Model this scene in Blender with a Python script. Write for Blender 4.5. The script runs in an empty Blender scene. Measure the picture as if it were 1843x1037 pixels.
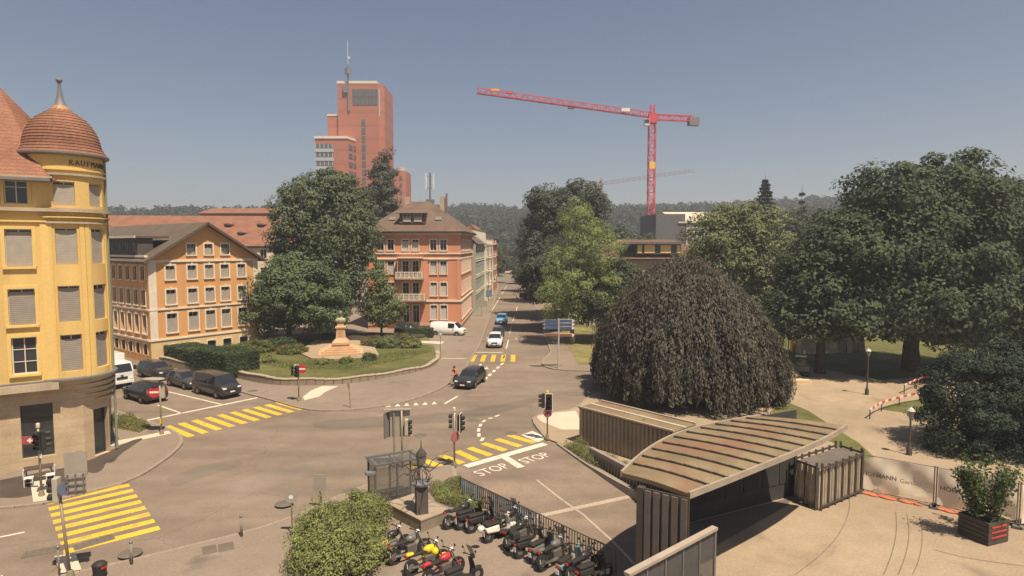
import bpy, bmesh, math, random
import numpy as np
from mathutils import Vector, Matrix
from mathutils.geometry import tessellate_polygon

random.seed(7)
R = math.radians
scene = bpy.context.scene
COL = scene.collection

# ---------------------------------------------------------------- camera, sky, sun, exposure
EYE = 13.0
PITCH = math.atan(75.5 / 1100)
cam_d = bpy.data.cameras.new('camera')
cam_d.sensor_width = 36.0
cam_d.lens = 36.0 * 1100 / 1843
cam_d.clip_start = 0.3
cam_d.clip_end = 6000
cam = bpy.data.objects.new('camera', cam_d)
COL.objects.link(cam)
cam.location = (0, 0, EYE)
cam.rotation_euler = (math.pi / 2 - PITCH, 0, 0)
scene.camera = cam

SUN_AZ = R(36)      # from straight behind the camera towards the right
SUN_EL = R(64)
to_sun = Vector((math.sin(SUN_AZ) * math.cos(SUN_EL), -math.cos(SUN_AZ) * math.cos(SUN_EL), math.sin(SUN_EL)))
world = bpy.data.worlds.new('World')
scene.world = world
world.use_nodes = True
wn = world.node_tree.nodes
wl = world.node_tree.links
sky = wn.new('ShaderNodeTexSky')
sky.sky_type = 'NISHITA'
sky.sun_disc = False
sky.sun_elevation = SUN_EL
sky.sun_rotation = math.pi - SUN_AZ
sky.altitude = 450
sky.air_density = 1.0
sky.dust_density = 1.2
sky.ozone_density = 1.0
hsv = wn.new('ShaderNodeHueSaturation')
hsv.inputs['Saturation'].default_value = 0.98
hsv.inputs['Value'].default_value = 1.02
wl.new(sky.outputs[0], hsv.inputs['Color'])
wl.new(hsv.outputs[0], wn['Background'].inputs['Color'])
wn['Background'].inputs['Strength'].default_value = 0.05
sun_d = bpy.data.lights.new('sun', 'SUN')
sun_d.energy = 5.0
sun_d.angle = R(0.55)
sun_d.color = (1.0, 0.85, 0.66)
sun = bpy.data.objects.new('sun', sun_d)
COL.objects.link(sun)
sun.rotation_euler = (-to_sun).to_track_quat('-Z', 'Y').to_euler()
sun.location = (30, -30, 80)
vs = scene.view_settings
vs.view_transform = 'Standard'
vs.look = 'None'
vs.exposure = 0.62
vs.gamma = 1.0
vs.use_curve_mapping = False
scene.cycles.max_bounces = 6
scene.cycles.volume_bounces = 0
scene.cycles.transparent_max_bounces = 8
scene.cycles.use_denoising = True

# ---------------------------------------------------------------- survey helpers (photograph pixel -> place)
def ray(px, py):
    x = (px - 921.5) / 1100; v = (518.5 - py) / 1100
    return (x, math.cos(PITCH) + v * math.sin(PITCH), v * math.cos(PITCH) - math.sin(PITCH))
def G(px, py, z=0.0):
    d = ray(px, py); t = (z - EYE) / d[2]
    return (d[0] * t, d[1] * t)
def AT(px, py, Y):
    d = ray(px, py); t = Y / d[1]
    return (d[0] * t, Y, EYE + d[2] * t)

# ---------------------------------------------------------------- materials
MATS = {}
def mat(name, col, rough=0.85, var=0.15, scale=1.5, bump=0.0, bscale=30.0, metal=0.0, spec=0.3, rows=None, island=0.0, trans=0.0, coat=0.0, world_co=False, fine=0.0, stretch=None):
    """procedural paint / stone / metal: two noises vary the colour, optional tile rows and bump"""
    if name in MATS: return MATS[name]
    m = bpy.data.materials.new(name); m.use_nodes = True
    nt = m.node_tree; N = nt.nodes; L = nt.links
    b = N['Principled BSDF']
    b.inputs['Roughness'].default_value = rough
    b.inputs['Metallic'].default_value = metal
    b.inputs['Specular IOR Level'].default_value = spec
    if coat: b.inputs['Coat Weight'].default_value = coat
    if world_co:
        co = N.new('ShaderNodeNewGeometry').outputs['Position']
    else:
        co = N.new('ShaderNodeTexCoord').outputs['Object']
    n1 = N.new('ShaderNodeTexNoise'); n1.inputs['Scale'].default_value = scale; n1.inputs['Detail'].default_value = 5
    if stretch:
        mpp = N.new('ShaderNodeMapping'); mpp.inputs['Scale'].default_value = stretch
        L.new(co, mpp.inputs['Vector']); L.new(mpp.outputs[0], n1.inputs['Vector'])
    else:
        L.new(co, n1.inputs['Vector'])
    mr = N.new('ShaderNodeMapRange'); mr.inputs[1].default_value = 0.25; mr.inputs[2].default_value = 0.75
    mr.inputs[3].default_value = 1 - var; mr.inputs[4].default_value = 1 + var
    L.new(n1.outputs['Fac'], mr.inputs[0])
    val = mr.outputs[0]
    def mul(a, bsock):
        q = N.new('ShaderNodeMath'); q.operation = 'MULTIPLY'
        L.new(a, q.inputs[0]); L.new(bsock, q.inputs[1]); return q.outputs[0]
    if fine:
        n2 = N.new('ShaderNodeTexNoise'); n2.inputs['Scale'].default_value = scale * 14; n2.inputs['Detail'].default_value = 3
        L.new(co, n2.inputs['Vector'])
        m2 = N.new('ShaderNodeMapRange'); m2.inputs[1].default_value = 0.3; m2.inputs[2].default_value = 0.7
        m2.inputs[3].default_value = 1 - fine; m2.inputs[4].default_value = 1 + fine
        L.new(n2.outputs['Fac'], m2.inputs[0]); val = mul(val, m2.outputs[0])
    if island:
        gi = N.new('ShaderNodeNewGeometry')
        m3 = N.new('ShaderNodeMapRange'); m3.inputs[3].default_value = 1 - island; m3.inputs[4].default_value = 1 + island
        L.new(gi.outputs['Random Per Island'], m3.inputs[0]); val = mul(val, m3.outputs[0])
    height = None
    if rows:
        per, depth = rows
        sp = N.new('ShaderNodeSeparateXYZ'); L.new(co, sp.inputs[0])
        dv = N.new('ShaderNodeMath'); dv.operation = 'DIVIDE'; dv.inputs[1].default_value = per; L.new(sp.outputs['Z'], dv.inputs[0])
        fr = N.new('ShaderNodeMath'); fr.operation = 'FRACT'; L.new(dv.outputs[0], fr.inputs[0])
        m4 = N.new('ShaderNodeMapRange'); m4.inputs[1].default_value = 0.0; m4.inputs[2].default_value = 0.35
        m4.inputs[3].default_value = 1 - depth; m4.inputs[4].default_value = 1.0
        L.new(fr.outputs[0], m4.inputs[0]); val = mul(val, m4.outputs[0]); height = fr.outputs[0]
    mx = N.new('ShaderNodeVectorMath'); mx.operation = 'SCALE'
    mx.inputs[0].default_value = col[:3]
    L.new(val, mx.inputs['Scale'])
    L.new(mx.outputs[0], b.inputs['Base Color'])
    if bump:
        bp = N.new('ShaderNodeBump'); bp.inputs['Strength'].default_value = bump; bp.inputs['Distance'].default_value = 0.05
        if height is None:
            n3 = N.new('ShaderNodeTexNoise'); n3.inputs['Scale'].default_value = bscale; L.new(co, n3.inputs['Vector']); height = n3.outputs['Fac']
        L.new(height, bp.inputs['Height']); L.new(bp.outputs[0], b.inputs['Normal'])
    if trans:
        out = N['Material Output']
        tr = N.new('ShaderNodeBsdfTranslucent'); L.new(mx.outputs[0], tr.inputs['Color'])
        mxs = N.new('ShaderNodeMixShader'); mxs.inputs[0].default_value = trans
        L.new(b.outputs[0], mxs.inputs[1]); L.new(tr.outputs[0], mxs.inputs[2]); L.new(mxs.outputs[0], out.inputs['Surface'])
    MATS[name] = m
    return m
def ground_mat(name, col, patch=0.12, speck=0.1, stain=None, streak=False, crack=False, scale=0.12, rough=0.9):
    """asphalt, paving and earth in world coordinates: broad patches, aggregate, wear and cracks"""
    if name in MATS: return MATS[name]
    m = bpy.data.materials.new(name); m.use_nodes = True
    nt = m.node_tree; N = nt.nodes; L = nt.links
    b = N['Principled BSDF']; b.inputs['Roughness'].default_value = rough; b.inputs['Specular IOR Level'].default_value = 0.25
    co = N.new('ShaderNodeNewGeometry').outputs['Position']
    def noise(s, d=4, dist=0.0):
        n = N.new('ShaderNodeTexNoise'); n.inputs['Scale'].default_value = s; n.inputs['Detail'].default_value = d
        n.inputs['Distortion'].default_value = dist; L.new(co, n.inputs['Vector']); return n.outputs['Fac']
    def rng(sock, a, bb, c, d):
        q = N.new('ShaderNodeMapRange'); q.inputs[1].default_value = a; q.inputs[2].default_value = bb; q.inputs[3].default_value = c; q.inputs[4].default_value = d
        L.new(sock, q.inputs[0]); return q.outputs[0]
    def mul(a, c):
        q = N.new('ShaderNodeMath'); q.operation = 'MULTIPLY'; L.new(a, q.inputs[0]); L.new(c, q.inputs[1]); return q.outputs[0]
    v = mul(rng(noise(scale, 6, 0.4), 0.3, 0.7, 1 - patch, 1 + patch), rng(noise(9, 3), 0.3, 0.7, 1 - speck, 1 + speck))
    v = mul(v, rng(noise(0.9, 5), 0.3, 0.7, 1 - patch * 0.6, 1 + patch * 0.6))
    if streak:
        mp = N.new('ShaderNodeMapping'); mp.inputs['Scale'].default_value = (0.35, 1.6, 1); mp.inputs['Rotation'].default_value = (0, 0, 0.5)
        L.new(co, mp.inputs['Vector'])
        n = N.new('ShaderNodeTexNoise'); n.inputs['Scale'].default_value = 0.35; n.inputs['Detail'].default_value = 4; L.new(mp.outputs[0], n.inputs['Vector'])
        v = mul(v, rng(n.outputs['Fac'], 0.35, 0.65, 0.85, 1.1))
    if crack:
        vo = N.new('ShaderNodeTexVoronoi'); vo.feature = 'DISTANCE_TO_EDGE'; vo.inputs['Scale'].default_value = 0.16; vo.inputs['Randomness'].default_value = 1
        ad = N.new('ShaderNodeVectorMath'); ad.operation = 'ADD'
        nn = N.new('ShaderNodeTexNoise'); nn.inputs['Scale'].default_value = 0.8; nn.inputs['Detail'].default_value = 4
        L.new(co, nn.inputs['Vector']); L.new(co, ad.inputs[0]); L.new(nn.outputs['Color'], ad.inputs[1])
        L.new(ad.outputs[0], vo.inputs['Vector'])
        v = mul(v, rng(vo.outputs['Distance'], 0.0, 0.008, 0.78, 1.0))
    mx = N.new('ShaderNodeVectorMath'); mx.operation = 'SCALE'; mx.inputs[0].default_value = col; L.new(v, mx.inputs['Scale'])
    last = mx.outputs[0]
    if stain:
        scol, s, lo, hi = stain
        f = rng(noise(s, 5, 0.6), lo, hi, 0, 1)
        q = N.new('ShaderNodeMix'); q.data_type = 'RGBA'
        L.new(f, q.inputs[0]); L.new(last, q.inputs[6]); q.inputs[7].default_value = (*scol, 1); last = q.outputs[2]
    L.new(last, b.inputs['Base Color'])
    bp = N.new('ShaderNodeBump'); bp.inputs['Strength'].default_value = 0.25; bp.inputs['Distance'].default_value = 0.02
    L.new(noise(25, 3), bp.inputs['Height']); L.new(bp.outputs[0], b.inputs['Normal'])
    MATS[name] = m
    return m
def glass_mat(name, col=(0.03, 0.035, 0.04), rough=0.08):
    if name in MATS: return MATS[name]
    m = mat(name, col, rough=rough, var=0.3, scale=0.8, spec=0.6)
    return m
def clear_glass(name, tint=(0.8, 0.85, 0.85), alpha=0.35):
    if name in MATS: return MATS[name]
    m = bpy.data.materials.new(name); m.use_nodes = True
    nt = m.node_tree; N = nt.nodes; L = nt.links
    b = N['Principled BSDF']; b.inputs['Roughness'].default_value = 0.05; b.inputs['Base Color'].default_value = (*[c * 0.4 for c in tint], 1)
    n = N.new('ShaderNodeTexNoise'); n.inputs['Scale'].default_value = 3
    mr = N.new('ShaderNodeMapRange'); mr.inputs[3].default_value = alpha * 0.7; mr.inputs[4].default_value = alpha * 1.3
    L.new(n.outputs['Fac'], mr.inputs[0])
    tr = N.new('ShaderNodeBsdfTransparent'); tr.inputs[0].default_value = (*tint, 1)
    mx = N.new('ShaderNodeMixShader'); L.new(mr.outputs[0], mx.inputs[0])
    L.new(tr.outputs[0], mx.inputs[1]); L.new(b.outputs[0], mx.inputs[2]); L.new(mx.outputs[0], N['Material Output'].inputs['Surface'])
    MATS[name] = m
    return m

# ---------------------------------------------------------------- mesh helpers
class MB:
    def __init__(s): s.v = []; s.f = []
    def add(s, vs, fs):
        o = len(s.v); s.v += [tuple(p) for p in vs]; s.f += [tuple(i + o for i in f) for f in fs]; return s
    def box(s, cx, cy, cz, sx, sy, sz, rz=0.0, tilt=None):
        vs = []
        c, n = math.cos(rz), math.sin(rz)
        for z in (-.5, .5):
            for x, y in ((-.5, -.5), (.5, -.5), (.5, .5), (-.5, .5)):
                a, b = x * sx, y * sy; p = Vector((a * c - b * n, a * n + b * c, z * sz))
                if tilt is not None: p = tilt @ p
                vs.append((cx + p.x, cy + p.y, cz + p.z))
        return s.add(vs, [(3, 2, 1, 0), (4, 5, 6, 7), (0, 1, 5, 4), (1, 2, 6, 5), (2, 3, 7, 6), (3, 0, 4, 7)])
    def prism(s, poly, z0, z1):
        """poly: list of (x,y) counter-clockwise, may be concave"""
        n = len(poly)
        z0f = z0 if callable(z0) else (lambda x, y: z0)
        z1f = z1 if callable(z1) else (lambda x, y: z1)
        vs = [(x, y, z0f(x, y)) for x, y in poly] + [(x, y, z1f(x, y)) for x, y in poly]
        fs = []
        tris = tessellate_polygon([[Vector((x, y, 0)) for x, y in poly]])
        for a, b, c in tris:
            ar = (poly[b][0] - poly[a][0]) * (poly[c][1] - poly[a][1]) - (poly[b][1] - poly[a][1]) * (poly[c][0] - poly[a][0])
            if ar < 0: b, c = c, b
            fs.append((n + a, n + b, n + c)); fs.append((c, b, a))
        for i in range(n):
            j = (i + 1) % n; fs.append((i, j, n + j, n + i))
        return s.add(vs, fs)
    def sheet(s, poly, z):
        zf = z if callable(z) else (lambda x, y: z)
        vs = [(x, y, zf(x, y)) for x, y in poly]
        fs = []
        for a, b, c in tessellate_polygon([[Vector((x, y, 0)) for x, y in poly]]):
            ar = (poly[b][0] - poly[a][0]) * (poly[c][1] - poly[a][1]) - (poly[b][1] - poly[a][1]) * (poly[c][0] - poly[a][0])
            fs.append((a, b, c) if ar > 0 else (a, c, b))
        return s.add(vs, fs)
    def tube(s, p0, p1, r0, r1=None, n=6, cap=True):
        r1 = r0 if r1 is None else r1
        p0, p1 = Vector(p0), Vector(p1); d = p1 - p0
        if d.length < 1e-6: return s
        d.normalize(); a = d.orthogonal().normalized(); b = d.cross(a)
        vs = []
        for p, r in ((p0, r0), (p1, r1)):
            for i in range(n):
                t = 2 * math.pi * i / n; vs.append(p + (a * math.cos(t) + b * math.sin(t)) * r)
        fs = [(i, (i + 1) % n, n + (i + 1) % n, n + i) for i in range(n)]
        if cap: fs += [tuple(range(n - 1, -1, -1)), tuple(range(n, 2 * n))]
        return s.add(vs, fs)
    def path(s, pts, r, n=6):
        rs = r if isinstance(r, (list, tuple)) else [r] * len(pts)
        for i in range(len(pts) - 1): s.tube(pts[i], pts[i + 1], rs[i], rs[i + 1], n)
        return s
    def bar(s, p0, p1, w, h=None):
        """square bar between two points"""
        h = w if h is None else h
        p0, p1 = Vector(p0), Vector(p1); d = (p1 - p0); l = d.length
        if l < 1e-6: return s
        d.normalize(); up = Vector((0, 0, 1)) if abs(d.z) < 0.95 else Vector((0, 1, 0))
        a = d.cross(up).normalized(); b = a.cross(d)
        vs = [p + a * (x * w / 2) + b * (y * h / 2) for p in (p0, p1) for x, y in ((-1, -1), (1, -1), (1, 1), (-1, 1))]
        return s.add(vs, [(0, 1, 2, 3)[::-1], (4, 5, 6, 7), (0, 1, 5, 4), (1, 2, 6, 5), (2, 3, 7, 6), (3, 0, 4, 7)])
    def lathe(s, prof, n=16, c=(0, 0), a0=0.0, a1=2 * math.pi):
        full = abs(a1 - a0 - 2 * math.pi) < 1e-6
        m = n if full else n + 1
        vs = []
        for r, z in prof:
            for i in range(m):
                t = a0 + (a1 - a0) * i / n
                vs.append((c[0] + r * math.cos(t), c[1] + r * math.sin(t), z))
        fs = []
        for k in range(len(prof) - 1):
            for i in range(n):
                j = (i + 1) % m
                fs.append((k * m + i, k * m + j, (k + 1) * m + j, (k + 1) * m + i))
        return s.add(vs, fs)
    def ball(s, c, r, n=10, m=7, sx=1, sy=1, sz=1):
        prof = []
        o = len(s.v)
        for k in range(m + 1):
            t = -math.pi / 2 + math.pi * k / m
            prof.append((max(r * math.cos(t), 1e-4), r * math.sin(t)))
        s.lathe(prof, n)
        for i in range(o, len(s.v)):
            x, y, z = s.v[i]; s.v[i] = (c[0] + x * sx, c[1] + y * sy, c[2] + z * sz)
        return s
    def mesh(s, name, m=None, smooth=False):
        me = bpy.data.meshes.new(name); me.from_pydata(s.v, [], s.f)
        if m is not None: me.materials.append(m)
        if smooth:
            me.polygons.foreach_set('use_smooth', [True] * len(me.polygons))
        me.update(); return me
    def build(s, name, m=None, parent=None, loc=None, rz=0.0, smooth=False, bevel=0.0):
        return obj(name, s.mesh(name, m, smooth), parent, loc, rz, bevel)
def obj(name, me, parent=None, loc=None, rz=0.0, bevel=0.0):
    o = bpy.data.objects.new(name, me); COL.objects.link(o)
    if parent is not None: o.parent = parent
    if loc is not None: o.location = loc if len(loc) == 3 else (*loc, 0)
    if rz: o.rotation_euler = (0, 0, rz)
    if bevel:
        b = o.modifiers.new('bevel', 'BEVEL'); b.width = bevel; b.segments = 2; b.limit_method = 'ANGLE'
    return o
def empty(name, loc=(0, 0, 0), rz=0.0):
    o = bpy.data.objects.new(name, None); COL.objects.link(o)
    o.location = loc if len(loc) == 3 else (*loc, 0); o.rotation_euler = (0, 0, rz); o.empty_display_size = 0.3
    return o
def tag(o, label=None, cat=None, group=None, kind=None):
    if label: o['label'] = label
    if cat: o['category'] = cat
    if group: o['group'] = group
    if kind: o['kind'] = kind
    return o
def struct(o): o['kind'] = 'structure'; return o
def copy_tree(o, parent=None):
    c = o.copy(); COL.objects.link(c); c.parent = parent
    for ch in list(o.children): copy_tree(ch, c)
    return c
def lerp(a, b, t): return tuple(x + (y - x) * t for x, y in zip(a, b))
def text_obj(name, body, size, m, parent, loc, rot, ext=0.004, align='CENTER', sx=1.0, sy=1.0, bold=0.0):
    """lettering as a real mesh"""
    cu = bpy.data.curves.new(name, 'FONT'); cu.body = body; cu.size = size; cu.extrude = ext; cu.align_x = align; cu.align_y = 'CENTER'; cu.resolution_u = 3; cu.offset = bold
    t = bpy.data.objects.new(name, cu); COL.objects.link(t)
    bpy.context.view_layer.update()
    me = bpy.data.meshes.new_from_object(t.evaluated_get(bpy.context.evaluated_depsgraph_get()))
    bpy.data.objects.remove(t); bpy.data.curves.remove(cu)
    me.name = name; me.materials.clear(); me.materials.append(m)
    o = obj(name, me, parent)
    o.location = loc; o.rotation_euler = rot; o.scale = (sx, sy, 1)
    return o
# ---------------------------------------------------------------- the setting
asphalt = ground_mat('asphalt', (0.202, 0.157, 0.12), patch=0.12, speck=0.1, streak=True, crack=True)
asphalt2 = ground_mat('ramp_asphalt', (0.208, 0.16, 0.122), patch=0.15, speck=0.1, streak=True)
paving = ground_mat('pavement_asphalt', (0.225, 0.178, 0.138), patch=0.1, speck=0.1, stain=((0.13, 0.11, 0.09), 0.35, 0.62, 0.75))
plaza_m = ground_mat('plaza_gravel', (0.31, 0.24, 0.165), patch=0.12, speck=0.12, stain=((0.22, 0.17, 0.12), 0.3, 0.58, 0.72))
sand_m = ground_mat('park_gravel', (0.34, 0.26, 0.175), patch=0.14, speck=0.12, stain=((0.24, 0.18, 0.12), 0.25, 0.58, 0.74))
pale_m = ground_mat('pale_concrete', (0.52, 0.45, 0.35), patch=0.08, speck=0.08)
kerb_m = mat('granite_kerb', (0.27, 0.22, 0.175), rough=0.9, var=0.2, scale=2.0, island=0.12)
lawn_m = ground_mat('lawn_grass', (0.105, 0.105, 0.034), patch=0.3, speck=0.35, stain=((0.2, 0.15, 0.07), 0.18, 0.6, 0.75))
dry_m = ground_mat('dry_grass', (0.2, 0.17, 0.07), patch=0.25, speck=0.3, stain=((0.11, 0.12, 0.04), 0.2, 0.5, 0.65))
yellow_p = ground_mat('yellow_paint', (0.62, 0.4, 0.045), patch=0.1, speck=0.14, stain=((0.36, 0.25, 0.08), 1.8, 0.54, 0.74))
white_p = ground_mat('white_paint', (0.62, 0.55, 0.45), patch=0.08, speck=0.12, stain=((0.36, 0.3, 0.24), 2.2, 0.55, 0.75))
pale_p = ground_mat('worn_paint', (0.38, 0.31, 0.24), patch=0.12, speck=0.15)
dark_m = ground_mat('joint_tar', (0.07, 0.06, 0.05))

RL = [(-3.4, 35.2), (-2.75, 32.0), (-0.9, 29.0), (1.2, 26.6), (3.2, 24.4), (4.0, 21.0), (4.0, 14.0)]
RR = [(2.9, 39.3), (4.3, 35.6), (5.6, 33.0), (6.6, 31.2), (7.3, 28.0), (7.5, 22.0), (7.4, 14.0)]
hole = RL + RR[::-1]
BIG = 2000
outer = [Vector((-BIG, -300, 0)), Vector((BIG, -300, 0)), Vector((BIG, 1700, 0)), Vector((-BIG, 1700, 0))]
hv = [Vector((x, y, 0)) for x, y in hole]
allv = outer + hv
gm = MB()
fs = []
for a, b, c in tessellate_polygon([outer, hv]):
    n = (allv[b] - allv[a]).cross(allv[c] - allv[a]).z
    fs.append((a, b, c) if n > 0 else (a, c, b))
gm.add(allv, fs)
ground = struct(gm.build('ground', asphalt))

def resample(pl, n):
    P = [Vector(p) for p in pl]; d = [0]
    for i in range(1, len(P)): d.append(d[-1] + (P[i] - P[i - 1]).length)
    out = []
    for k in range(n):
        t = d[-1] * k / (n - 1); i = 0
        while i < len(d) - 2 and d[i + 1] < t: i += 1
        u = (t - d[i]) / max(d[i + 1] - d[i], 1e-6); out.append(P[i].lerp(P[i + 1], u))
    return out
NR = 30
la, ra = resample(RL, NR), resample(RR, NR)
def ramp_z(k): s = 23.0 * k / (NR - 1); return -0.004 - 0.085 * max(0, s - 3.5)
rm = MB()
for k in range(NR):
    rm.v += [(la[k].x, la[k].y, ramp_z(k)), (ra[k].x, ra[k].y, ramp_z(k))]
    if k: rm.f.append((2 * k - 2, 2 * k, 2 * k + 1, 2 * k - 1))
ramp = struct(rm.build('ramp_road', asphalt2))
conc = mat('grey_concrete', (0.26, 0.225, 0.185), var=0.2, scale=0.8, bump=0.15, fine=0.1)
for side in (la, ra):
    w = MB()
    s = 1 if side is la else -1
    for k in range(NR - 1):
        a, b = side[k], side[k + 1]
        n = Vector((-(b - a).y, (b - a).x)).normalized() * (-0.2 * s)
        z = min(ramp_z(k), ramp_z(k + 1)) - 0.2
        w.add([(a.x, a.y, z), (b.x, b.y, z), (b.x + n.x, b.y + n.y, z), (a.x + n.x, a.y + n.y, z), (a.x, a.y, 0.112), (b.x, b.y, 0.112), (b.x + n.x, b.y + n.y, 0.112), (a.x + n.x, a.y + n.y, 0.112)],
              [(0, 1, 5, 4), (1, 2, 6, 5), (2, 3, 7, 6), (3, 0, 4, 7), (4, 5, 6, 7)])
    struct(w.build('ramp_side_wall', conc))

def px(*pts): return [G(x, y) for x, y in pts]
def ccw(poly):
    a = sum(poly[i][0] * poly[(i + 1) % len(poly)][1] - poly[(i + 1) % len(poly)][0] * poly[i][1] for i in range(len(poly)))
    return poly if a > 0 else poly[::-1]
def smooth_line(pts, it=2):
    for _ in range(it):
        q = [pts[0]]
        for a, b in zip(pts, pts[1:]): q += [lerp(a, b, .25), lerp(a, b, .75)]
        pts = q + [pts[-1]]
    return pts
def pavement(name, line, rest, m, h=0.11, kerb=True):
    """raised slab; its first stretch (line) carries granite kerb stones"""
    o = struct(MB().prism(ccw(list(line) + list(rest)), -0.05, h).build(name, m))
    if kerb:
        P = resample(line, max(3, int(sum((Vector(b) - Vector(a)).length for a, b in zip(line, line[1:])) / 1.1)))
        for i in range(len(P) - 1):
            a, b = P[i], P[i + 1]; d = (b - a)
            MB().box(0, 0, 0, d.length - 0.02, 0.2, 0.3).build('kerb_stone', kerb_m, o, (*((a + b) / 2), h - 0.145 + 0.004 * (i % 3)), math.atan2(d.y, d.x))
    return o
# corner by the yellow building
lineB = smooth_line(px((-120, 925), (0, 917), (86, 909), (146, 890), (233, 870), (286, 837), (318, 812), (329, 797), (323, 784), (300, 772), (255, 757), (190, 735)))
pavB = pavement('pavement_corner', lineB, [(-33.5, 50), (-47, 62), (-60, 62), (-60, 30)], paving)
# the block with garden and houses left of the street
lineA = smooth_line(px((300, 668), (423, 704), (491, 721), (548, 739), (600, 741), (660, 737), (720, 727), (770, 712), (812, 690), (836, 668), (848, 645))) + [(-4.3, 78), (-4.1, 120), (-4.4, 190), (-6, 285)]
pavA = pavement('pavement_garden', lineA, [(-120, 285), (-120, 100), (-52.5, 84.6)], paving)
# right of the street
lineE = [(5.2, 285), (5.0, 170), (4.9, 100), (4.8, 74)] + smooth_line([(4.8, 74), G(972, 655), G(985, 663), G(1003, 667), G(1083, 670)]) + [(22, 62.0)]
pavE = pavement('pavement_street', lineE, [(22, 64), (30, 90), (30, 285)], paving)
# foreground square
lineC = smooth_line(px((0, 1066), (191, 1023), (250, 1009), (435, 964), (523, 937), (600, 900), (680, 868), (742, 848))) + [(-3.6, 35.2)]
pavC = pavement('pavement_foreground', lineC, [(x - 0.2, y) for x, y in RL] + [(-24, 14)], paving)
# right: plaza round the ramp pavilion
lineD = smooth_line(px((985, 792), (962, 765), (958, 752), (985, 744), (1040, 738), (1052, 720), (1090, 700)))
pavD = pavement('plaza', lineD, [(20, 54), (34, 44), (60, 40), (60, 14), (7.6, 14), (7.7, 22), (7.5, 28), (6.8, 31.3), (5.8, 33.1), (4.5, 35.7), (3.1, 39.3)], plaza_m)
pale = struct(MB().sheet(ccw(px((964, 752), (990, 746), (1036, 742), (1045, 760), (1048, 776), (1010, 776), (975, 762))), 0.116).build('concrete_apron', pale_m))
for nm, pts in (('tactile_strip', ((545, 717), (560, 705), (580, 697), (610, 697), (585, 708), (575, 716), (548, 723))), ('tactile_strip', ((192, 800), (260, 787), (303, 778), (309, 783), (262, 793), (196, 807)))):
    struct(MB().sheet(ccw(px(*pts)), 0.117).build(nm, pale_m))
# dark wet patch along the shop front
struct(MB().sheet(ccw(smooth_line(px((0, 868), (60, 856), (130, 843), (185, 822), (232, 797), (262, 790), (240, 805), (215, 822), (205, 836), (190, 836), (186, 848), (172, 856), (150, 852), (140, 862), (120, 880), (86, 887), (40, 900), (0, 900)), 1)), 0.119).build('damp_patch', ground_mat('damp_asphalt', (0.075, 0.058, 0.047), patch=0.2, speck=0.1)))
# park: gravel, lawns
park = struct(MB().sheet([(18, 46), (60, 40.2), (140, 40), (140, 190), (30, 190), (24, 66)], 0.02).build('park_ground', sand_m))
def lawn(name, poly, m=lawn_m, z=0.03): return struct(MB().prism(ccw(poly), -0.02, z).build(name, m))
lawn('lawn', smooth_line([G(1566, 745), G(1590, 733), G(1640, 722), G(1700, 716)] + [(60, 52), (60, 41)] + [G(1700, 850), G(1640, 800), G(1600, 776), G(1566, 745)], 2)[:-1], z=0.09)
lawn('lawn', [(29.5, 70), (36, 58.5)] + px((1610, 682), (1700, 676)) + [(75, 56), (110, 75), (110, 110), (45, 120), (30, 90)], z=0.05)
lawn('lawn', [(45, 92), (70, 76), (140, 80), (140, 150), (50, 150)], dry_m, z=0.06)
lawn('lawn', px((1390, 728), (1420, 728), (1455, 742), (1500, 772), (1545, 800), (1580, 832), (1548, 860), (1500, 800), (1390, 760)), z=0.125)
lawn('lawn', [(7.2, 66), (24, 66), (24, 100), (7.2, 100)], dry_m, z=0.125)
# markings
def strip(name, a, b, w, m, parent, z):
    a, b = Vector(a), Vector(b); d = b - a; n = Vector((-d.y, d.x)).normalized() * (w / 2)
    return MB().sheet([tuple(a - n), tuple(b - n), tuple(b + n), tuple(a + n)], z).build(name, m, parent)
MZ = 0.006
a0, b0, a9, b9 = G(300, 767.2), G(345, 785.8), G(499.5, 724.4), G(544, 737.2)
for i in range(10): strip('crossing_stripe', lerp(a0, a9, i / 9), lerp(b0, b9, i / 9), 0.5, yellow_p, ground, MZ)
tl_, tr_, bl_, br_ = G(84, 906), G(233, 873), G(114, 994), G(287, 950)
for i in range(8): strip('crossing_stripe', lerp(tl_, bl_, i / 7), lerp(tr_, br_, i / 7), 0.5, yellow_p, ground, MZ)
for a, b in (((735, 838), (752, 845)), ((765, 829), (800, 843)), ((793, 820), (832, 834)), ((822, 812), (857.5, 828.5)), ((844.5, 806), (883.5, 820)), ((869.4, 798), (909.6, 811)), ((894.4, 790.5), (936.7, 803.6)), ((916, 783.4), (961.7, 797))):
    strip('crossing_stripe', G(*a), G(*b), 0.52, yellow_p, ground, MZ)
for i in range(5):
    strip('crossing_stripe', G(849 + 18.5 * i, 651), G(855 + 17.2 * i, 639), 0.52, yellow_p, ground, MZ)
for a, b in (((1056, 668), (1084, 665)), ((1066, 674), (1090, 671))): strip('crossing_stripe', G(*a), G(*b), 0.5, yellow_p, ground, MZ)
strip('stop_line', G(838, 840), G(981, 799), 0.55, white_p, ramp, 0.012)
struct(MB().sheet(ccw(px((938, 783), (958, 776), (985, 788), (968, 796))), 0.007).build('paint_patch', white_p))
strip('lane_divider', G(905, 821), G(938, 842), 0.5, white_p, ramp, 0.016)
def line(a, b, w=0.15, m=white_p, z=MZ): return strip('road_line', G(*a), G(*b), w, m, ground, z)
line((258, 758), (463.5, 716), 0.3); line((327, 744), (283, 729), .16); line((398.6, 728), (295.5, 703.5), .16); line((230, 690), (262, 697), .14)
line((800, 727), (824, 713), .2); line((0, 967), (44, 958), .15); line((5, 1037), (-20, 1043), .15)
line((846, 634.5), (905, 634.5), 0.35)
line((839, 647), (793, 647), 0.35, pale_m, 0.117)
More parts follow.
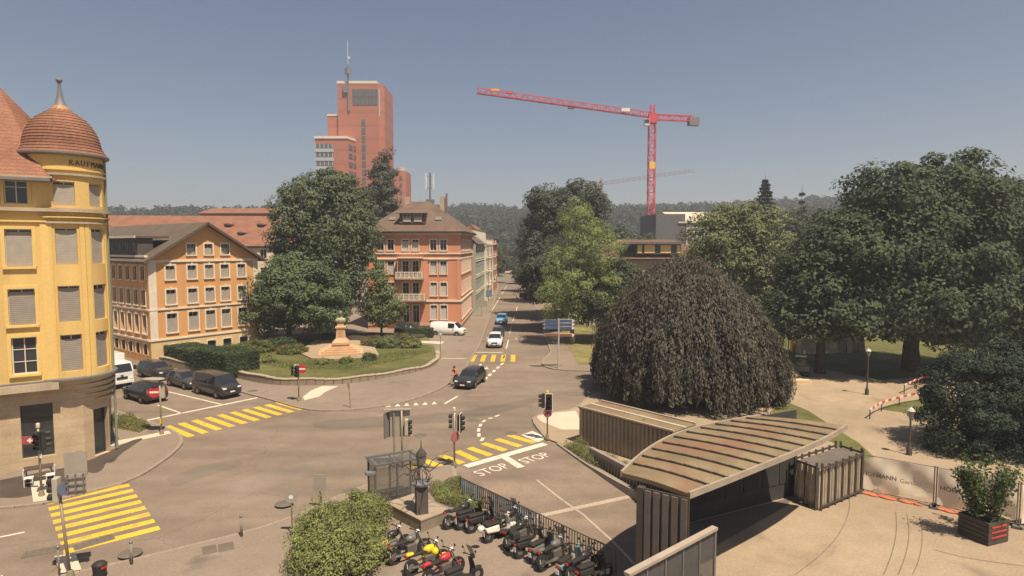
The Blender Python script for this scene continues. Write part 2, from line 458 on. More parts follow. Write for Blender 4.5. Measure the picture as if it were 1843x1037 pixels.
for i in range(5):                                  # dashes beside the turning arrow
    t = i / 4; line((873 + 29 * t, 683 - 26 * t), (876 + 29 * t, 679 - 25.5 * t), 0.3)
for a, b in (((911, 628), (915, 612)), ((917, 600), (921, 588)), ((923, 578), (926, 568)), ((929, 560), (931, 552)), ((908, 640), (906, 645)), ((885, 560), (900, 535)), ((903, 530), (912, 515))): line(a, b, 0.14)
for a, b in (((866, 794), (870, 788)), ((862, 786), (862, 780)), ((861, 777), (862, 771)), ((863, 768), (866, 763)), ((868, 760), (874, 756)), ((879, 754), (886, 752)), ((891, 750), (899, 747))): line(a, b, 0.22)
for i in range(6):                                  # give-way triangles
    x = 699 + 16.5 * i; y = 731.5 - 0.9 * i
    MB().sheet(ccw(px((x - 5, y + 1.2), (x + 5, y + 0.4), (x, y - 4.2))), MZ).build('give_way_triangle', white_p, ground)
MB().sheet(ccw(px((858, 667), (863, 656), (867, 655), (866, 660), (876, 663), (875, 658), (879, 664), (866, 666), (874, 664.5), (865, 662))), MZ).build('turn_arrow', white_p, ground)
th = math.atan2(G(912, 832)[1] - G(852, 849)[1], G(912, 832)[0] - G(852, 849)[0])
text_obj('stop_lettering', 'STOP', 1.0, white_p, ramp, (*G(886, 846), 0.012), (0, 0, th + .02), 0.003, sx=0.95, sy=1.25)
text_obj('stop_lettering', 'STOP', 1.0, white_p, ramp, (*G(963, 825), 0.012), (0, 0, th + .02), 0.003, sx=0.92, sy=1.25)
text_obj('speed_lettering', '3 0', 1.6, white_p, ground, (*G(935, 610), 0.01), (0, 0, 0.0), 0.003, sx=0.8, sy=1.3)
ms = [la[k].lerp(ra[k], 0.54) for k in range(NR)]
ml = MB()
for k in range(5, NR - 4):
    a, b = ms[k], ms[k + 1]; n = Vector((-(b - a).y, (b - a).x)).normalized() * 0.06; za, zb = ramp_z(k) + .008, ramp_z(k + 1) + .008
    ml.add([(a.x - n.x, a.y - n.y, za), (b.x - n.x, b.y - n.y, zb), (b.x + n.x, b.y + n.y, zb), (a.x + n.x, a.y + n.y, za)], [(0, 1, 2, 3)])
ml.build('centre_line', pale_p, ramp)
k = 9
ml = MB(); a, b = la[k], ra[k]; a2, b2 = la[k].lerp(la[k + 1], .35), ra[k].lerp(ra[k + 1], .35)
ml.add([(a.x, a.y, ramp_z(k) + .005), (b.x, b.y, ramp_z(k) + .005), (b2.x, b2.y, ramp_z(k + .35) + .005), (a2.x, a2.y, ramp_z(k + .35) + .005)], [(3, 2, 1, 0)])
ml.build('patch_seam', pale_p, ramp)
# manhole covers, drains, paving joints of the plaza
iron = mat('cast_iron', (0.135, 0.113, 0.092), rough=0.7, var=0.2)
for x, y, z in ((757, 784, 0), (850, 757, 0), (512, 910, 0.11), (235, 1000, .11), (632, 888, 0.11), (455, 706, .11), (920, 780, 0)):
    MB().lathe([(0.001, 0.014), (0.36, 0.014), (0.42, 0.008), (0.46, 0.0)], 20).build('manhole_cover', iron, pavC if z else ground, (*G(x, y), z + 0.002), 0)
dm = mat('drain_grate', (0.11, 0.09, 0.075), rough=0.8)
for x0, y0, x1, y1 in ((132, 987, 205, 966), (40, 1000, 118, 985)):
    a, b = Vector(G(x0, y0)), Vector(G(x1, y1)); d = b - a
    g = MB().box(0, 0, 0, d.length, .62, .006)
    g.build('utility_cover', mat('cover_edge', (0.135, 0.112, 0.09)), ground, (*((a + b) / 2), .012), math.atan2(d.y, d.x))
    for i in range(6):
        MB().box(0, 0, 0, .04, .6, .008).build('cover_joint', dm, ground, (*a.lerp(b, (i + .5) / 6), .014), math.atan2(d.y, d.x))
for x0, y0, x1, y1 in ((364, 997, 390, 991), (393, 992, 421, 986)):
    a, b = Vector(G(x0, y0)), Vector(G(x1, y1)); d = b - a
    MB().box(0, 0, 0, d.length, .75, .02).build('utility_cover', mat('cover_edge', (0.135, 0.112, 0.09)), pavC, (*((a + b) / 2), .112), math.atan2(d.y, d.x))
for pts, w in ((((1520, 888), (1530, 905), (1526, 935), (1505, 975), (1470, 1010), (1430, 1040)), .035), (((1612, 925), (1614, 960), (1606, 1000), (1590, 1040)), .04), (((1632, 930), (1637, 965), (1630, 1005), (1616, 1040)), .04), (((1655, 935), (1661, 970), (1655, 1010), (1642, 1040)), .035), (((1680, 994), (1740, 1010), (1843, 1024)), .06)):
    P = smooth_line(px(*pts)); j = MB()
    for a, b in zip(P, P[1:]):
        d = Vector(b) - Vector(a); n = Vector((-d.y, d.x)).normalized() * (w / 2)
        j.add([(a[0] - n.x, a[1] - n.y, .115), (b[0] - n.x, b[1] - n.y, .115), (b[0] + n.x, b[1] + n.y, .115), (a[0] + n.x, a[1] + n.y, .115)], [(0, 1, 2, 3)])
    j.build('paving_joint', ground_mat('joint', (0.17, 0.13, 0.09)), pavD)
# hills behind the town
def hill_h(x, y):
    a = math.degrees(math.atan2(x, y))
    base = np.interp(a, [-60, -31, -21, -3.7, 4, 17.6, 23.5, 27.8, 40, 60], [35, 34, 39, 44, 43, 44, 48, 49, 49, 49])
    d = math.hypot(x, y)
    return float(base) * min(1, max(0, (d - 330) / 290)) ** 0.8 + 3 * math.sin(x * .017) * math.sin(y * .014 + 1) * min(1, max(0, (d - 330) / 200))
hm = MB(); NA, ND = 60, 16
for i in range(NA + 1):
    a = R(-66 + 132 * i / NA)
    for j in range(ND + 1):
        d = 330 + (950 - 330) * (j / ND) ** 1.2
        x, y = d * math.sin(a), d * math.cos(a); z = hill_h(x, y) - (0.5 if j == 0 else 0)
        if j == ND: z = -1.0
        hm.v.append((x, y, z))
for i in range(NA):
    for j in range(ND):
        p = i * (ND + 1) + j; hm.f.append((p, p + 1, p + ND + 2, p + ND + 1)[::-1])
struct(hm.build('hills', ground_mat('meadow', (0.08, 0.09, 0.035), patch=.3, scale=.01), smooth=True))

# worn and mended areas of the carriageway
for i, (pts, c) in enumerate(((((420, 868), (520, 838), (640, 815), (700, 822), (620, 842), (500, 872), (400, 905)), (.205, .166, .13)), (((560, 760), (700, 748), (840, 742), (960, 715), (980, 722), (850, 756), (700, 768), (570, 775)), (.165, .134, .106)), (((880, 690), (960, 680), (1060, 690), (1010, 712), (920, 715)), (.2, .16, .125)), (((300, 860), (360, 838), (430, 826), (440, 838), (370, 856), (310, 880)), (.17, .14, .11)))):
    struct(MB().sheet(ccw(smooth_line(px(*pts, pts[0]))[:-1]), .003 + .0005 * i).build('road_patch', ground_mat('road_patch_%d' % i, c, patch=.12, speck=.1, streak=True)))
# ---------------------------------------------------------------- trees and plants
def leaf_mat(name, col, var=0.38, trans=0.3, scale=0.5, stretch=None):
    col = (col[0] * 1.08, col[1] * 1.3, col[2] * 1.35)
    return mat(name, col, rough=0.75, var=var, scale=scale, island=0.28, trans=trans, spec=0.2, stretch=stretch)
bark = mat('bark', (0.085, 0.065, 0.05), rough=0.95, var=0.3, scale=4, bump=0.5, bscale=20)
bark_l = mat('pale_bark', (0.2, 0.17, 0.13), rough=0.95, var=0.3, scale=4, bump=0.4, bscale=20)
def leaves_mesh(name, P, Nn, size, aspect, rng, m, droop=0.0):
    n = len(P)
    size = size * rng.uniform(0.7, 1.35, n)[:, None]
    r = rng.normal(size=(n, 3)); r[:, 2] -= droop * 3
    t1 = np.cross(Nn, r) if droop == 0 else r - (r * Nn).sum(1)[:, None] * Nn
    t1 /= np.linalg.norm(t1, axis=1)[:, None] + 1e-9
    t2 = np.cross(Nn, t1)
    V = np.empty((n, 4, 3))
    V[:, 0] = P + t1 * size; V[:, 1] = P + t2 * size * aspect + Nn * size * 0.15
    V[:, 2] = P - t1 * size; V[:, 3] = P - t2 * size * aspect + Nn * size * 0.15
    me = bpy.data.meshes.new(name)
    me.vertices.add(n * 4); me.vertices.foreach_set('co', V.reshape(-1).astype(np.float32))
    me.loops.add(n * 4); me.loops.foreach_set('vertex_index', np.arange(n * 4, dtype=np.int32))
    me.polygons.add(n); me.polygons.foreach_set('loop_start', np.arange(0, n * 4, 4, dtype=np.int32)); me.polygons.foreach_set('loop_total', np.full(n, 4, dtype=np.int32))
    me.materials.append(m); me.update(calc_edges=True)
    return me
def unit(rng, n):
    v = rng.normal(size=(n, 3)); return v / np.linalg.norm(v, axis=1)[:, None]
def crown_points(blobs, ncl, per, csz, rng, fill=0.25, zmin=None, flat=0.65):
    B = np.array(blobs, float)           # x y z rx ry rz
    w = (B[:, 3] * B[:, 4] + B[:, 3] * B[:, 5]); w /= w.sum()
    C = []; O = []
    tries = 0
    while len(C) < ncl and tries < 40:
        tries += 1
        k = rng.choice(len(B), ncl, p=w); u = unit(rng, ncl)
        rad = rng.uniform(0.72, 1.03, ncl)[:, None]
        p = B[k, :3] + u * B[k, 3:] * rad
        d = np.min([np.linalg.norm((p - b[:3]) / b[3:], axis=1) for b in B], axis=0)
        keep = d > 0.66
        for q, uu in zip(p[keep], u[keep]):
            if zmin is not None and q[2] < zmin: continue
            C.append(q); O.append(uu)
            if len(C) >= ncl: break
    C = np.array(C); O = np.array(O); n = len(C)
    s = csz * rng.uniform(0.6, 1.5, n)
    k = np.repeat(np.arange(n), per)
    off = unit(rng, n * per) * rng.uniform(0.55, 1.05, n * per)[:, None] ** 0.7
    off[:, 2] *= flat
    P = C[k] + off * s[k][:, None]
    Nn = off * 0.9 + O[k] * 0.5 + np.array([0, 0, 0.55]) + rng.normal(size=P.shape) * 0.45
    nf = int(len(P) * fill)
    if nf:
        k2 = rng.choice(len(B), nf, p=w); q = B[k2, :3] + unit(rng, nf) * B[k2, 3:] * rng.uniform(0.2, 0.78, nf)[:, None]
        P = np.vstack([P, q]); Nn = np.vstack([Nn, rng.normal(size=q.shape)])
    Nn /= np.linalg.norm(Nn, axis=1)[:, None] + 1e-9
    if zmin is not None:
        k = P[:, 2] > zmin - 0.4; P, Nn = P[k], Nn[k]
    return P, Nn, C
def trunk_mb(h, r, C, rng, nl=9, lean=(0, 0), base_r=1.35, fork=0.55):
    t = MB(); top = Vector((lean[0], lean[1], h))
    pts = [Vector((0, 0, -0.1)), Vector((lean[0] * .15 + rng.normal() * .1, rng.normal() * .1, h * .25)), Vector((lean[0] * .5, lean[1] * .5, h * .6)), top]
    t.path(pts, [r * base_r, r, r * .85, r * .5], 9)
    if len(C):
        idx = rng.choice(len(C), min(nl, len(C)), replace=False)
        for i in idx:
            s = pts[1].lerp(top, float(rng.uniform(fork, 1.0))); e = Vector(C[i]); m1 = s.lerp(e, .45) + Vector((0, 0, (e - s).length * 0.12))
            rr = r * float(rng.uniform(.28, .45))
            t.path([s, m1, s.lerp(e, .95)], [rr, rr * .6, rr * .15], 6)
    return t
def tree(name, label, loc, blobs, m, th, tr, ncl=220, per=70, csz=1.1, lsz=0.22, aspect=0.6, seed=1, fill=0.25, cat='tree', group=None, zmin=None, nl=9, bk=None, flat=0.65, rz=0.0, z0=0.0):
    rng = np.random.default_rng(seed)
    root = tag(empty(name, (loc[0], loc[1], z0), rz), label, cat, group)
    P, Nn, C = crown_points(blobs, ncl, int(per * 1.7), csz, rng, fill, zmin, flat)
    lsz *= .76
    trunk_mb(th, tr, C, rng, nl).build('trunk', bk or bark, root, smooth=True)
    obj('crown', leaves_mesh('crown', P, Nn, lsz, aspect, rng, m), root)
    return root
chestnut_l = leaf_mat('chestnut_leaves', (0.112, 0.116, 0.062))
park_l = leaf_mat('dark_park_leaves', (0.074, 0.08, 0.042))
lime_l = leaf_mat('lime_leaves', (0.155, 0.145, 0.066))
locust_l = leaf_mat('honey_locust_leaves', (0.24, 0.235, 0.09), trans=0.4)
copper_l = leaf_mat('copper_beech_leaves', (0.1, 0.076, 0.056), trans=0.3, var=.55, scale=1.1, stretch=(1, 1, .13))
yew_l = leaf_mat('yew_leaves', (0.034, 0.04, 0.026), trans=0.15)
grey_l = leaf_mat('grey_green_leaves', (0.11, 0.1, 0.066))
dim_l = leaf_mat('dull_green_leaves', (0.08, 0.08, 0.052))
bush_l = leaf_mat('bush_leaves', (0.22, 0.2, 0.075), trans=0.35, scale=0.9)
hedge_l = leaf_mat('hedge_leaves', (0.066, 0.076, 0.036))
flower_l = leaf_mat('flowering_shrub', (0.13, 0.12, 0.04), scale=1.2)
redfl = leaf_mat('red_flowers', (0.3, 0.09, 0.05))
straw_l = leaf_mat('dry_plants', (0.2, 0.165, 0.06))

# behind the monument
tree('chestnut_tree', 'tall dense green tree behind the bust monument, left of the pink house', (-25.6, 84), [(0, 0, 14.5, 6.2, 6, 7.6), (-3.2, -1, 15, 4.2, 4.5, 5.2), (3.2, 0, 13.5, 4, 4.5, 6.6), (0.5, 0, 19.2, 4.4, 4, 3.8), (1.5, -2, 8, 5, 4, 4.5)], chestnut_l, 9, .55, ncl=330, per=75, csz=1.25, lsz=.24, seed=11, z0=.6)
tree('maple_tree', 'lower spreading tree in the garden, left of the bust monument', (-28.6, 78), [(0, 0, 6.2, 4.5, 4.2, 4.2), (-2.6, -.5, 4.4, 2.9, 3, 2.8), (3.4, -1, 6, 3.6, 3.5, 4.2), (0.6, 0, 8.8, 3.2, 3, 2.8), (5.4, 0, 4.8, 2.2, 3, 3.2)], leaf_mat('maple_leaves', (0.114, 0.124, 0.06)), 4.5, .35, ncl=300, per=75, csz=1.0, lsz=.21, seed=12, z0=.6, zmin=1.0)
tree('young_tree', 'small young tree growing in front of the pink house', (-17.9, 83.5), [(0, 0, 6.1, 1.9, 1.9, 3.1), (-.3, 0, 8.6, 1.1, 1.1, 1.6), (.6, 0, 3.6, 2.4, 2, 1.9), (-1, -.3, 4.4, 1.8, 1.6, 2)], leaf_mat('young_leaves', (0.135, 0.14, 0.058)), 5, .14, ncl=110, per=60, csz=.75, lsz=.17, seed=13, z0=.4)
tree('poplar_tree', 'slender grey green tree rising behind the pink house beside the red tower', (-26.5, 126), [(0, 0, 22, 3.3, 3.3, 8.5), (.6, 0, 28.5, 1.9, 1.9, 4), (-1.2, 0, 18, 3, 3, 6)], grey_l, 20, .5, ncl=170, per=55, csz=1.1, lsz=.27, seed=14)
# along the street on the right
tree('plane_tree', 'tall dark dull green tree right of the street, in front of the far crane', (9.4, 110), [(0, 0, 14, 6.4, 6, 9), (-4.2, 0, 13, 3.6, 4, 8), (2.5, 0, 20, 5, 4.5, 4.6), (-3.2, 0, 20, 3.6, 3.5, 3.8), (-1, -2, 7, 6, 5, 4.5)], dim_l, 9, .5, ncl=330, per=65, csz=1.25, lsz=.27, seed=21)
tree('honey_locust_tree', 'light green feathery tree beside the street, behind the blue direction signs', (8.0, 80), [(-.6, 0, 9, 3.6, 3.2, 4.6), (1.8, .5, 13.5, 3.4, 3, 4), (.4, 0, 16.4, 2.0, 2, 2.6), (4.2, 0, 12, 2.4, 2.2, 3.2), (-2.4, -.5, 6.2, 2.2, 2, 3.2), (-.5, -.6, 3.9, 1.8, 1.6, 2), (4.6, -1, 7, 1.7, 1.6, 2.4)], locust_l, 8, .26, ncl=230, per=70, csz=.85, lsz=.17, aspect=.4, seed=22, fill=.1, bk=bark_l)
tree('plane_tree', 'broad dark tree overhanging the right lane of the street', (6.4, 93), [(0, 0, 8.6, 4.6, 5, 4.6), (-2.2, 0, 9.6, 3.4, 4, 4.4), (2, 1, 10.5, 4, 4.5, 4), (-2.6, 3, 7.2, 3, 3, 3)], dim_l, 6, .35, ncl=230, per=60, csz=1.1, lsz=.25, seed=23, zmin=3.2)
tree('linden_tree', 'dark low tree between the light green tree and the copper beech', (12.4, 82), [(0, 0, 6.6, 3.4, 3.6, 3.8), (-1.4, -1, 5.2, 2.8, 3, 2.6), (2, 0, 8.2, 2.8, 3, 3), (2.4, -1, 4.6, 2.6, 2.6, 2.4)], park_l, 5, .28, ncl=170, per=60, csz=.95, lsz=.22, seed=24, zmin=2.2)
for i, (x, y, s, lab) in enumerate(((7.6, 141, .82, 'dark street tree standing behind the tall dull green one'), (7.2, 172, .8, 'dark street tree further down on the right of the street'), (8.5, 206, .85, 'street tree at the right near the far end of the street'), (-6.8, 216, .55, 'olive green street tree on the left at the far end of the street'))):
    tree('street_tree', lab, (x, y), [(0, 0, 11 * s + 3, 7 * s, 7 * s, 8 * s), (-2, 0, 15 * s + 3, 5 * s, 5 * s, 6 * s), (2.5, 0, 7 * s + 3, 6 * s, 6 * s, 5 * s)], dim_l if i < 3 else leaf_mat('olive_leaves', (0.1, 0.095, 0.035)), 7, .35, ncl=130, per=55, csz=1.3, lsz=.33, seed=30 + i, zmin=3.4, group='trees lining the far street')
# park
tree('lime_tree', 'rounded yellow green tree behind the copper beech', (31.0, 84), [(0, 0, 11, 6.2, 6, 7), (-2.6, 0, 13.5, 4.6, 4.5, 4.6), (3.2, -1, 12.5, 4.4, 4.4, 5.5), (0.5, 0, 16, 3.8, 3.8, 3), (2.2, -3, 7.6, 5, 4, 4.5), (-4.4, -1, 8.5, 3.4, 3.4, 4)], lime_l, 8, .5, ncl=300, per=65, csz=1.15, lsz=.24, seed=41, zmin=3)
tree('horse_chestnut_tree', 'huge dark green tree spreading over the park at the right', (42.0, 63.5), [(0.00, 0.00, 11.44, 8.18, 8.37, 8.00), (2.98, -0.93, 18.23, 5.02, 4.65, 4.28), (-3.16, -0.93, 17.11, 4.65, 4.65, 4.28), (7.07, -1.86, 10.70, 5.02, 5.58, 6.88), (-5.95, -1.86, 10.70, 4.84, 5.58, 6.14), (0.93, -4.65, 7.91, 7.91, 4.65, 4.65), (8.37, -2.79, 6.14, 4.84, 4.65, 4.09), (5.95, -0.93, 16.74, 2.98, 3.26, 3.16)], park_l, 9, .75, ncl=560, per=75, csz=1.5, lsz=.27, seed=42, zmin=2.6, nl=14)
tree('sycamore_tree', 'dark tree under the left side of the huge park tree, shading the path', (31.6, 62.0), [(0.00, 0.00, 9.12, 4.56, 5.22, 5.51), (1.42, 0.00, 12.92, 3.42, 3.32, 3.42), (-2.09, -0.95, 6.65, 3.80, 3.80, 3.80), (2.47, -1.90, 6.08, 3.80, 3.80, 3.80)], park_l, 7, .45, ncl=220, per=70, csz=1.3, lsz=.25, seed=43, zmin=4.0)
tree('yew_tree', 'dark broad evergreen in the foreground behind the banner fence', (30.2, 38.5), [(0, 0, 3.2, 3.6, 3.2, 3.3), (-2.3, -1.0, 2.2, 2.6, 2.4, 2.2), (1.2, 0, 4.8, 2.6, 2.4, 2.2), (3.4, 0, 3.6, 3, 3, 3.4), (.2, -2, 2.4, 3.4, 2, 2.4)], yew_l, 3.5, .35, ncl=420, per=85, csz=.55, lsz=.1, seed=44, zmin=.15)
tree('dark_cedar', 'dark tree partly cut off by the right edge behind the park meadow', (74, 86), [(0, 0, 11, 5, 5, 10), (3, 0, 16, 4, 4, 7)], yew_l, 9, .5, ncl=150, per=60, csz=1.6, lsz=.35, seed=45, zmin=1)
for i, (x, y, s, lab) in enumerate(((62, 118, 1.0, 'green tree in the middle distance behind the huge park tree'), (49, 108, .95, 'green tree behind the rounded yellow green tree and the sycamore'))):
    tree('park_tree', lab, (x, y), [(0, 0, 11 * s, 7, 7, 8), (3, 0, 14 * s, 5, 5, 6), (-3.5, 0, 9 * s, 5, 5, 6)], dim_l, 8, .4, ncl=130, per=60, csz=1.4, lsz=.33, seed=50 + i, zmin=2)
# copper weeping beech: strands hanging from a dome
def weeping_beech():
    rng = np.random.default_rng(5)
    root = tag(empty('weeping_beech', (15.4, 53.2, 0)), 'dark copper weeping beech with foliage hanging down to the ground like a dome', 'tree')
    Rr, H = 7.7, 12.3
    P = []; Nn = []
    def top(q, a):
        return float(np.interp(q, [0, .2, .32, .57, .78, .915, 1], [12.2, 11.75, 11.1, 9.8, 8.1, 6.4, 4.3])) + 0.5 * math.sin(5 * a + 3 * q) * q + .35 * math.sin(9 * a) * q + .25 * math.sin(17 * a + 5 * q) * q - 1.2 * q * max(0, math.cos(a)) + .5 * q * max(0, -math.cos(a))
    for i in range(520):                       # curtains of hanging twigs in several layers
        a = rng.uniform(0, 2 * math.pi); q = math.sqrt(rng.uniform(0.0, 1.0)) ** .8
        lob = 1 + 0.05 * math.sin(3 * a + 1) + 0.05 * math.sin(8 * a) + .04 * math.sin(15 * a + 2)
        rho0 = Rr * q * lob
        zt0 = top(q, a) - rng.uniform(0, .6)
        ln = rng.uniform(1.6, 5.0) if q < .75 else rng.uniform(2.5, 9)
        nstr = rng.integers(5, 12); wd = rng.uniform(.3, .8)
        depth = rng.uniform(-.7, .35) + (.55 if rng.random() < .12 else 0)
        for j in range(nstr):
            da = rng.normal() * wd / max(rho0, 1.5); ang = a + da; rho = rho0 + depth + rng.normal() * .16
            zt = zt0 - abs(da) * rho0 * 1.1 - rng.uniform(0, .5); zb = max(.25 + 1.3 * rng.random() ** 2 + (.9 if math.sin(6 * a + 1) > .5 else 0), zt - ln * rng.uniform(.45, 1.1))
            if zb > zt - .8: continue
            n = int((zt - zb) * 17)
            t = np.linspace(0, 1, n) ** .9
            out = rho + .7 * np.sin(np.minimum(t * 2.4, 1.9)) * (.35 + .5 * q)
            sw = .09 * np.sin(t * 7 + rng.uniform(0, 6))
            fz = .05 + .1 * np.abs(np.sin(t * 11 + i))
            P.append(np.stack([out * math.cos(ang) + sw + rng.normal(size=n) * fz, out * math.sin(ang) + sw + rng.normal(size=n) * fz, zt - (zt - zb) * t + rng.normal(size=n) * .06], 1))
            Nn.append(np.stack([np.full(n, math.cos(ang) * .8), np.full(n, math.sin(ang) * .8), np.where(t < .12, 1.0, .4)], 1) + rng.normal(size=(n, 3)) * .55)
    for q0 in rng.uniform(.25, .8, 9000):      # dim inner twigs
        a = rng.uniform(0, 2 * math.pi); P.append(np.array([[Rr * q0 * math.cos(a), Rr * q0 * math.sin(a), rng.uniform(.4, top(q0, a))]])); Nn.append(rng.normal(size=(1, 3)))
    for i in range(9000):                     # cap twigs
        a = rng.uniform(0, 2 * math.pi); q = math.sqrt(rng.random()) * .97
        P.append(np.array([[Rr * q * math.cos(a), Rr * q * math.sin(a), top(q, a) + rng.normal() * .18]])); Nn.append(np.array([[math.cos(a) * q, math.sin(a) * q, .8]]) + rng.normal(size=(1, 3)) * .4)
    P = np.vstack(P); Nn = np.vstack(Nn); Nn /= np.linalg.norm(Nn, axis=1)[:, None]
    obj('crown', leaves_mesh('crown', P, Nn, 0.17, .3, rng, copper_l, droop=2.2), root)
    t = trunk_mb(9, .6, P[rng.choice(len(P), 40)] * np.array([.7, .7, 1]), rng, 18)
    t.build('trunk', bark, root, smooth=True)
weeping_beech()
# bushes, hedge, beds
def shrub(name, label, loc, blobs, m, ncl, per, csz, lsz, seed, z0=0.0, group=None, cat='shrub', flat=.8, extra=None):
    rng = np.random.default_rng(seed)
    root = tag(empty(name, (loc[0], loc[1], z0)), label, cat, group)
    P, Nn, C = crown_points(blobs, ncl, per, csz, rng, .3, 0.02, flat)
    obj('foliage', leaves_mesh('foliage', P, Nn, lsz, .5, rng, m), root)
    s = MB()
    for i in range(7):
        e = C[rng.integers(len(C))]; s.path([(e[0] * .2, e[1] * .2, -.05), (e[0] * .7, e[1] * .7, e[2] * .6), tuple(e)], [.03, .02, .008], 5)
    s.build('stem', bark, root)
    if extra:
        em, en, es = extra
        k = rng.choice(len(P), en); obj('blossom', leaves_mesh('blossom', P[k] + Nn[k] * .1, Nn[k], es, .7, rng, em), root)
    return root
shrub('ornamental_bush', 'big loose yellow green bush in the foreground beside the parked scooters', (-7.15, 25.0), [(0, 0, .75, 1.8, 2.0, 1.05), (-1.1, 1.0, .7, 1.2, 1.2, .9), (.4, 1.4, .85, 1.2, 1.3, 1.0), (.7, -1, .7, 1.3, 1.6, .9), (.3, 2.3, .7, 1.0, .9, .85), (-.4, -1.6, .6, 1.2, 1.2, .7)] + [(1.6 * math.sin(k * 2.1), 1.9 * math.cos(k * 1.37), 1.45 + .2 * math.sin(k * 3), .16, .16, .42) for k in range(13)], bush_l, 520, 80, .3, .05, 61, .1)
garden_z = 0.62
for i, (x, y, rx, rz_, m, fl, lab) in enumerate((
    (430, 640, 1.6, .9, flower_l, 0, 'loose olive shrub at the left end of the garden bed, next to the hedge'),
    (462, 634, 2.0, 1.0, flower_l, 0, 'tall wild flowering shrub in the left garden bed, second from the hedge'),
    (500, 628, 2.0, .95, hedge_l, 0, 'dark green low shrub in the left garden bed'),
    (525, 636, 1.5, .7, flower_l, 200, 'shrub with reddish blossoms in the left garden bed nearest the monument'),
    (470, 652, 1.3, .5, straw_l, 0, 'low straw coloured plants at the front of the left garden bed'),
    (672, 622, 1.4, .8, flower_l, 250, 'reddish flowering shrub right behind the monument steps'),
    (692, 624, 1.7, .9, lime_l, 0, 'rounded light green shrub in the right garden bed'),
    (720, 618, 1.7, .85, flower_l, 260, 'shrub with orange red blossoms in the right garden bed'),
    (738, 624, 1.2, .6, straw_l, 0, 'low dry plants at the right end of the garden bed'),
    (580, 655, .5, .35, straw_l, 0, 'small tuft left in front of the monument plaza'),
    (622, 653, .45, .35, flower_l, 0, 'small tuft in front of the monument steps'),
    (664, 648, .5, .5, hedge_l, 0, 'small upright shrub at the right edge of the monument plaza'))):
    x_, y_ = G(x, y, garden_z)
    shrub('garden_shrub', lab, (x_, y_), [(0, 0, rz_ * .55, rx, rx * .8, rz_ * .8), (rx * .5, .2, rz_ * .5, rx * .6, rx * .6, rz_), (-rx * .5, -.1, rz_ * .4, rx * .6, rx * .6, rz_ * .8)], m, int(60 * rx), 45, .3, .085, 70 + i, garden_z, 'shrubs in the round garden', extra=(redfl, fl, .09) if fl else None)
def hedge_box(name, label, a, b, wdt, h, z0, m, seed):
    rng = np.random.default_rng(seed)
    a, b = Vector(a), Vector(b); d = b - a; L = d.length
    root = tag(empty(name, (a.x, a.y, z0), math.atan2(d.y, d.x)), label, 'hedge')
    n = int((L * h * 2 + L * wdt + wdt * h * 2) * 330)
    f = rng.random(n) * (2 * L * h + L * wdt + 2 * wdt * h); P = np.zeros((n, 3)); N_ = np.zeros((n, 3))
    u, v = rng.random(n), rng.random(n)
    A1, A2, A3 = L * h, 2 * L * h, 2 * L * h + L * wdt
    for cond, pos, nr in ((f < A1, (u * L, 0 * u, v * h), (0, -1, .3)), ((f >= A1) & (f < A2), (u * L, 0 * u + wdt, v * h), (0, 1, .3)), ((f >= A2) & (f < A3), (u * L, v * wdt, 0 * u + h), (0, 0, 1)), ((f >= A3) & (f < A3 + wdt * h), (0 * u, u * wdt, v * h), (-1, 0, .2)), (f >= A3 + wdt * h, (0 * u + L, u * wdt, v * h), (1, 0, .2))):
        for k in range(3): P[cond, k] = pos[k][cond]; N_[cond, k] = nr[k]
    P += rng.normal(size=P.shape) * .05; N_ += rng.normal(size=P.shape) * .45; N_ /= np.linalg.norm(N_, axis=1)[:, None]
    obj('foliage', leaves_mesh('foliage', P, N_, .075, .6, rng, m), root)
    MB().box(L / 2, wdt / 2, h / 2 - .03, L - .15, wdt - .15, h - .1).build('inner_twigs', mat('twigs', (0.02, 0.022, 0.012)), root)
hedge_box('clipped_hedge', 'dark clipped box hedge on the garden wall behind the parked black van', G(296, 648, .6), G(352, 662, .6), 3.2, 1.55, .6, hedge_l, 90)
hedge_box('clipped_hedge', 'larger dark clipped hedge block on the wall beside the round lawn', G(352, 663, .6), G(408, 676, .6), 3.4, 1.9, .6, hedge_l, 91)
hedge_box('clipped_hedge', 'dark clipped hedge in front of the white van and the pink house', (-16.4, 85.0), (-11.2, 85.2), 1.2, 1.3, .1, hedge_l, 92)
# weeds: uncountable ground cover
def weeds(name, label, polys, n, m, hgt, seed, z0=0.0, lsz=.05):
    rng = np.random.default_rng(seed); P = []
    for poly in polys:
        xs = [p[0] for p in poly]; ys = [p[1] for p in poly]; k = 0
        while k < n:
            x, y = rng.uniform(min(xs), max(xs)), rng.uniform(min(ys), max(ys))
            ins = False; j = len(poly) - 1
            for i in range(len(poly)):
                if (poly[i][1] > y) != (poly[j][1] > y) and x < (poly[j][0] - poly[i][0]) * (y - poly[i][1]) / (poly[j][1] - poly[i][1]) + poly[i][0]: ins = not ins
                j = i
            if ins:
                hh = hgt * (0.4 + .6 * abs(math.sin(x * 1.7) * math.cos(y * 1.3)))
                P.append((x, y, z0 + hh * rng.random())); k += 1
    P = np.array(P); N_ = rng.normal(size=P.shape); N_ /= np.linalg.norm(N_, axis=1)[:, None]
    return tag(obj(name, leaves_mesh(name, P, N_, lsz, .35, rng, m, droop=.6)), label, 'weeds', kind='stuff')
weeds('weeds', 'weeds and grass between the square and the ramp railing', [[(-4.4, 31.5), (-2.9, 33.0), (-2.75, 31.9), (-1.2, 29.2), (-2.6, 29.0), (-3.8, 30)]], 9000, bush_l, .75, 5, .1, .045)
weeds('weeds', 'overgrown strip of wild plants between corrugated wall and ramp', [[(3.3, 38.6), (4.4, 38.8), (6.8, 34.5), (6.2, 33.2), (4.6, 35.4)]], 9000, bush_l, .7, 6, .1, .05)
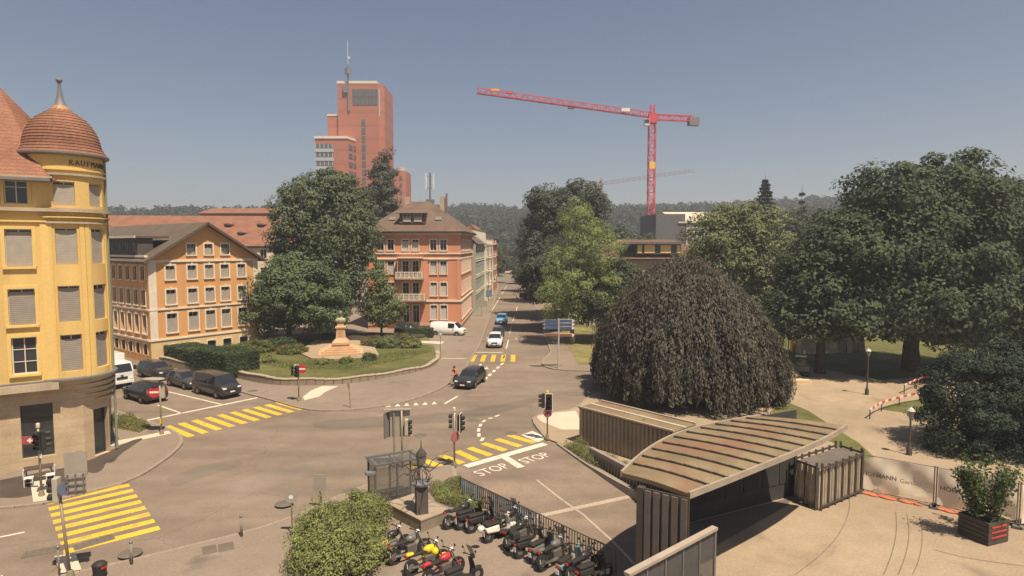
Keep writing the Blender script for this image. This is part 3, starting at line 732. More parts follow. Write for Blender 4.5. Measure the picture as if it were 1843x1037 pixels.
weeds('weeds', 'dry weeds beside the kerb at the parking bay by the yellow building', [px((196, 752), (238, 752), (272, 771), (250, 782), (200, 772))], 7000, straw_l, .4, 8, .1, .05)
weeds('creeper', 'climbing plant hanging over the corrugated wall beside the ramp', [[(6.7, 36.9), (7.7, 36.0), (8.1, 36.2), (7.0, 37.4)], [(7.0, 36.6), (7.6, 36.0), (7.8, 36.2), (7.2, 36.9)]], 2600, lime_l, 2.9, 9, .1, .075)
weeds('lawn_tufts', 'longer grass tufts of the round garden lawn', [px((430, 660), (520, 676), (640, 676), (740, 655), (780, 640), (700, 645), (560, 660))], 9000, leaf_mat('tuft', (0.12, 0.12, 0.04)), .22, 10, .6, .06)
# woods on the hills: one mass
rng = np.random.default_rng(99); P = []; N_ = []
for i in range(6200):
    a = R(rng.uniform(-50, 52)); d = 330 + (800 - 330) * rng.random() ** .9
    x, y = d * math.sin(a), d * math.cos(a)
    if 36 < math.degrees(a) < 42.5 and 380 < d < 560: continue
    z = hill_h(x, y); h = rng.uniform(7, 12.5) * (.75 if d < 420 else 1); r = h * rng.uniform(.28, .42)
    k = 26
    u = unit(rng, k); u[:, 2] = np.abs(u[:, 2]) * 1.2 - .2
    P.append(np.array([x, y, z + h * .5]) + u * np.array([r, r, h * .55]) * rng.uniform(.75, 1.05, k)[:, None]); N_.append(u + rng.normal(size=u.shape) * .4 + np.array([0, 0, .3]))
P = np.vstack(P); N_ = np.vstack(N_); N_ /= np.linalg.norm(N_, axis=1)[:, None]
tag(obj('distant_forest', leaves_mesh('distant_forest', P, N_, 1.45, .8, rng, leaf_mat('forest_leaves', (0.045, 0.05, 0.032), scale=.03))), 'dark wooded hills along the horizon', 'forest', kind='stuff')
# town trees between houses and hills
mid = None
spots = ((-95, 190), (-62, 205), (-20, 230), (12, 232), (26, 240), (40, 215), (58, 235), (30, 165), (24, 190), (78, 200), (92, 170), (110, 190), (-45, 150), (20, 140), (70, 150), (88, 128), (105, 140), (128, 160), (-8, 262), (3, 285), (-14, 300))
mlabs = ('at the far left above the red roofs', 'left of the red tower', 'behind the roof aerial', 'beyond the end of the street', 'behind the tall dull green tree', 'left of the red crane mast', 'behind the grey hall', 'in front of the grey hall at its left', 'left of the grey hall', 'right of the grey hall', 'behind the park, below the conifer', 'on the slope behind the park', 'behind the long red roof', 'beside the villa at its left', 'right of the villa', 'behind the huge park tree at its left', 'behind the huge park tree', 'far right below the hill meadow', 'at the end of the street on the left', 'at the very end of the street', 'far behind the white house')
for i, ((x, y), lb) in enumerate(zip(spots, mlabs)):
    if mid is None:
        mid = tree('town_tree', '', (x, y), [(0, 0, 8, 6, 6, 6.5), (2.5, 0, 12, 4.5, 4.5, 4.5), (-3, 1, 10, 4.5, 4.5, 4.5), (0, -1, 4.5, 6, 6, 4)], leaf_mat('town_leaves', (0.07, 0.075, 0.045)), 6, .35, ncl=110, per=45, csz=1.5, lsz=.45, seed=77, zmin=.3)
        o = mid
    else: o = copy_tree(mid)
    o.location = (x, y, 0); o.rotation_euler = (0, 0, i * 1.3); s = .85 + .35 * ((i * 37) % 10) / 10; o.scale = (s, s, s)
    tag(o, 'dark green town tree ' + lb, 'tree', 'trees of the town in the middle distance')
def conifer(loc, h, r, lab, seed, n=26):
    rng = np.random.default_rng(seed); root = tag(empty('conifer', loc), lab, 'tree')
    MB().tube((0, 0, -.1), (0, 0, h), .3, .04, 7).build('trunk', bark, root)
    P = []; Q = []
    for k in range(n):
        z = h * (.25 + .73 * k / n); rr = r * (1 - k / n) ** .8 + .3
        for j in range(11):
            a = rng.uniform(0, 2 * math.pi); L = rr * rng.uniform(.6, 1.1); t = rng.random(16) ** .7
            P.append(np.stack([np.cos(a) * L * t, np.sin(a) * L * t, z + L * .18 * t - .5 * t ** 2 * L * .5 + rng.normal(size=16) * .15], 1)); Q.append(rng.normal(size=(16, 3)) * .5 + np.array([0, 0, 1]))
    P = np.vstack(P); Q = np.vstack(Q); Q /= np.linalg.norm(Q, axis=1)[:, None]
    obj('crown', leaves_mesh('crown', P, Q, .42, .4, rng, yew_l), root)
    return root
conifer((57.5, 140, 0), 29, 5.2, 'dark conifer whose tip stands above the park trees at the right', 3)
conifer((-66, 170, 0), 20, 3.2, 'dark conifer behind the long red roof at the left', 4)
conifer((80, 170, 0), 30, 2.2, 'thin sparse conifer against the sky right of the larger conifer', 6, 10)
# ---------------------------------------------------------------- buildings
white_t = mat('white_trim', (0.68, 0.6, 0.48), var=0.1, fine=.05)
stone_t = mat('sandstone_trim', (0.42, 0.34, 0.24), var=0.18, scale=.7, fine=.1, bump=.1)
frame_w = mat('window_frame_paint', (0.6, 0.56, 0.48), rough=.6, var=.08)
frame_d = mat('dark_window_frame', (0.06, 0.055, 0.05), rough=.6)
pane_m = glass_mat('window_glass', (0.035, 0.038, 0.042))
blind_m = mat('roller_blind', (0.36, 0.32, 0.27), rough=.7, var=.12, scale=2, rows=(0.09, 0.35))
blind_d = mat('slatted_blind', (0.3, 0.265, 0.225), rough=.7, var=.12, scale=2, rows=(0.11, 0.6))
blind_w = mat('pale_blind', (0.5, 0.47, 0.42), rough=.7, var=.1, rows=(.1, .15))
WM = {}
def wmesh(key, fn):
    if key not in WM: WM[key] = fn()
    return WM[key]
def win(root, x, y, z, phi, w, h, arch=0.0, blind=0.0, bm=None, frame=None, trim=None, sill=None, depth=.18, mull=(1, 1), tw=.14, hood=None):
    """one window: frame > pane, blind, sill, surround, hood (all shared meshes); x,y,z = bottom centre on the wall face"""
    frame = frame or frame_w; bm = bm or blind_m
    if blind: blind = round(min(.93, blind) * (1, .93, .97, .84, .99)[int(abs(x * 7.3 + z * 3.1 + y)) % 5], 3)
    k = (round(w, 2), round(h, 2), arch, frame.name, mull, depth)
    def fr():
        b = MB(); t = .06; d = .05
        b.box(-w / 2 + t / 2, depth, h / 2, t, d, h); b.box(w / 2 - t / 2, depth, h / 2, t, d, h)
        b.box(0, depth, t / 2, w - 2 * t, d, t); b.box(0, depth, h - t / 2, w - 2 * t, d, t)
        for i in range(mull[0]): b.box(-w / 2 + w * (i + 1) / (mull[0] + 1), depth, h / 2, .05, d * .9, h - 2 * t)
        for i in range(mull[1]): b.box(0, depth + .002, h * (.72 if mull[1] == 1 else (i + 1) / (mull[1] + 1)), w - 2 * t, d * .8, .04)
        return b.mesh('window', frame)
    o = obj('window', wmesh(('f',) + k, fr), root, (x, y, z), phi)
    obj('pane', wmesh(('p', k[0], k[1], depth), lambda: MB().box(0, depth + .03, h / 2, w - .02, .012, h - .02).mesh('pane', pane_m)), o)
    if blind: obj('blind', wmesh(('b', k[0], k[1], blind, bm.name, depth), lambda: MB().box(0, depth - .045, h * blind / 2 + .02, w - .06, .025, h * blind - .02).mesh('blind', bm)), o)
    if arch:
        def ar():
            b = MB(); n = 8
            for sx in (-1, 1):
                pts = [(sx * w / 2 * (1 - i / n), h - arch * (1 - math.sqrt(max(0, 1 - (1 - i / n) ** 2)))) for i in range(n + 1)]
                for (x0, z0), (x1, z1) in zip(pts, pts[1:]):
                    b.add([(x0, -.0, z0), (x1, -.0, z1), (x1, 0, h + .01), (x0, 0, h + .01), (x0, depth, z0), (x1, depth, z1)], [(0, 1, 2, 3), (0, 1, 5, 4)])
            return b.mesh('arch_head', trim or frame)
        obj('arch_head', wmesh(('a', k[0], k[1], arch, depth, (trim or frame).name), ar), o)
    if sill: obj('sill', wmesh(('s', k[0], sill.name), lambda: MB().box(0, -.04, -.07, w + .3, .22, .12).mesh('sill', sill)), o)
    if trim:
        def tr():
            b = MB()
            for s in (-1, 1): b.box(s * (w / 2 + tw / 2), -.03, h / 2, tw, .06, h)
            b.box(0, -.03, h + tw / 2, w + 2 * tw, .06, tw)
            if arch: b.box(0, -.05, h + tw * .8, .2, .1, tw * 1.9)
            return b.mesh('surround', trim)
        obj('surround', wmesh(('t', k[0], k[1], arch, trim.name, tw), tr), o)
    if hood: obj('hood', wmesh(('h', k[0], hood.name), lambda: MB().box(0, -.12, h + .28, w + .5, .28, .1).box(0, -.06, h + .2, w + .36, .14, .08).mesh('hood', hood)), o)
    return o
def facade(root, p0, p1, z0, z1, wins, m, depth=.22, name='wall', cap=True):
    """wall face with real openings; wins = [(u, zb, w, h, kwargs)]"""
    p0, p1 = Vector(p0), Vector(p1); d = p1 - p0; L = d.length; d.normalize(); n = Vector((-d.y, d.x)); phi = math.atan2(d.y, d.x)
    us = sorted({0, L} | {round(w[0] - w[2] / 2, 4) for w in wins} | {round(w[0] + w[2] / 2, 4) for w in wins})
    zs = sorted({z0, z1} | {round(w[1], 4) for w in wins} | {round(w[1] + w[3], 4) for w in wins})
    def T(u, q, z): return (p0.x + d.x * u + n.x * q, p0.y + d.y * u + n.y * q, z)
    b = MB()
    for ua, ub in zip(us, us[1:]):
        if ub - ua < 1e-4: continue
        run = None
        for za, zb in zip(zs, zs[1:]):
            uc, zc = (ua + ub) / 2, (za + zb) / 2
            solid = not any(abs(uc - w[0]) < w[2] / 2 and w[1] < zc < w[1] + w[3] for w in wins)
            if solid: run = (run[0], zb) if run else (za, zb)
            if (not solid or zb == zs[-1]) and run:
                b.add([T(ua, 0, run[0]), T(ub, 0, run[0]), T(ub, 0, run[1]), T(ua, 0, run[1])], [(0, 1, 2, 3)]); run = None
    for w in wins:
        a, c, e, f = w[0] - w[2] / 2, w[0] + w[2] / 2, w[1], w[1] + w[3]; q = depth + .05
        b.add([T(a, 0, e), T(c, 0, e), T(c, 0, f), T(a, 0, f), T(a, q, e), T(c, q, e), T(c, q, f), T(a, q, f)], [(0, 4, 5, 1), (1, 5, 6, 2), (2, 6, 7, 3), (3, 7, 4, 0)])
    o = b.build(name, m, root)
    for w in wins:
        x, y, _ = T(w[0], 0, 0)
        win(root, x, y, w[1], phi, w[2], w[3], **w[4])
    return o
def band(root, pts, z, h, out, m, name='cornice', closed=False):
    """string course following wall corners, proud of the wall by out"""
    b = MB()
    P = [Vector(p) for p in pts]
    for i in range(len(P) - 1):
        d = (P[i + 1] - P[i]).normalized(); n = Vector((d.y, -d.x))
        e0 = out if i > 0 or closed else 0.0; e1 = out if i < len(P) - 2 or closed else 0.0
        a = P[i] - d * e0 * .98; c = P[i + 1] + d * e1 * .98
        q = [a - n * .05, a + n * out, c + n * out, c - n * .05]
        b.prism(ccw([tuple(v) for v in q]), z + i * .002, z + h - i * .002)
    return b.build(name, m, root)
def panel_roof(root, quads, m, name='roof', th=.12):
    b = MB()
    for q in quads:
        P = [Vector(p) for p in q]; n = (P[1] - P[0]).cross(P[2] - P[0]).normalized()
        if n.z < 0: n = -n
        k = len(P)
        b.add([tuple(p) for p in P] + [tuple(p - n * th) for p in P], [tuple(range(k)), tuple(range(2 * k - 1, k - 1, -1))] + [(i, (i + 1) % k, k + (i + 1) % k, k + i) for i in range(k)])
    return b.build(name, m, root)
def rot2(p, a): return (p[0] * math.cos(a) - p[1] * math.sin(a), p[0] * math.sin(a) + p[1] * math.cos(a))

red_tile = mat('red_roof_tiles', (0.24, 0.112, 0.07), var=.25, scale=.6, fine=.2, rows=(.22, .35), bump=.4)
brown_tile = mat('brown_roof_tiles', (0.145, 0.098, 0.072), var=.22, scale=.5, fine=.2, rows=(.22, .3), bump=.4)
grey_roof = mat('grey_sheet_roof', (0.12, 0.115, 0.11), var=.15, rough=.6)
zinc = mat('zinc_gutter', (0.2, 0.19, 0.18), rough=.5, var=.15, metal=.3)

# --- yellow corner building (frame: x along the front, y into the house)
yel = mat('yellow_render', (0.63, 0.43, 0.155), var=.13, scale=.9, fine=.06, bump=.08, stretch=(1, 1, .16))
yel2 = mat('pale_yellow_render', (0.68, 0.47, 0.165), var=.07, scale=.4, fine=.04)
ashlar = mat('sandstone_ashlar', (0.46, 0.35, 0.225), var=.2, scale=.8, fine=.08, rows=(.55, .1), bump=.1)
phiY = math.atan2(.545, .84)
CY0 = (-26.85, 36.98)
yb = tag(empty('corner_building', (CY0[0], CY0[1], 0), phiY), 'yellow corner building with sandstone ground floor and domed red tiled turret', 'building')
FY = -1.85        # front wall plane in local y
Lw = -16.0
kw = dict(sill=yel2, trim=yel2, tw=.17)
cols = [-2.1, -5.5, -8.6, -11.8]
wl_ = []
for i, u in enumerate(cols):
    uu = u - Lw
    wl_ += [(uu, 5.75, 1.15, 2.1, dict(kw, mull=(1, 2)) if i == 0 else dict(kw, blind=.97, bm=blind_d)),
            (uu, 8.55, 1.2, 2.05, dict(kw, blind=.92, bm=blind_d)), (uu, 11.85, 1.2, 2.1, dict(kw, blind=.93)), (uu, 15.35, 1.05, 1.3, dict(trim=yel2))]
TR = 2.0
facade(yb, (Lw, FY), (-.5, FY), 5.15, 16.9, wl_, yel)
FG = -1.4
gw = [(-1.75 - Lw, .75, 1.5, 3.1, dict(frame=frame_d, mull=(0, 1), trim=None)), (-5.4 - Lw, .55, 2.0, 3.2, dict(frame=frame_d, mull=(1, 1))), (-9.2 - Lw, .55, 2.0, 3.2, dict(frame=frame_d, mull=(1, 1)))]
facade(yb, (Lw, FG), (.45, FG), 0.0, 5.15, gw, ashlar, depth=.35)
# chamfered entrance corner below the turret
c1, c2 = (.45, FG), (1.7, -.35)
facade(yb, c1, c2, 0, 4.9, [(1.1, .15, .95, 2.9, dict(frame=frame_d, mull=(0, 1), depth=.3))], ashlar, depth=.5)
facade(yb, c2, (1.7, 14), 0, 5.15, [(3, 1, 1.4, 2.4, dict(frame=frame_d)), (7, 1, 1.4, 2.4, dict(frame=frame_d))], ashlar)
facade(yb, (1.7, 0), (1.7, 14), 5.15, 16.9, [(u, z, 1.15, 1.9, dict(kw, blind=.95)) for u in (4.2, 7.4, 10.6) for z in (5.85, 8.6, 11.9)], yel)
MB().prism([(Lw, 3), (1.68, 3), (1.68, 13.9), (Lw, 13.9)], 0, 16.8).build('rear_wing', yel, yb)
# pilaster strips between windows
for u in (-3.9, -.85, -7.05, -10.2):
    MB().box(u, FY - .03, 9.85, .55, .06, 9.2).build('pilaster', yel2, yb)
band(yb, [(Lw, FY), (-.6, FY)], 4.75, .42, .32, stone_t); band(yb, [(Lw, FY), (-.6, FY)], 5.17, .1, .22, zinc, 'ledge_flashing')
band(yb, [(Lw, FY), (-.5, FY)], 14.95, .2, .3, stone_t); band(yb, [(Lw, FY), (-.5, FY)], 14.35, .1, .12, yel2)
band(yb, [(Lw, FY), (-.5, FY)], 16.62, .16, .75, zinc, 'gutter')
MB().prism([(Lw, FY - .7), (-.4, FY - .7), (-.4, FY + .1), (Lw, FY + .1)], 16.8, 16.9).build('eaves', stone_t, yb)
# turret
A0, A1 = R(-188), R(100)
def tz(name, z0, z1, r0, r1, m): return MB().lathe([(r0 - .25, z0), (r0, z0), (r1, z1), (r1 - .25, z1)], 40, a0=A0, a1=A1).build(name, m, yb, smooth=False)
def turret_wall(z0, z1, wz, wh, ww, angs):
    """drum with real openings at the given angles"""
    n = 72; b = MB()
    half = ww / 2 / TR
    ed = sorted({A0 + (A1 - A0) * i / n for i in range(n + 1)} | {a + s * half for a in angs for s in (-1, 1)})
    for t0, t1 in zip(ed, ed[1:]):
        tc = (t0 + t1) / 2; hit = any(abs(tc - a) < half for a in angs)
        segs = [(z0, wz), (wz + wh, z1)] if hit else [(z0, z1)]
        for za, zb in segs: b.add([(TR * math.cos(t0), TR * math.sin(t0), za), (TR * math.cos(t1), TR * math.sin(t1), za), (TR * math.cos(t1), TR * math.sin(t1), zb), (TR * math.cos(t0), TR * math.sin(t0), zb)], [(0, 1, 2, 3)])
    for a in angs:
        for z in (wz, wz + wh):
            pts = [a - half + 2 * half * i / 4 for i in range(5)]
            b.add([(TR * math.cos(t), TR * math.sin(t), z) for t in pts] + [((TR - .35) * math.cos(t), (TR - .35) * math.sin(t), z) for t in pts], [(i, i + 1, 6 + i, 5 + i) for i in range(4)])
        for s in (-1, 1):
            t = a + s * half; c_, s_ = math.cos(t), math.sin(t)
            b.add([(TR * c_, TR * s_, wz), (TR * c_, TR * s_, wz + wh), ((TR - .35) * c_, (TR - .35) * s_, wz + wh), ((TR - .35) * c_, (TR - .35) * s_, wz)], [(0, 1, 2, 3)])
    b.build('turret_drum', yel, yb)
    for a in angs:
        rr = TR * math.cos(half) - .02
        win(yb, rr * math.cos(a), rr * math.sin(a), wz, a + math.pi / 2, ww, wh, depth=.16, **(dict(blind=.93, bm=blind_d if z0 < 10 else blind_m)))
angs = [R(-88), R(-36), R(16)]
for z0, z1, wz, wh in ((5.2, 8.25, 5.7, 2.15), (8.25, 11.6, 8.6, 2.1), (11.6, 15.0, 11.95, 2.1), (15.0, 18.3, 15.35, 1.35)):
    turret_wall(z0, z1, wz, wh, 1.05, angs)
for a in angs:                      # raised lesenes beside the turret windows
    for s in (-1, 1):
        t = a + s * .385
        MB().box(0, 0, 0, .24, .07, 9.2).build('pilaster', yel2, yb, ((TR + .01) * math.cos(t), (TR + .01) * math.sin(t), 9.9), t + math.pi / 2)
for z, h, o, m in ((14.95, .2, .3, stone_t), (14.3, .1, .14, stone_t), (14.62, .07, .22, yel2), (17.05, .12, .14, stone_t), (17.35, .1, .1, yel2)):
    tz('turret_band', z, z + h, TR + o, TR + o, m)
for k in range(5):                 # corbel rings under the turret
    r0, r1, z = TR + .12 - k * .3, TR + .2 - k * .3, 5.2 - k * .36
    MB().lathe([(max(.3, r0 - .42), z - .36), (r0 - .2, z - .34), (r1 - .02, z - .1), (r1, z), (r1 - .3, z + .02)], 36, (.26 * k, .02 * k), a0=A0, a1=A1).build('corbel_ring', stone_t, yb)
MB().lathe([(TR, 5.15), (TR + .28, 5.2), (TR + .28, 5.3), (TR, 5.34)], 40, a0=A0, a1=A1).build('turret_band', zinc, yb)
MB().tube((TR + .06, -.1, .2), (TR + .06, -.1, 18.2), .07, n=8).build('downpipe', mat('verdigris_pipe', (.2, .24, .17), rough=.6), yb)
# dome in lapped tile courses
prof = [(2.28, 18.35)]
ctrl = [(2.42, 18.38), (2.18, 18.66), (2.06, 18.95), (1.99, 19.3), (1.86, 19.7), (1.64, 20.1), (1.32, 20.5), (.9, 20.82), (.58, 21.02), (.4, 21.2)]
zz = np.linspace(18.38, 21.2, 17); rr = np.interp(zz, [c[1] for c in ctrl], [c[0] * .94 for c in ctrl])
for i in range(len(zz) - 1): prof += [(rr[i] + .05, zz[i]), (rr[i + 1] + .01, zz[i + 1])]
dome = MB().lathe(prof, 32).build('dome', red_tile, yb)
MB().lathe([(1.9, 18.2), (2.26, 18.22), (2.34, 18.28), (2.34, 18.38), (2.15, 18.4)], 40).build('dome_gutter', zinc, yb)
lead = mat('grey_lead', (0.17, 0.17, 0.17), rough=.5, var=.2)
MB().lathe([(.44, 21.12), (.3, 21.35), (.16, 21.85), (.1, 22.3), (.075, 22.65)], 12).ball((0, 0, 22.8), .17).build('finial', lead, dome, smooth=True)
MB().lathe([(.62, 20.98), (.54, 21.08), (.36, 21.3)], 14).build('dome_cap', mat('copper_sheet', (0.36, .2, .1), metal=.2, rough=.6), dome)
MB().lathe([(.001, 15.0), (TR - .4, 15.0), (TR - .4, 5.0)], 20).build('turret_core', frame_d, yb)
red_l = mat('sign_lettering_dark', (0.09, 0.085, 0.085))
for i, ch in enumerate('KAUFMANN'):
    t = R(-76) + i * R(8.4)
    text_obj('lettering', ch, .44, red_l, yb, ((TR + .02) * math.cos(t), (TR + .02) * math.sin(t), 17.78), (math.pi / 2, 0, t + math.pi / 2), .02, sx=.85)
# main roof of the yellow house
hx0, hx1, y0_, y1_ = Lw, .5, FY - .75, 14.4
panel_roof(yb, [[(hx0, y0_, 16.75), (-.6, y0_, 16.75), (-3.3, 3.2, 22.9), (hx0, 3.2, 22.9)], [(-.6, y0_, 16.75), (1.75, 1.4, 16.75), (1.75, y1_, 16.75), (-3.3, 9, 22.9), (-3.3, 3.2, 22.9)], [(1.75, y1_, 16.75), (hx0, y1_, 16.75), (hx0, 9, 22.9), (-3.3, 9, 22.9)], [(hx0, 3.2, 22.9), (-3.3, 3.2, 22.9), (-3.3, 9, 22.9), (hx0, 9, 22.9)]], red_tile)

# --- orange gabled school
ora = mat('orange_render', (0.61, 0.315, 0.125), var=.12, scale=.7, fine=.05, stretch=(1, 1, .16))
ora_s = mat('cream_plinth', (0.62, 0.45, 0.24), var=.1, scale=.4, fine=.05)
phiO = math.atan2(.8, .6)
ob = tag(empty('school_building', (-39.9, 66.9, 0), phiO), 'orange gabled building with arched windows and white trim behind the hedge', 'building')
WO, DO = 12.9, 26.0
kk = dict(trim=white_t, sill=white_t, arch=.18, tw=.16)
cx = [2.35, 4.75, 6.75, 8.65, 10.75]
wf = [(u, .9, 1.05, .9, dict(trim=white_t, arch=.25, frame=frame_d, tw=.1)) for u in cx]
wf += [(u, 3.25, 1.1, 2.15, dict(kk, blind=b)) for u, b in zip(cx, (.75, .75, .78, .85, .6))]
wf += [(u, 6.45, 1.05, 1.65, dict(kk, blind=b)) for u, b in zip(cx, (.7, .7, .78, .97, .72))]
wf += [(u, 9.25, 1.0, 1.55, dict(kk, blind=b)) for u, b in zip(cx, (.7, .75, .8, .72, .72))]
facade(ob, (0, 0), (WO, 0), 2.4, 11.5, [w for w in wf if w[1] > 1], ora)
facade(ob, (0, -.06), (WO, -.06), 0, 2.42, [w for w in wf if w[1] < 1], ora_s, name='plinth')
ap = 15.55
g = MB(); gws = [(4.75, 12.0, .95, 1.25), (6.75, 12.0, .95, 1.25), (8.75, 12.0, .95, 1.25)]
def gz(u): return 11.5 + (ap - 11.5) * (1 - abs(u - WO / 2) / (WO / 2))
us = sorted({0, WO, WO / 2} | {q for w in gws for q in (w[0] - w[2] / 2, w[0] + w[2] / 2)})
for a, b in zip(us, us[1:]):
    w = [w for w in gws if abs((a + b) / 2 - w[0]) < w[2] / 2]
    if w:
        w = w[0]; g.add([(a, 0, 11.5), (b, 0, 11.5), (b, 0, w[1]), (a, 0, w[1])], [(0, 1, 2, 3)])
        mid_ = [] if not (a < WO / 2 < b) else [(WO / 2, 0, gz(WO / 2))]
        g.add([(a, 0, w[1] + w[3]), (b, 0, w[1] + w[3]), (b, 0, gz(b))] + mid_ + [(a, 0, gz(a))], [tuple(range(4 + len(mid_)))])
    else: g.add([(a, 0, 11.5), (b, 0, 11.5), (b, 0, gz(b)), (a, 0, gz(a))], [(0, 1, 2, 3)])
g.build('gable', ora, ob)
for w in gws: win(ob, w[0], 0, w[1], 0, w[2], w[3], trim=white_t, sill=white_t, blind=.65, tw=.15, depth=.2)
for z, h, o in ((11.2, .26, .14), (5.85, .2, .12), (2.44, .2, .16)):
    band(ob, [(0, DO), (0, 0), (WO, 0)] if False else [(0, 0), (WO, 0)], z, h, o, white_t)
for u in (.42, WO - .32):
    MB().box(u, -.04, 7, .8 if u < 1 else .62, .09, 8.9).build('corner_pilaster', white_t, ob)
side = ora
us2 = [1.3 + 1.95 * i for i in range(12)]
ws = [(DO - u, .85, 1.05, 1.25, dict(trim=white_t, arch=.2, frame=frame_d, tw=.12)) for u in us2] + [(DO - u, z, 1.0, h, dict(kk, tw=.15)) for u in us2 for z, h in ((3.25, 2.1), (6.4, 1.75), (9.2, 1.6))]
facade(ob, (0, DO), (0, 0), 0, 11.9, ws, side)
for z, h, o in ((11.75, .24, .3), (5.85, .2, .12), (2.44, .2, .16)): band(ob, [(0, DO), (0, .0)], z, h, o, white_t)
MB().prism([(.5, .6), (WO - .02, .6), (WO - .02, DO), (.5, DO)], 0, 11.2).build('house_core', frame_d, ob)
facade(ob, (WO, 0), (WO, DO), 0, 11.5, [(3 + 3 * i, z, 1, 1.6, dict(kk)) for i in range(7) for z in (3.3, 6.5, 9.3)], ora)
ey = -.85
brt = mat('grey_brown_tiles', (0.125, 0.095, 0.072), var=.2, scale=.5, fine=.18, rows=(.2, .3), bump=.4)
panel_roof(ob, [[(-.75, ey, 11.3), (WO / 2, ey, ap + .25), (WO / 2, DO, ap + .25), (-.75, DO, 11.3)], [(WO + .75, ey, 11.3), (WO + .75, DO, 11.3), (WO / 2, DO, ap + .25), (WO / 2, ey, ap + .25)]], brt, th=.25)
MB().box(.55, 13.0, 12.9, 1.6, 22.6, 2.0).build('attic_storey', mat('dark_boarding', (0.085, .075, .07), rows=(.3, .3)), ob)
MB().box(1.2, 13.0, 14.0, 3.6, 23.2, .22).build('attic_roof', brt, ob)
MB().box(-.62, 13, 14.02, .1, 23.3, .25).build('gutter', white_t, ob)
for i in range(11): win(ob, -.26, 2.6 + 2.0 * i, 12.35, -math.pi / 2, 1.1, 1.1, frame=frame_d, depth=-.02)

# --- long white building with the red roof, and the roofs behind it
cream = mat('cream_render', (0.66, 0.56, 0.4), var=.07, fine=.04)
def plain_house(name, label, loc, rz, W, D, H, ridge, wallm, roofm, rows, cols_, ww=1.1, wh=1.6, z0=1.2, dz=3.2, hip=0.0, frame=frame_w, over=.5, group=None, eye=0, trim=None, sidecols=0):
    root = tag(empty(name, (*loc, 0), rz), label, 'building', group)
    sp = W / cols_
    wins = [(sp * (i + .5), z0 + dz * k, ww, wh, dict(frame=frame, sill=trim, mull=(1, 0))) for i in range(cols_) for k in range(rows)]
    facade(root, (0, 0), (W, 0), 0, H, wins, wallm)
    sw = [(D / sidecols * (i + .5), z0 + dz * k, ww, wh, dict(frame=frame, sill=trim, mull=(1, 0))) for i in range(sidecols) for k in range(rows)]
    facade(root, (W, 0), (W, D), 0, H, sw, wallm); facade(root, (0, D), (0, 0), 0, H, [], wallm); facade(root, (W, D), (0, D), 0, H, [], wallm)
    e = over
    if hip:
        q = [[(-e, -e, H), (W + e, -e, H), (W - hip, D / 2, ridge), (hip, D / 2, ridge)], [(W + e, D + e, H), (-e, D + e, H), (hip, D / 2, ridge), (W - hip, D / 2, ridge)], [(-e, D + e, H), (-e, -e, H), (hip, D / 2, ridge)], [(W + e, -e, H), (W + e, D + e, H), (W - hip, D / 2, ridge)]]
    else:
        q = [[(-e, -e, H), (W + e, -e, H), (W + e, D / 2, ridge), (-e, D / 2, ridge)], [(W + e, D + e, H), (-e, D + e, H), (-e, D / 2, ridge), (W + e, D / 2, ridge)]]
        for u in (0, W): MB().add([(u, 0, H), (u, D, H), (u, D / 2, ridge - .2)], [(0, 1, 2)]).build('gable', wallm, root)
    rf = panel_roof(root, q, roofm, th=.2)
    band(root, [(0, 0), (W, 0)], H - .35, .25, .2, zinc, 'gutter')
    for i in range(eye):                     # eyebrow dormers
        u = W * (.5 + .5 * (i + .5) / eye); t = .42 + .28 * (i % 2); z = H + (ridge - H) * t; y = D / 2 * t
        MB().ball((0, 0, 0), .8, 12, 8, 1.2, 1.0, .55).build('eyebrow_dormer', roofm, rf, (u, y - .15, z))
        MB().ball((0, 0, 0), .62, 12, 6, 1.1, .4, .45).build('dormer_opening', frame_d, rf, (u, y - .85, z - .05))
    return root
plain_house('long_building', 'long pale building with red tiled roof and eyebrow dormers behind the orange gabled one', (-84, 104), R(6), 46, 14, 13.0, 18.6, cream, red_tile, 4, 20, eye=8, trim=stone_t)
plain_house('far_building', 'flat red brick block showing above the long red roof', (-76, 150), 0, 22, 14, 21.0, 22.6, mat('dull_red_wall', (.3, .13, .08)), red_tile, 3, 10, z0=10, group=None)
plain_house('tiled_house', 'red roofed house at the left between the yellow and the orange building', (-84, 86), R(20), 24, 14, 13.5, 19.5, mat('grey_render', (.3, .25, .2)), red_tile, 3, 8, hip=6)

# --- pink house
pink = mat('salmon_render', (0.6, 0.262, 0.155), var=.12, scale=.7, fine=.05, stretch=(1, 1, .16))
px0, px1, py0, pd = -22.5, -7.95, 95.0, 21.0
pk = tag(empty('pink_house', (px0, py0, 0), R(-1.2)), 'salmon pink house with hipped brown roof, dormer and two stacked balconies', 'building')
WP = px1 - px0
pw = dict(trim=white_t, sill=white_t, tw=.13)
bays = [(1.95, 'pair'), (6.55, 'balc'), (11.3, 'pair')]
ww = []
for fz, fh, ar in ((1.6, 2.2, .2), (5.3, 2.05, .12), (8.7, 2.0, .15), (12.3, 1.7, 0)):
    for c, t in ((2.9, 'p'), (11.1, 'p')):
        for s in (-.78, .78): ww.append((c + s, fz, 1.0, fh, dict(pw, arch=ar, blind=.85 if fz < 12 else (0 if s < 0 else .0), bm=blind_w, hood=white_t if fz in (8.7,) else None)))
    for s in (-.78, .78): ww.append((6.75 + s, fz - (.5 if fz < 12 else 0), 1.0, fh + (.5 if fz < 12 else 0), dict(pw, blind=0 if fz < 9 else .9, bm=blind_w)))
facade(pk, (0, 0), (WP, 0), 0, 15.2, ww, pink)
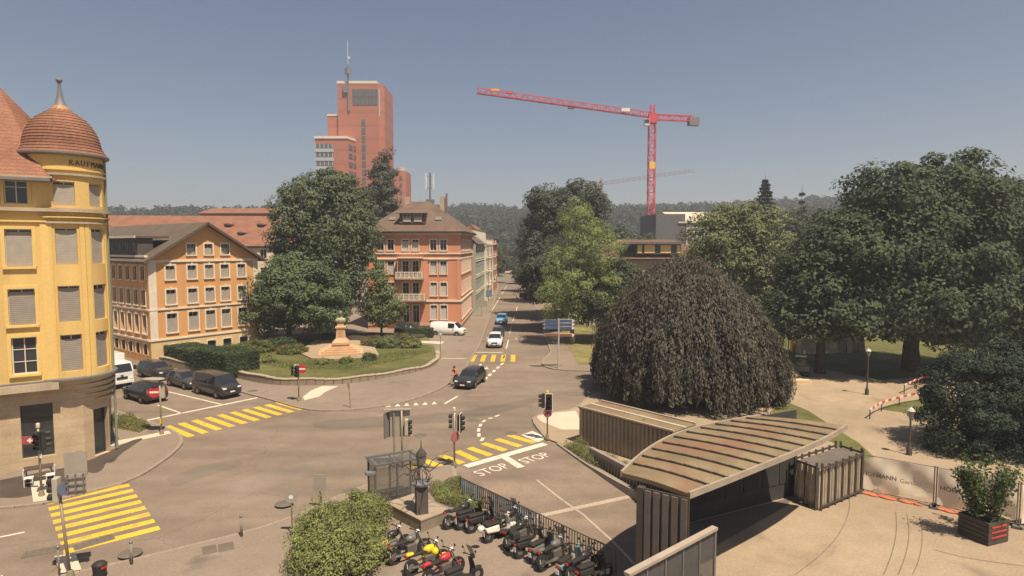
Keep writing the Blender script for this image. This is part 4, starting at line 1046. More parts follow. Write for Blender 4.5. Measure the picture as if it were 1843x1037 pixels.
swins = [(1.6 + 2.25 * i, fz, 1.0, fh, dict(pw, arch=ar, blind=.6 if (i + k) % 3 else 0, bm=blind_w)) for i in range(8) for k, (fz, fh, ar) in enumerate(((1.6, 2.2, .2), (5.3, 2.05, .12), (8.7, 2.0, .15), (12.3, 1.7, 0)))]
facade(pk, (WP, 0), (WP, pd), 0, 15.2, swins, pink)
facade(pk, (0, pd), (0, 0), 0, 15.2, [], pink); facade(pk, (WP, pd), (0, pd), 0, 15.2, [], pink)
for z, h, o in ((.6, .35, .12), (4.35, .3, .16), (11.75, .2, .16), (10.95, .2, .1), (14.75, .3, .3)): band(pk, [(0, 0), (WP, 0), (WP, pd)], z, h, o, white_t if z > 1 else stone_t)
band(pk, [(0, 0), (WP, 0), (WP, pd)], 15.0, .25, .75, zinc, 'gutter')
for u in (.35, WP - .35): MB().box(u, -.03, 8, .5, .06, 6.4).build('corner_pilaster', pink, pk)
def balcony(z, w, d):
    b = MB().box(6.75, -d / 2 - .01, z, w, d, .2).build('balcony', stone_t, pk)
    for sx in (-1, 1): MB().box(6.75 + sx * (w / 2 - .3), -.4, z - .4, .25, .75, .6).build('bracket', stone_t, b)
    n = 6
    MB().box(6.75, -d + .07, z + 1.0, w, .16, .12).build('handrail', white_t, b)
    for i in range(n + 1): MB().box(6.75 - w / 2 + .09 + (w - .18) * i / n, -d + .07, z + .52, .16, .14, .84).build('baluster_post', white_t, b)
    for i in range(n): MB().box(6.75 - w / 2 + w * (i + .5) / n, -d + .07, z + .5, w / n - .3, .06, .66).build('balustrade_panel', mat('balustrade', (.42, .36, .28)), b)
    for sx in (-1, 1): MB().box(6.75 + sx * (w / 2 - .06), -d / 2, z + .55, .1, d - .2, .9).build('side_panel', stone_t, b)
balcony(4.65, 4.9, 1.7); balcony(8.0, 4.2, 1.4)
aw = MB().box(6.75, -.55, 11.2, 4.0, 1.1, .14).build('canopy', white_t, pk)
for s in (-1.85, 1.85): MB().tube((6.75 + s, -.9, 8.9), (6.75 + s, -.9, 11.15), .07).build('canopy_post', stone_t, pk)
rz0, rz1 = 15.25, 20.3
e = .85; ins = 5.6
panel_roof(pk, [[(-e, -e, rz0), (WP + e, -e, rz0), (WP - ins - .2, 6.6, rz1), (ins + .2, 6.6, rz1)], [(WP + e, -e, rz0), (WP + e, pd + e, rz0), (WP - ins - .2, pd - 7, rz1), (WP - ins - .2, 6.6, rz1)], [(WP + e, pd + e, rz0), (-e, pd + e, rz0), (ins + .2, pd - 7, rz1), (WP - ins - .2, pd - 7, rz1)], [(-e, pd + e, rz0), (-e, -e, rz0), (ins + .2, 6.6, rz1), (ins + .2, pd - 7, rz1)], [(ins + .2, 6.6, rz1), (WP - ins - .2, 6.6, rz1), (WP - ins - .2, pd - 7, rz1), (ins + .2, pd - 7, rz1)]], brown_tile)
dr = MB().box(7.0, 2.2, 17.3, 4.0, 3.2, 1.6).build('dormer', brown_tile, pk)
panel_roof(pk, [[(4.5, .1, 18.1), (9.5, .1, 18.1), (8.6, 4.4, 19.3), (5.4, 4.4, 19.3)]], brown_tile, 'dormer_roof')
for s in (-.85, .85): win(pk, 7.0 + s, .6, 16.75, 0, 1.25, 1.15, blind=.6, bm=blind_w, depth=-.03, trim=None)
for u in (3.6, 10.9):
    MB().box(0, 0, 0, 1.0, .9, .08, tilt=Matrix.Rotation(R(34), 3, 'X')).build('roof_light', mat('rooflight_glass', (.2, .19, .18), rough=.2), pk, (u, 2.0, 17.35))
MB().box(10.2, 12.5, 19.9, .9, .9, 3.4).build('chimney', stone_t, pk)
MB().box(4.6, 9.5, 19.6, .8, .8, 3.4).build('chimney', stone_t, pk)
# radio mast on its roof
am = tag(empty('roof_aerial', (-13.9, 104.5, 20.2)), 'mobile phone aerial mast with white panels on the roof of the pink house', 'antenna')
MB().tube((0, 0, -.2), (0, 0, 5.2), .16, .12, 8).box(0, 0, .4, 1.4, 1.0, .5).build('mast', zinc, am)
awh = mat('aerial_white', (.6, .6, .58), rough=.5)
for i in range(4):
    a = i * 1.6; x, y = .62 * math.cos(a), .62 * math.sin(a)
    MB().box(x, y, 3.7, .28, .2, 2.7, a).build('panel', awh if i % 2 == 0 else lead, am); MB().tube((0, 0, 2.6), (x, y, 2.6), .04).tube((0, 0, 4.6), (x, y, 4.6), .04).build('bracket', zinc, am)
MB().tube((2.6, 2, -3.0), (2.6, 2, 1.9), .16, .16, 8).build('flue', lead, am)

# --- rest of the left street front
def street_house(name, label, y0, y1, x, W, H, m, roofm, ridge, rows, shops=False, balc=False):
    root = tag(empty(name, (x - W, y0, 0), R(-1.8)), label, 'building')
    D = y1 - y0; n = max(2, int(D / 2.6)); sp = D / n
    sw = [(sp * (i + .5), 4.3 + 3.15 * k, 1.15, 1.7, dict(frame=frame_w, sill=white_t, mull=(1, 0))) for i in range(n) for k in range(rows)]
    if shops: sw += [(sp * (i + .5), .3, sp * .75, 2.7, dict(frame=frame_d, mull=(0, 0))) for i in range(n)]
    facade(root, (W, 0), (W, D), 0, H, sw, m); facade(root, (0, 0), (W, 0), 0, H, [], m); facade(root, (0, D), (0, 0), 0, H, [], m); facade(root, (W, D), (0, D), 0, H, [], m)
    panel_roof(root, [[(W + .5, -.1, H), (W + .5, D + .1, H), (W / 2, D + .1, ridge), (W / 2, -.1, ridge)], [(-.5, D + .1, H), (-.5, -.1, H), (W / 2, -.1, ridge), (W / 2, D + .1, ridge)]], roofm)
    for u in (0, D): MB().add([(0, u, H), (W, u, H), (W / 2, u, ridge - .15)], [(0, 1, 2)]).build('gable', m, root)
    for k in range(rows): band(root, [(W, 0), (W, D)], 3.7 + 3.15 * k, .15, .1, white_t)
    if balc:
        for k in range(rows):
            for u in (D * .25, D * .7):
                b = MB().box(W + .6, u, 4.0 + 3.15 * k, 1.2, 3.0, .16).build('balcony', white_t, root)
                MB().box(W + 1.16, u, 4.55 + 3.15 * k, .06, 3.0, .95).build('parapet', white_t, b)
    return root
street_house('green_house', 'pale grey green house next to the pink one along the street', 116.6, 138, -6.9, 12, 13.4, mat('grey_green_render', (.34, .36, .29), var=.06), brt, 18.2, 3, shops=True)
street_house('white_house', 'white house with small balconies further along the street', 138.3, 165, -5.9, 12, 16.2, mat('white_render', (.68, .62, .5), var=.05), grey_roof, 17.6, 4, shops=True, balc=True)
street_house('far_house', 'tall pale house with red roof rising behind the street front', 146, 172, -18.5, 12, 19.2, mat('far_white_render', (.7, .6, .46), var=.05), red_tile, 22, 4)
street_house('end_house', 'red walled house at the end of the street front', 166, 190, -5.4, 12, 13.5, mat('brick_red_render', (.42, .17, .09), var=.08), red_tile, 19.0, 3, shops=True)
plain_house('end_block', 'pale building closing the far end of the street', (-30, 300), 0, 70, 14, 9, 13, cream, red_tile, 2, 20, z0=1.2)

# --- red tower
redb = mat('red_brick_cladding', (0.4, 0.145, 0.09), var=.06, scale=.05, fine=.04, rows=(6.4, .16))
tg = mat('tower_glass', (.1, .115, .12), rough=.15)
tgr = mat('tower_grey_metal', (.4, .42, .42), rough=.5, var=.08)
tw_ = tag(empty('office_tower', (-84, 300, 0)), 'stepped red brick high-rise with roof mast at the far left', 'tower')
MB().prism([(0, 0), (19.6, 0), (22, 2.4), (22, 24), (0, 24)], 0, 91).build('main_shaft', redb, tw_)
MB().box(9.4, 11.9, 91.6, 19.2, 24, 1.2).build('parapet', white_t, tw_)
MB().box(-2.8, 12.5, 38.0, 5.55, 22, 76).build('middle_shaft', redb, tw_); MB().box(-2.75, 12.5, 76.4, 5.7, 22.4, .8).build('parapet', white_t, tw_)
MB().prism([(-8.8, -8), (6.2, -8), (8.8, 3), (-8.8, 3)], 0, 63.5).build('low_shaft', redb, tw_)
MB().prism([(-9.1, -8.4), (6.4, -8.4), (9.1, 3), (-9.1, 3)], 63.5, 64.6).build('parapet', white_t, tw_)
for k in range(14):
    z = 60.0 - 4.1 * k
    MB().box(-4.5, -8.1, z, 8.4, .5, 1.9).build('window_band', tg, tw_)
    for i in range(5): MB().box(-8.4 + 1.95 * i, -8.25, z, .35, .6, 1.9).build('mullion', tgr, tw_)
    MB().box(-4.5, -8.3, z - 2.0, 8.8, .6, 1.6).build('balcony_front', tgr, tw_)
    for i in range(2):
        a = lerp((6.2, -8), (8.8, 3), .3 + .42 * i)
        MB().box(a[0] + .05, a[1], z, .5, 3.4, 2.0, R(-13)).build('window', tg, tw_)
for k in range(18): MB().box(12.2, -.02, 72.4 - 3.95 * k, 1.7, .3, 3.0).build('window', tg, tw_)
for i in range(7):
    for k in range(2): MB().box(8.0 + 1.75 * i, -.04, 82.6 + 3.9 * k, 1.5, .3, 3.6).build('window', tg, tw_)
MB().box(13.2, .1, 84.5, 12.8, .1, 8.2).build('glazing_frame', tgr, tw_)
MB().box(20.0, .9, 82, .6, 1.4, 13).build('corner_fin', tgr, tw_)
MB().prism([(25.5, 4), (30, 4), (31.6, 6), (31.6, 20), (25.5, 20)], 0, 50).build('annex', redb, tw_)
MB().lathe([(.01, 52.4), (2.4, 52), (2.4, 50), (2.3, 50)], 16, (28.5, 10)).build('roof_drum', tgr, tw_)
for k in range(9): MB().box(29.2, 3.98, 46.5 - 3.6 * k, 1.2, .3, 2).build('window', tg, tw_)
ma = MB().tube((5.3, -.3, 78), (5.3, -.3, 100), .5, .4, 8).build('mast', lead, tw_)
MB().lathe([(.4, 95), (1.5, 95.3), (1.5, 98), (.4, 98.3)], 14, (5.3, -.3)).build('drum', lead, ma)
MB().tube((5.3, -.3, 98), (5.3, -.3, 111), .2, .09, 6).box(5.9, -.3, 103, .8, .8, 1.0).build('aerial', awh, ma)
MB().box(3.9, -.4, 88.2, 2.2, 1.2, 3.2).build('machine_box', lead, tw_)

# --- villa behind the copper beech, grey hall
vw = mat('villa_render', (.32, .26, .19), var=.08)
vil = plain_house('villa', 'villa with broad reddish brown hipped roof behind the copper beech', (14.6, 116), R(3), 25, 13, 10.6, 14.3, vw, mat('villa_tiles', (.14, .085, .058), var=.2, scale=.5, fine=.15, rows=(.22, .3)), 2, 9, z0=2.0, dz=4.2, hip=7, wh=2.2, over=.9, trim=stone_t)
vd = MB().box(13.2, 1.6, 12.4, 8.6, 4.6, 1.9).build('dormer', mat('dormer_sheet', (.1, .09, .08)), vil)
MB().box(12.2, 1.6, 13.55, 11.5, 6, .35).build('dormer_roof', grey_roof, vil)
lit_ochre = mat('lit_window_ochre', (.75, .5, .2), var=.06)  # lit dormer windows: their yellow light is painted as ochre colour
for u, w in ((9.5, .8), (11.4, 2.0), (14.5, 2.0), (17.0, .7)): MB().box(u, -.75, 12.45, w, .08, 1.55).build('lit_window_panel', lit_ochre, vil)
hall = tag(empty('grey_hall', (40.5, 172, 0), R(4)), 'grey clad hall with pale sloping roof below the red crane', 'building')
MB().box(4, 8, 11, 8.4, 16, 22).build('dark_wing', mat('dark_cladding', (.12, .12, .125), rows=(1.0, .1)), hall)
MB().box(15, 8, 10, 13, 15.8, 20).build('light_wing', mat('light_cladding', (.42, .4, .37), rows=(40, .1)), hall)
panel_roof(hall, [[(6.2, -.4, 19.6), (22, -.4, 19.6), (22, 9, 23), (4.4, 9, 23)], [(4.4, 9, 23), (22, 9, 23), (22, 16.2, 19.6), (6.2, 16.2, 19.6)]], mat('pale_sheet_roof', (.6, .5, .4)), 'roof', .3)
# ---------------------------------------------------------------- cranes
crane_m = mat('crane_red_paint', (0.55, 0.075, 0.09), rough=.5, var=.15, scale=.3)
def lattice(b, p0, p1, w, n, r=.09, tri=False, rd=.05):
    """trussed box (or triangular) girder"""
    p0, p1 = Vector(p0), Vector(p1); d = (p1 - p0).normalized(); up = Vector((0, 0, 1)) if abs(d.z) < .9 else Vector((0, 1, 0))
    a = d.cross(up).normalized(); u = a.cross(d)
    offs = [(-1, -1), (1, -1), (0, 1)] if tri else [(-1, -1), (1, -1), (1, 1), (-1, 1)]
    cs = [a * (x * w / 2) + u * (y * w / 2) for x, y in offs]
    for c in cs: b.bar(p0 + c, p1 + c, r * 2)
    for i in range(n):
        q0, q1 = p0.lerp(p1, i / n), p0.lerp(p1, (i + 1) / n)
        for j in range(len(cs)):
            k = (j + 1) % len(cs)
            b.bar(q0 + cs[j], q1 + cs[k], rd * 2) if i % 2 else b.bar(q0 + cs[k], q1 + cs[j], rd * 2)
            b.bar(q0 + cs[j], q0 + cs[k], rd * 2)
    return b
def crane(label, base, top_z, tip, tail, m, wmast=1.9, wj=1.5, n=30, r=.11):
    root = tag(empty('tower_crane', base), label, 'crane')
    B = Vector(base); hub = Vector((0, 0, top_z))
    lattice(MB(), (0, 0, 0), (0, 0, top_z), wmast, int(top_z / 2.2), r * 1.2, rd=.07).build('mast', m, root)
    lattice(MB(), hub + Vector((0, 0, .8)), Vector(tip) - B, wj, n, r, True, .055).build('jib', m, root)
    lattice(MB(), hub + Vector((0, 0, .2)), Vector(tail) - B, wj, 7, r, False, .06).build('counter_jib', m, root)
    d = (Vector(tail) - B - hub).normalized()
    MB().box(0, 0, 0, 3.2, 1.8, 2.4, math.atan2(d.y, d.x)).build('counterweight', mat('crane_ballast', (.2, .17, .16)), root, tuple(Vector(tail) - B + Vector((0, 0, -.9))))
    MB().box(0, 0, 0, 1.5, 1.5, 2.0).build('operator_cab', mat('cab_white', (.6, .58, .55)), root, (-1.9, -.8, top_z - 1.6))
    MB().box(0, 0, 0, 1.3, .1, 1.0).build('cab_window', pane_m, root, (-1.9, -1.6, top_z - 1.3))
    MB().box(0, 0, 0, wmast * 1.3, wmast * 1.3, 2.8).build('slewing_unit', m, root, (0, 0, top_z - .3))
    lattice(MB(), hub, hub + Vector((0, 0, 4)), 1.2, 3, .1).build('apex', m, root)
    return root, hub
YC = 190.0
tip = AT(858, 163, YC - 6); hubp = AT(1174, 212, YC); tail = AT(1248, 214, YC + 2)
cr, hub = crane('large red tower crane standing behind the grey hall', (hubp[0], YC, 0), hubp[2], tip, tail, crane_m)
dj = Vector(tip) - Vector((hubp[0], YC, 0)) - hub
for t, nm, m, s in ((.16, 'jib_sign', mat('crane_sign_white', (.7, .66, .6)), (2.6, .2, 1.0)), (.47, 'trolley', lead, (1.8, 1.4, .9)), (.9, 'warning_lamp', mat('crane_orange', (.75, .3, .1)), (2.6, .8, .7)), (.82, 'warning_lamp', crane_m, (2.0, .8, .7))):
    p = hub + dj * t + Vector((0, -1.0 if nm == 'jib_sign' else 0, .9 if nm != 'trolley' else -.6))
    MB().box(0, 0, 0, *s, math.atan2(dj.y, dj.x)).build(nm, m, cr, tuple(p))
MB().box(0, -1.1, 0, 1.8, .1, 2.0).build('mast_sign', mat('crane_yellow', (.75, .5, .1)), cr, (0, 0, hubp[2] - 14.5))
YC2 = 420.0
h2 = AT(1082, 330, YC2)
crane('thin distant crane with level jib behind the street trees', (h2[0], YC2, 0), h2[2] - 1, AT(1250, 307, YC2 + 30), AT(1046, 326, YC2), mat('far_crane_paint', (.3, .2, .17)), 1.6, 2.0, 18, .14)

# ---------------------------------------------------------------- garden with monument
wallm = mat('garden_wall_stone', (.24, .19, .145), var=.22, scale=1.2, fine=.12, bump=.3, bscale=8)
cop = mat('wall_coping', (.38, .31, .23), var=.15, scale=1.5, fine=.1)
gl = [G(290, 659), G(350, 670), G(411, 677.5), G(450, 687), G(493, 694.5), G(530, 695.5), G(564, 695), G(600, 694), G(628, 691.5), G(665, 687), G(696, 681), G(735, 674), G(765, 667), G(783, 657), G(789, 647), G(786, 638)]
gl = smooth_line(gl, 2)
garden_poly = gl + [(-10.5, 80), (-12, 84), (-20, 86), (-36, 83), (-38, 76)]
gt = 0.62
gw_ = tag(empty('garden_wall', (0, 0, 0)), 'low curved stone wall with pale coping around the round garden', 'wall')
PW = resample(gl, 56)
for i in range(len(PW) - 1):
    a, b = PW[i], PW[i + 1]; d = b - a; t = i / 55
    hgt = .98 - .55 * min(1, t * 1.25) + .05 * math.sin(i)
    ang = math.atan2(d.y, d.x)
    MB().box(0, 0, 0, d.length - .025, .38, hgt - .1).build('wall_stone', wallm, gw_, (*((a + b) / 2), .1 + (hgt - .1) / 2 - .05), ang)
    MB().box(0, 0, 0, d.length + .02, .46, .09).build('coping_stone', cop, gw_, (*((a + b) / 2), hgt + .04 + .003 * (i % 2)), ang)
def lz(x, y): return .44 + .3 * min(1, max(0, (y - 57) / 13))
inner = []
for p, q in zip(PW, PW[1:]):
    d = (q - p).normalized(); n = Vector((-d.y, d.x)); m_ = (p + q) / 2 + n * .15; inner.append((m_.x, m_.y))
lawn_poly = ccw(inner + [(-10.7, 80), (-12, 84), (-20, 86), (-36, 83), (-38, 76)])
struct(MB().prism(lawn_poly, .05, lambda x, y: max(.3, .72 if x < -26 else .5)).build('garden_lawn', lawn_m))
struct(MB().prism(ccw([G(535, 634, .65), G(560, 646, .65), G(600, 648, .65), G(650, 645, .65), G(682, 640, .65), G(672, 622, .65), G(640, 612, .65), G(570, 612, .65)]), .1, .745).build('monument_plaza', ground_mat('garden_gravel', (.34, .26, .175))))
struct(MB().prism(ccw([(-11.5, 77), (-8.9, 76), (-8.7, 78), (-14.5, 79.4), (-18, 77), (-17.8, 76)]), .1, .73).build('garden_path', pale_m))
MB().prism(ccw([(-36, 80), (-20, 79), (-12, 82.5), (-12, 84.2), (-20, 86.5), (-36, 83.5)]), .1, .76).build('soil_bed', ground_mat('dark_soil', (.05, .042, .03), patch=.3)).__setitem__('kind', 'structure')
mo = tag(empty('bust_monument', (*G(614, 634, .75), .74), R(14)), 'stone pedestal on steps carrying a bronze bust in the round garden', 'monument')
sst = mat('monument_sandstone', (.52, .33, .19), var=.14, scale=1.2, fine=.08)
for i in range(5):
    s = 4.9 - .72 * i
    MB().box(0, 0, .2 * i + .1, s, s * .86, .2 if i == 0 else .196).build('step', sst, mo, bevel=.02)
def sqlathe(prof, mname, m, parent):
    b = MB()
    for (r0, z0), (r1, z1) in zip(prof, prof[1:]):
        b.add([(-r0, -r0, z0), (r0, -r0, z0), (r0, r0, z0), (-r0, r0, z0), (-r1, -r1, z1), (r1, -r1, z1), (r1, r1, z1), (-r1, r1, z1)], [(0, 1, 5, 4), (1, 2, 6, 5), (2, 3, 7, 6), (3, 0, 4, 7)])
    r, z = prof[-1]; b.add([(-r, -r, z), (r, -r, z), (r, r, z), (-r, r, z)], [(0, 1, 2, 3)])
    return b.build(mname, m, parent)
ped = sqlathe([(.95, 1.0), (.95, 1.25), (.88, 1.3), (.6, 1.62), (.54, 1.7), (.46, 2.75), (.46, 2.8), (.58, 2.86), (.6, 3.0), (.5, 3.05), (.38, 3.1), (.36, 3.3)], 'pedestal', sst, mo)
for z in (1.95, 2.2, 2.45): MB().box(0, -.52 + (z - 1.95) * .06, z, .62, .02, .07).build('inscription', mat('worn_inscription', (.3, .18, .1)), ped)
bronze = mat('green_bronze', (.34, .33, .2), rough=.6, var=.25, scale=4)
bust = MB().ball((0, 0, 3.72), .5, 14, 9, 1.0, .62, .75).ball((-.34, -.02, 3.7), .26, 10, 7, 1, .9, 1.15).ball((.34, -.02, 3.7), .26, 10, 7, 1, .9, 1.15).tube((0, 0, 3.9), (0, -.03, 4.3), .17, .14, 10)
bust.build('torso', bronze, mo, smooth=True)
hd = MB().ball((0, -.06, 4.5), .24, 14, 10, .88, 1.0, 1.22).ball((0, -.29, 4.48), .05, 8, 6, .7, 1, 1.3).ball((-.09, -.25, 4.56), .035, 6, 5).ball((.09, -.25, 4.56), .035, 6, 5).ball((0, -.25, 4.34), .07, 8, 6, 1.2, .7, .45).ball((-.22, -.03, 4.5), .05, 6, 5, .5, 1, 1.4).ball((.22, -.03, 4.5), .05, 6, 5, .5, 1, 1.4)
ho = hd.build('head', mat('dark_bronze', (.16, .16, .12), rough=.6, var=.2), mo, smooth=True)
MB().ball((0, .0, 4.6), .25, 12, 8, .95, 1.02, .95).build('hair', mat('dark_bronze', (.16, .16, .12)), ho, (0, .03, .03), smooth=True)

# ---------------------------------------------------------------- ramp pavilion, corrugated walls, fences
rust_roof = ground_mat('lichen_sheet_roof', (.2, .152, .09), patch=.2, speck=.1, scale=.5, stain=((.21, .12, .075), .42, .48, .64))
corr = mat('corrugated_sheet', (.33, .26, .185), var=.2, scale=.7, fine=.1, rough=.7)
corr_d = mat('dark_steel_post', (.07, .06, .05), rough=.6, var=.2)
steel_g = mat('grey_steel', (.2, .18, .16), rough=.55, var=.2, metal=.3)
ZR = 4.7
def gr(x, y, z=ZR): return G(x, y, z)
pav = tag(empty('ramp_pavilion', (0, 0, 0)), 'garage ramp pavilion with leaf shaped ribbed sheet roof and corrugated end wall', 'pavilion')
left_e = smooth_line([gr(1119, 851), gr(1138, 831), gr(1166, 808), gr(1200, 788), gr(1240, 773), gr(1300, 759), gr(1365, 749)], 2)
right_e = smooth_line([gr(1240, 889), gr(1300, 866), gr(1360, 842), gr(1449, 806), gr(1490, 787), gr(1524, 766)], 2)
NS = 24
LE, RE = resample(left_e, NS), resample(right_e, NS)
rb = MB()
def rz_(t, s): return ZR + .06 * math.sin(math.pi * s)
for i in range(NS):
    for j in range(7):
        s = j / 6; p = LE[i].lerp(RE[i], s); rb.v.append((p.x, p.y, rz_(i / NS, s)))
    if i:
        for j in range(6): rb.f.append(((i - 1) * 7 + j, (i - 1) * 7 + j + 1, i * 7 + j + 1, i * 7 + j))
n0 = len(rb.v)
rb.v += [(x, y, z - .16) for x, y, z in rb.v]; rb.f += [tuple(k + n0 for k in f[::-1]) for f in rb.f]
for i in range(1, NS):
    for j in (0, 6):
        a, b = (i - 1) * 7 + j, i * 7 + j; rb.f.append((a, b, b + n0, a + n0) if j == 0 else (b, a, a + n0, b + n0))
for i in (0, NS - 1):
    for j in range(6):
        a, b = i * 7 + j, i * 7 + j + 1; rb.f.append((b, a, a + n0, b + n0) if i == 0 else (a, b, b + n0, a + n0))
rf = rb.build('roof', rust_roof, pav, smooth=False)
for k in range(1, 11):
    i = k / 11 * (NS - 1); i0 = int(i); f = i - i0
    A = LE[i0].lerp(LE[min(i0 + 1, NS - 1)], f); B = RE[i0].lerp(RE[min(i0 + 1, NS - 1)], f)
    r_ = MB()
    for j in range(6):
        s0, s1 = .04 + .96 * j / 6, .04 + .96 * (j + 1) / 6; p, q = A.lerp(B, s0), A.lerp(B, s1)
        r_.bar((p.x, p.y, rz_(i / NS, s0) + .05), (q.x, q.y, rz_(i / NS, s1) + .03), .06, .07)
    r_.build('roof_rib', corr_d, rf)
for E_ in (LE, RE):
    ed = MB()
    for a, b in zip(E_, E_[1:]): ed.bar((a.x, a.y, ZR - .05), (b.x, b.y, ZR - .05), .1, .22)
    ed.build('roof_edge', mat('edge_flashing', (.3, .25, .19)), rf)
def corr_wall(root, a, b, z0, z1, m, pitch=.28, dep=.09, name='corrugated_panel', posts=None, n_each=1):
    """ribbed sheet wall: each trough and rib modelled, one panel per stretch"""
    a, b = Vector(a), Vector(b); d = b - a; L = d.length; d.normalize(); n = Vector((d.y, -d.x)); k = max(2, int(L / pitch)); w = MB(); prof = []
    for i in range(k):
        u = L * i / k; s = L / k
        prof += [(u, 0), (u + s * .5, 0), (u + s * .58, dep), (u + s * .92, dep)]
    prof.append((L, 0))
    zz0 = z0 if callable(z0) else (lambda t: z0); zz1 = z1 if callable(z1) else (lambda t: z1)
    for u, q in prof:
        p = a + d * u + n * q; w.v += [(p.x, p.y, zz0(u / L)), (p.x, p.y, zz1(u / L))]
    for i in range(len(prof) - 1): w.f.append((2 * i, 2 * i + 2, 2 * i + 3, 2 * i + 1))
    for i in range(len(prof) - 1):           # thickness
        pass
    return w.build(name, m, root)
# end wall under the left edge of the roof: striped boards between dark posts
wa, wb = Vector(G(1158, 874, ZR)), Vector(G(1240, 893, ZR))
rose = mat('rosy_board', (.13, .105, .09), var=.15, fine=.1)
ew = MB().box(0, .06, 0, (wb - wa).length, .06, 6.4).build('end_wall', corr_d, pav, (*((wa + wb) / 2), 1.4), math.atan2((wb - wa).y, (wb - wa).x))
Lw_ = (wb - wa).length
for i in range(5): MB().box(-Lw_ / 2 + Lw_ * (i + .5) / 5, 0, 0, Lw_ / 5 * .66, .07, 6.3).build('wall_board', rose, ew)
MB().box(-Lw_ / 2 - .12, .1, 0, .24, .24, 6.4).build('corner_post', corr_d, ew)
# glazed back wall below the roof
ga, gb = (7.9, 27.6), (14.6, 30.9)
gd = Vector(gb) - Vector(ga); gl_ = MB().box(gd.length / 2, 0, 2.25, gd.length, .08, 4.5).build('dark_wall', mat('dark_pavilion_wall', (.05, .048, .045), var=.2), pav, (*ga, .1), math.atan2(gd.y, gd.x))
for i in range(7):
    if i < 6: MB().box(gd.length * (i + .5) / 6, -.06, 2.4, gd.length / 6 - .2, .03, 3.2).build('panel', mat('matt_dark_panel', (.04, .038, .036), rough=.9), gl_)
struct(MB().sheet(ccw([(7.75, 27.4), (14.4, 30.6), (13.7, 29.6), (10.2, 26.7), (7.9, 24.8)]), .116).build('pavilion_floor_shade', ground_mat('painted_roof_shade', (.13, .11, .09))))  # dark sheet within the roof's shadow edge: shade painted on the plaza
corr_wall(pav, (6.9, 31.4), ga, -1.2, 2.3, corr_d, name='side_wall')
# cage like store at the right end
cg = tag(empty('wire_store', (0, 0, 0)), 'corrugated bin store with dark steel posts at the right end of the pavilion', 'shed')
cF, cR_, cL = G(1471.6, 917.7, .1), G(1544.7, 887, .1), G(1434, 901, .1)
cB = (cR_[0] + cL[0] - cF[0], cR_[1] + cL[1] - cF[1])
hC = 2.15
for a, b in ((cL, cF), (cF, cR_), (cR_, cB), (cB, cL)):
    corr_wall(cg, a, b, .15, hC, mat('store_sheet', (.44, .37, .28), var=.15, fine=.08), .3, .08, 'sheet_panel')
    dd = Vector(b) - Vector(a); k = max(2, int(dd.length / .62))
    for i in range(k + 1):
        p = Vector(a).lerp(Vector(b), i / k); n = Vector((dd.y, -dd.x)).normalized() * .16
        MB().box(0, 0, hC / 2 + .1, .09, .09, hC + (.35 if i in (0, k) else .1)).build('post', corr_d, cg, (p.x + n.x, p.y + n.y, .05))
    n = Vector((dd.y, -dd.x)).normalized() * .16
    for z in (.3, hC + .08): MB().bar((a[0] + n.x, a[1] + n.y, z), (b[0] + n.x, b[1] + n.y, z), .07, .09).build('rail', corr_d, cg)
cc = [lerp(p, ((cF[0] + cB[0]) / 2, (cF[1] + cB[1]) / 2), .03) for p in (cL, cF, cR_, cB)]
MB().prism(ccw(cc), hC - .06, hC + .02).build('roof_sheet', mat('store_roof', (.13, .11, .095), var=.2), cg)
# corrugated block left of the pavilion
cb = tag(empty('corrugated_block', (0, 0, 0)), 'long low corrugated wall block with flat lichen covered top under the copper beech', 'wall')
k0, k1 = Vector(G(1044, 797, .1)), Vector(G(1216, 777, 2.5))
dn = Vector((-(k1 - k0).y, (k1 - k0).x)).normalized() * 2.1
corr_wall(cb, k0, k1, .05, 2.45, corr, .3, .1); corr_wall(cb, k0 + dn, k0, .05, 2.45, corr, .3, .1)
MB().prism(ccw([tuple(k0 - dn * .08), tuple(k1 - dn * .08), tuple(k1 + dn), tuple(k0 + dn)]), 2.42, 2.52).build('top_slab', rust_roof, cb)
MB().bar((*(k0 - dn * .09), 2.56), (*(k1 - dn * .09), 2.56), .14, .1).bar((*(k0 + dn), 2.56), (*(k1 + dn), 2.56), .14, .1).build('edge_trim', cop, cb)
MB().bar((*(k0 + dn * .5), 2.54), (*(k1 + dn * .5), 2.54), .25, .04).build('walk_strip', mat('pale_strip', (.4, .35, .28)), cb)
# louvred low wall along the ramp
lw = tag(empty('louvre_wall', (0, 0, 0)), 'low concrete wall with dark louvres along the right edge of the ramp', 'wall')
p0, p1 = Vector((4.75, 36.0)), Vector((7.0, 31.4)); dd = p1 - p0
MB().box(dd.length / 2, 0, .55, dd.length, .25, 1.5).build('wall_body', conc, lw, (*p0, -.35), math.atan2(dd.y, dd.x))
for i in range(16): MB().box(0, 0, 0, .09, .1, .95).build('louvre', corr_d, lw, (*p0.lerp(p1, .14 + .84 * i / 15) + Vector((-.13, -.07)), .25), math.atan2(dd.y, dd.x))
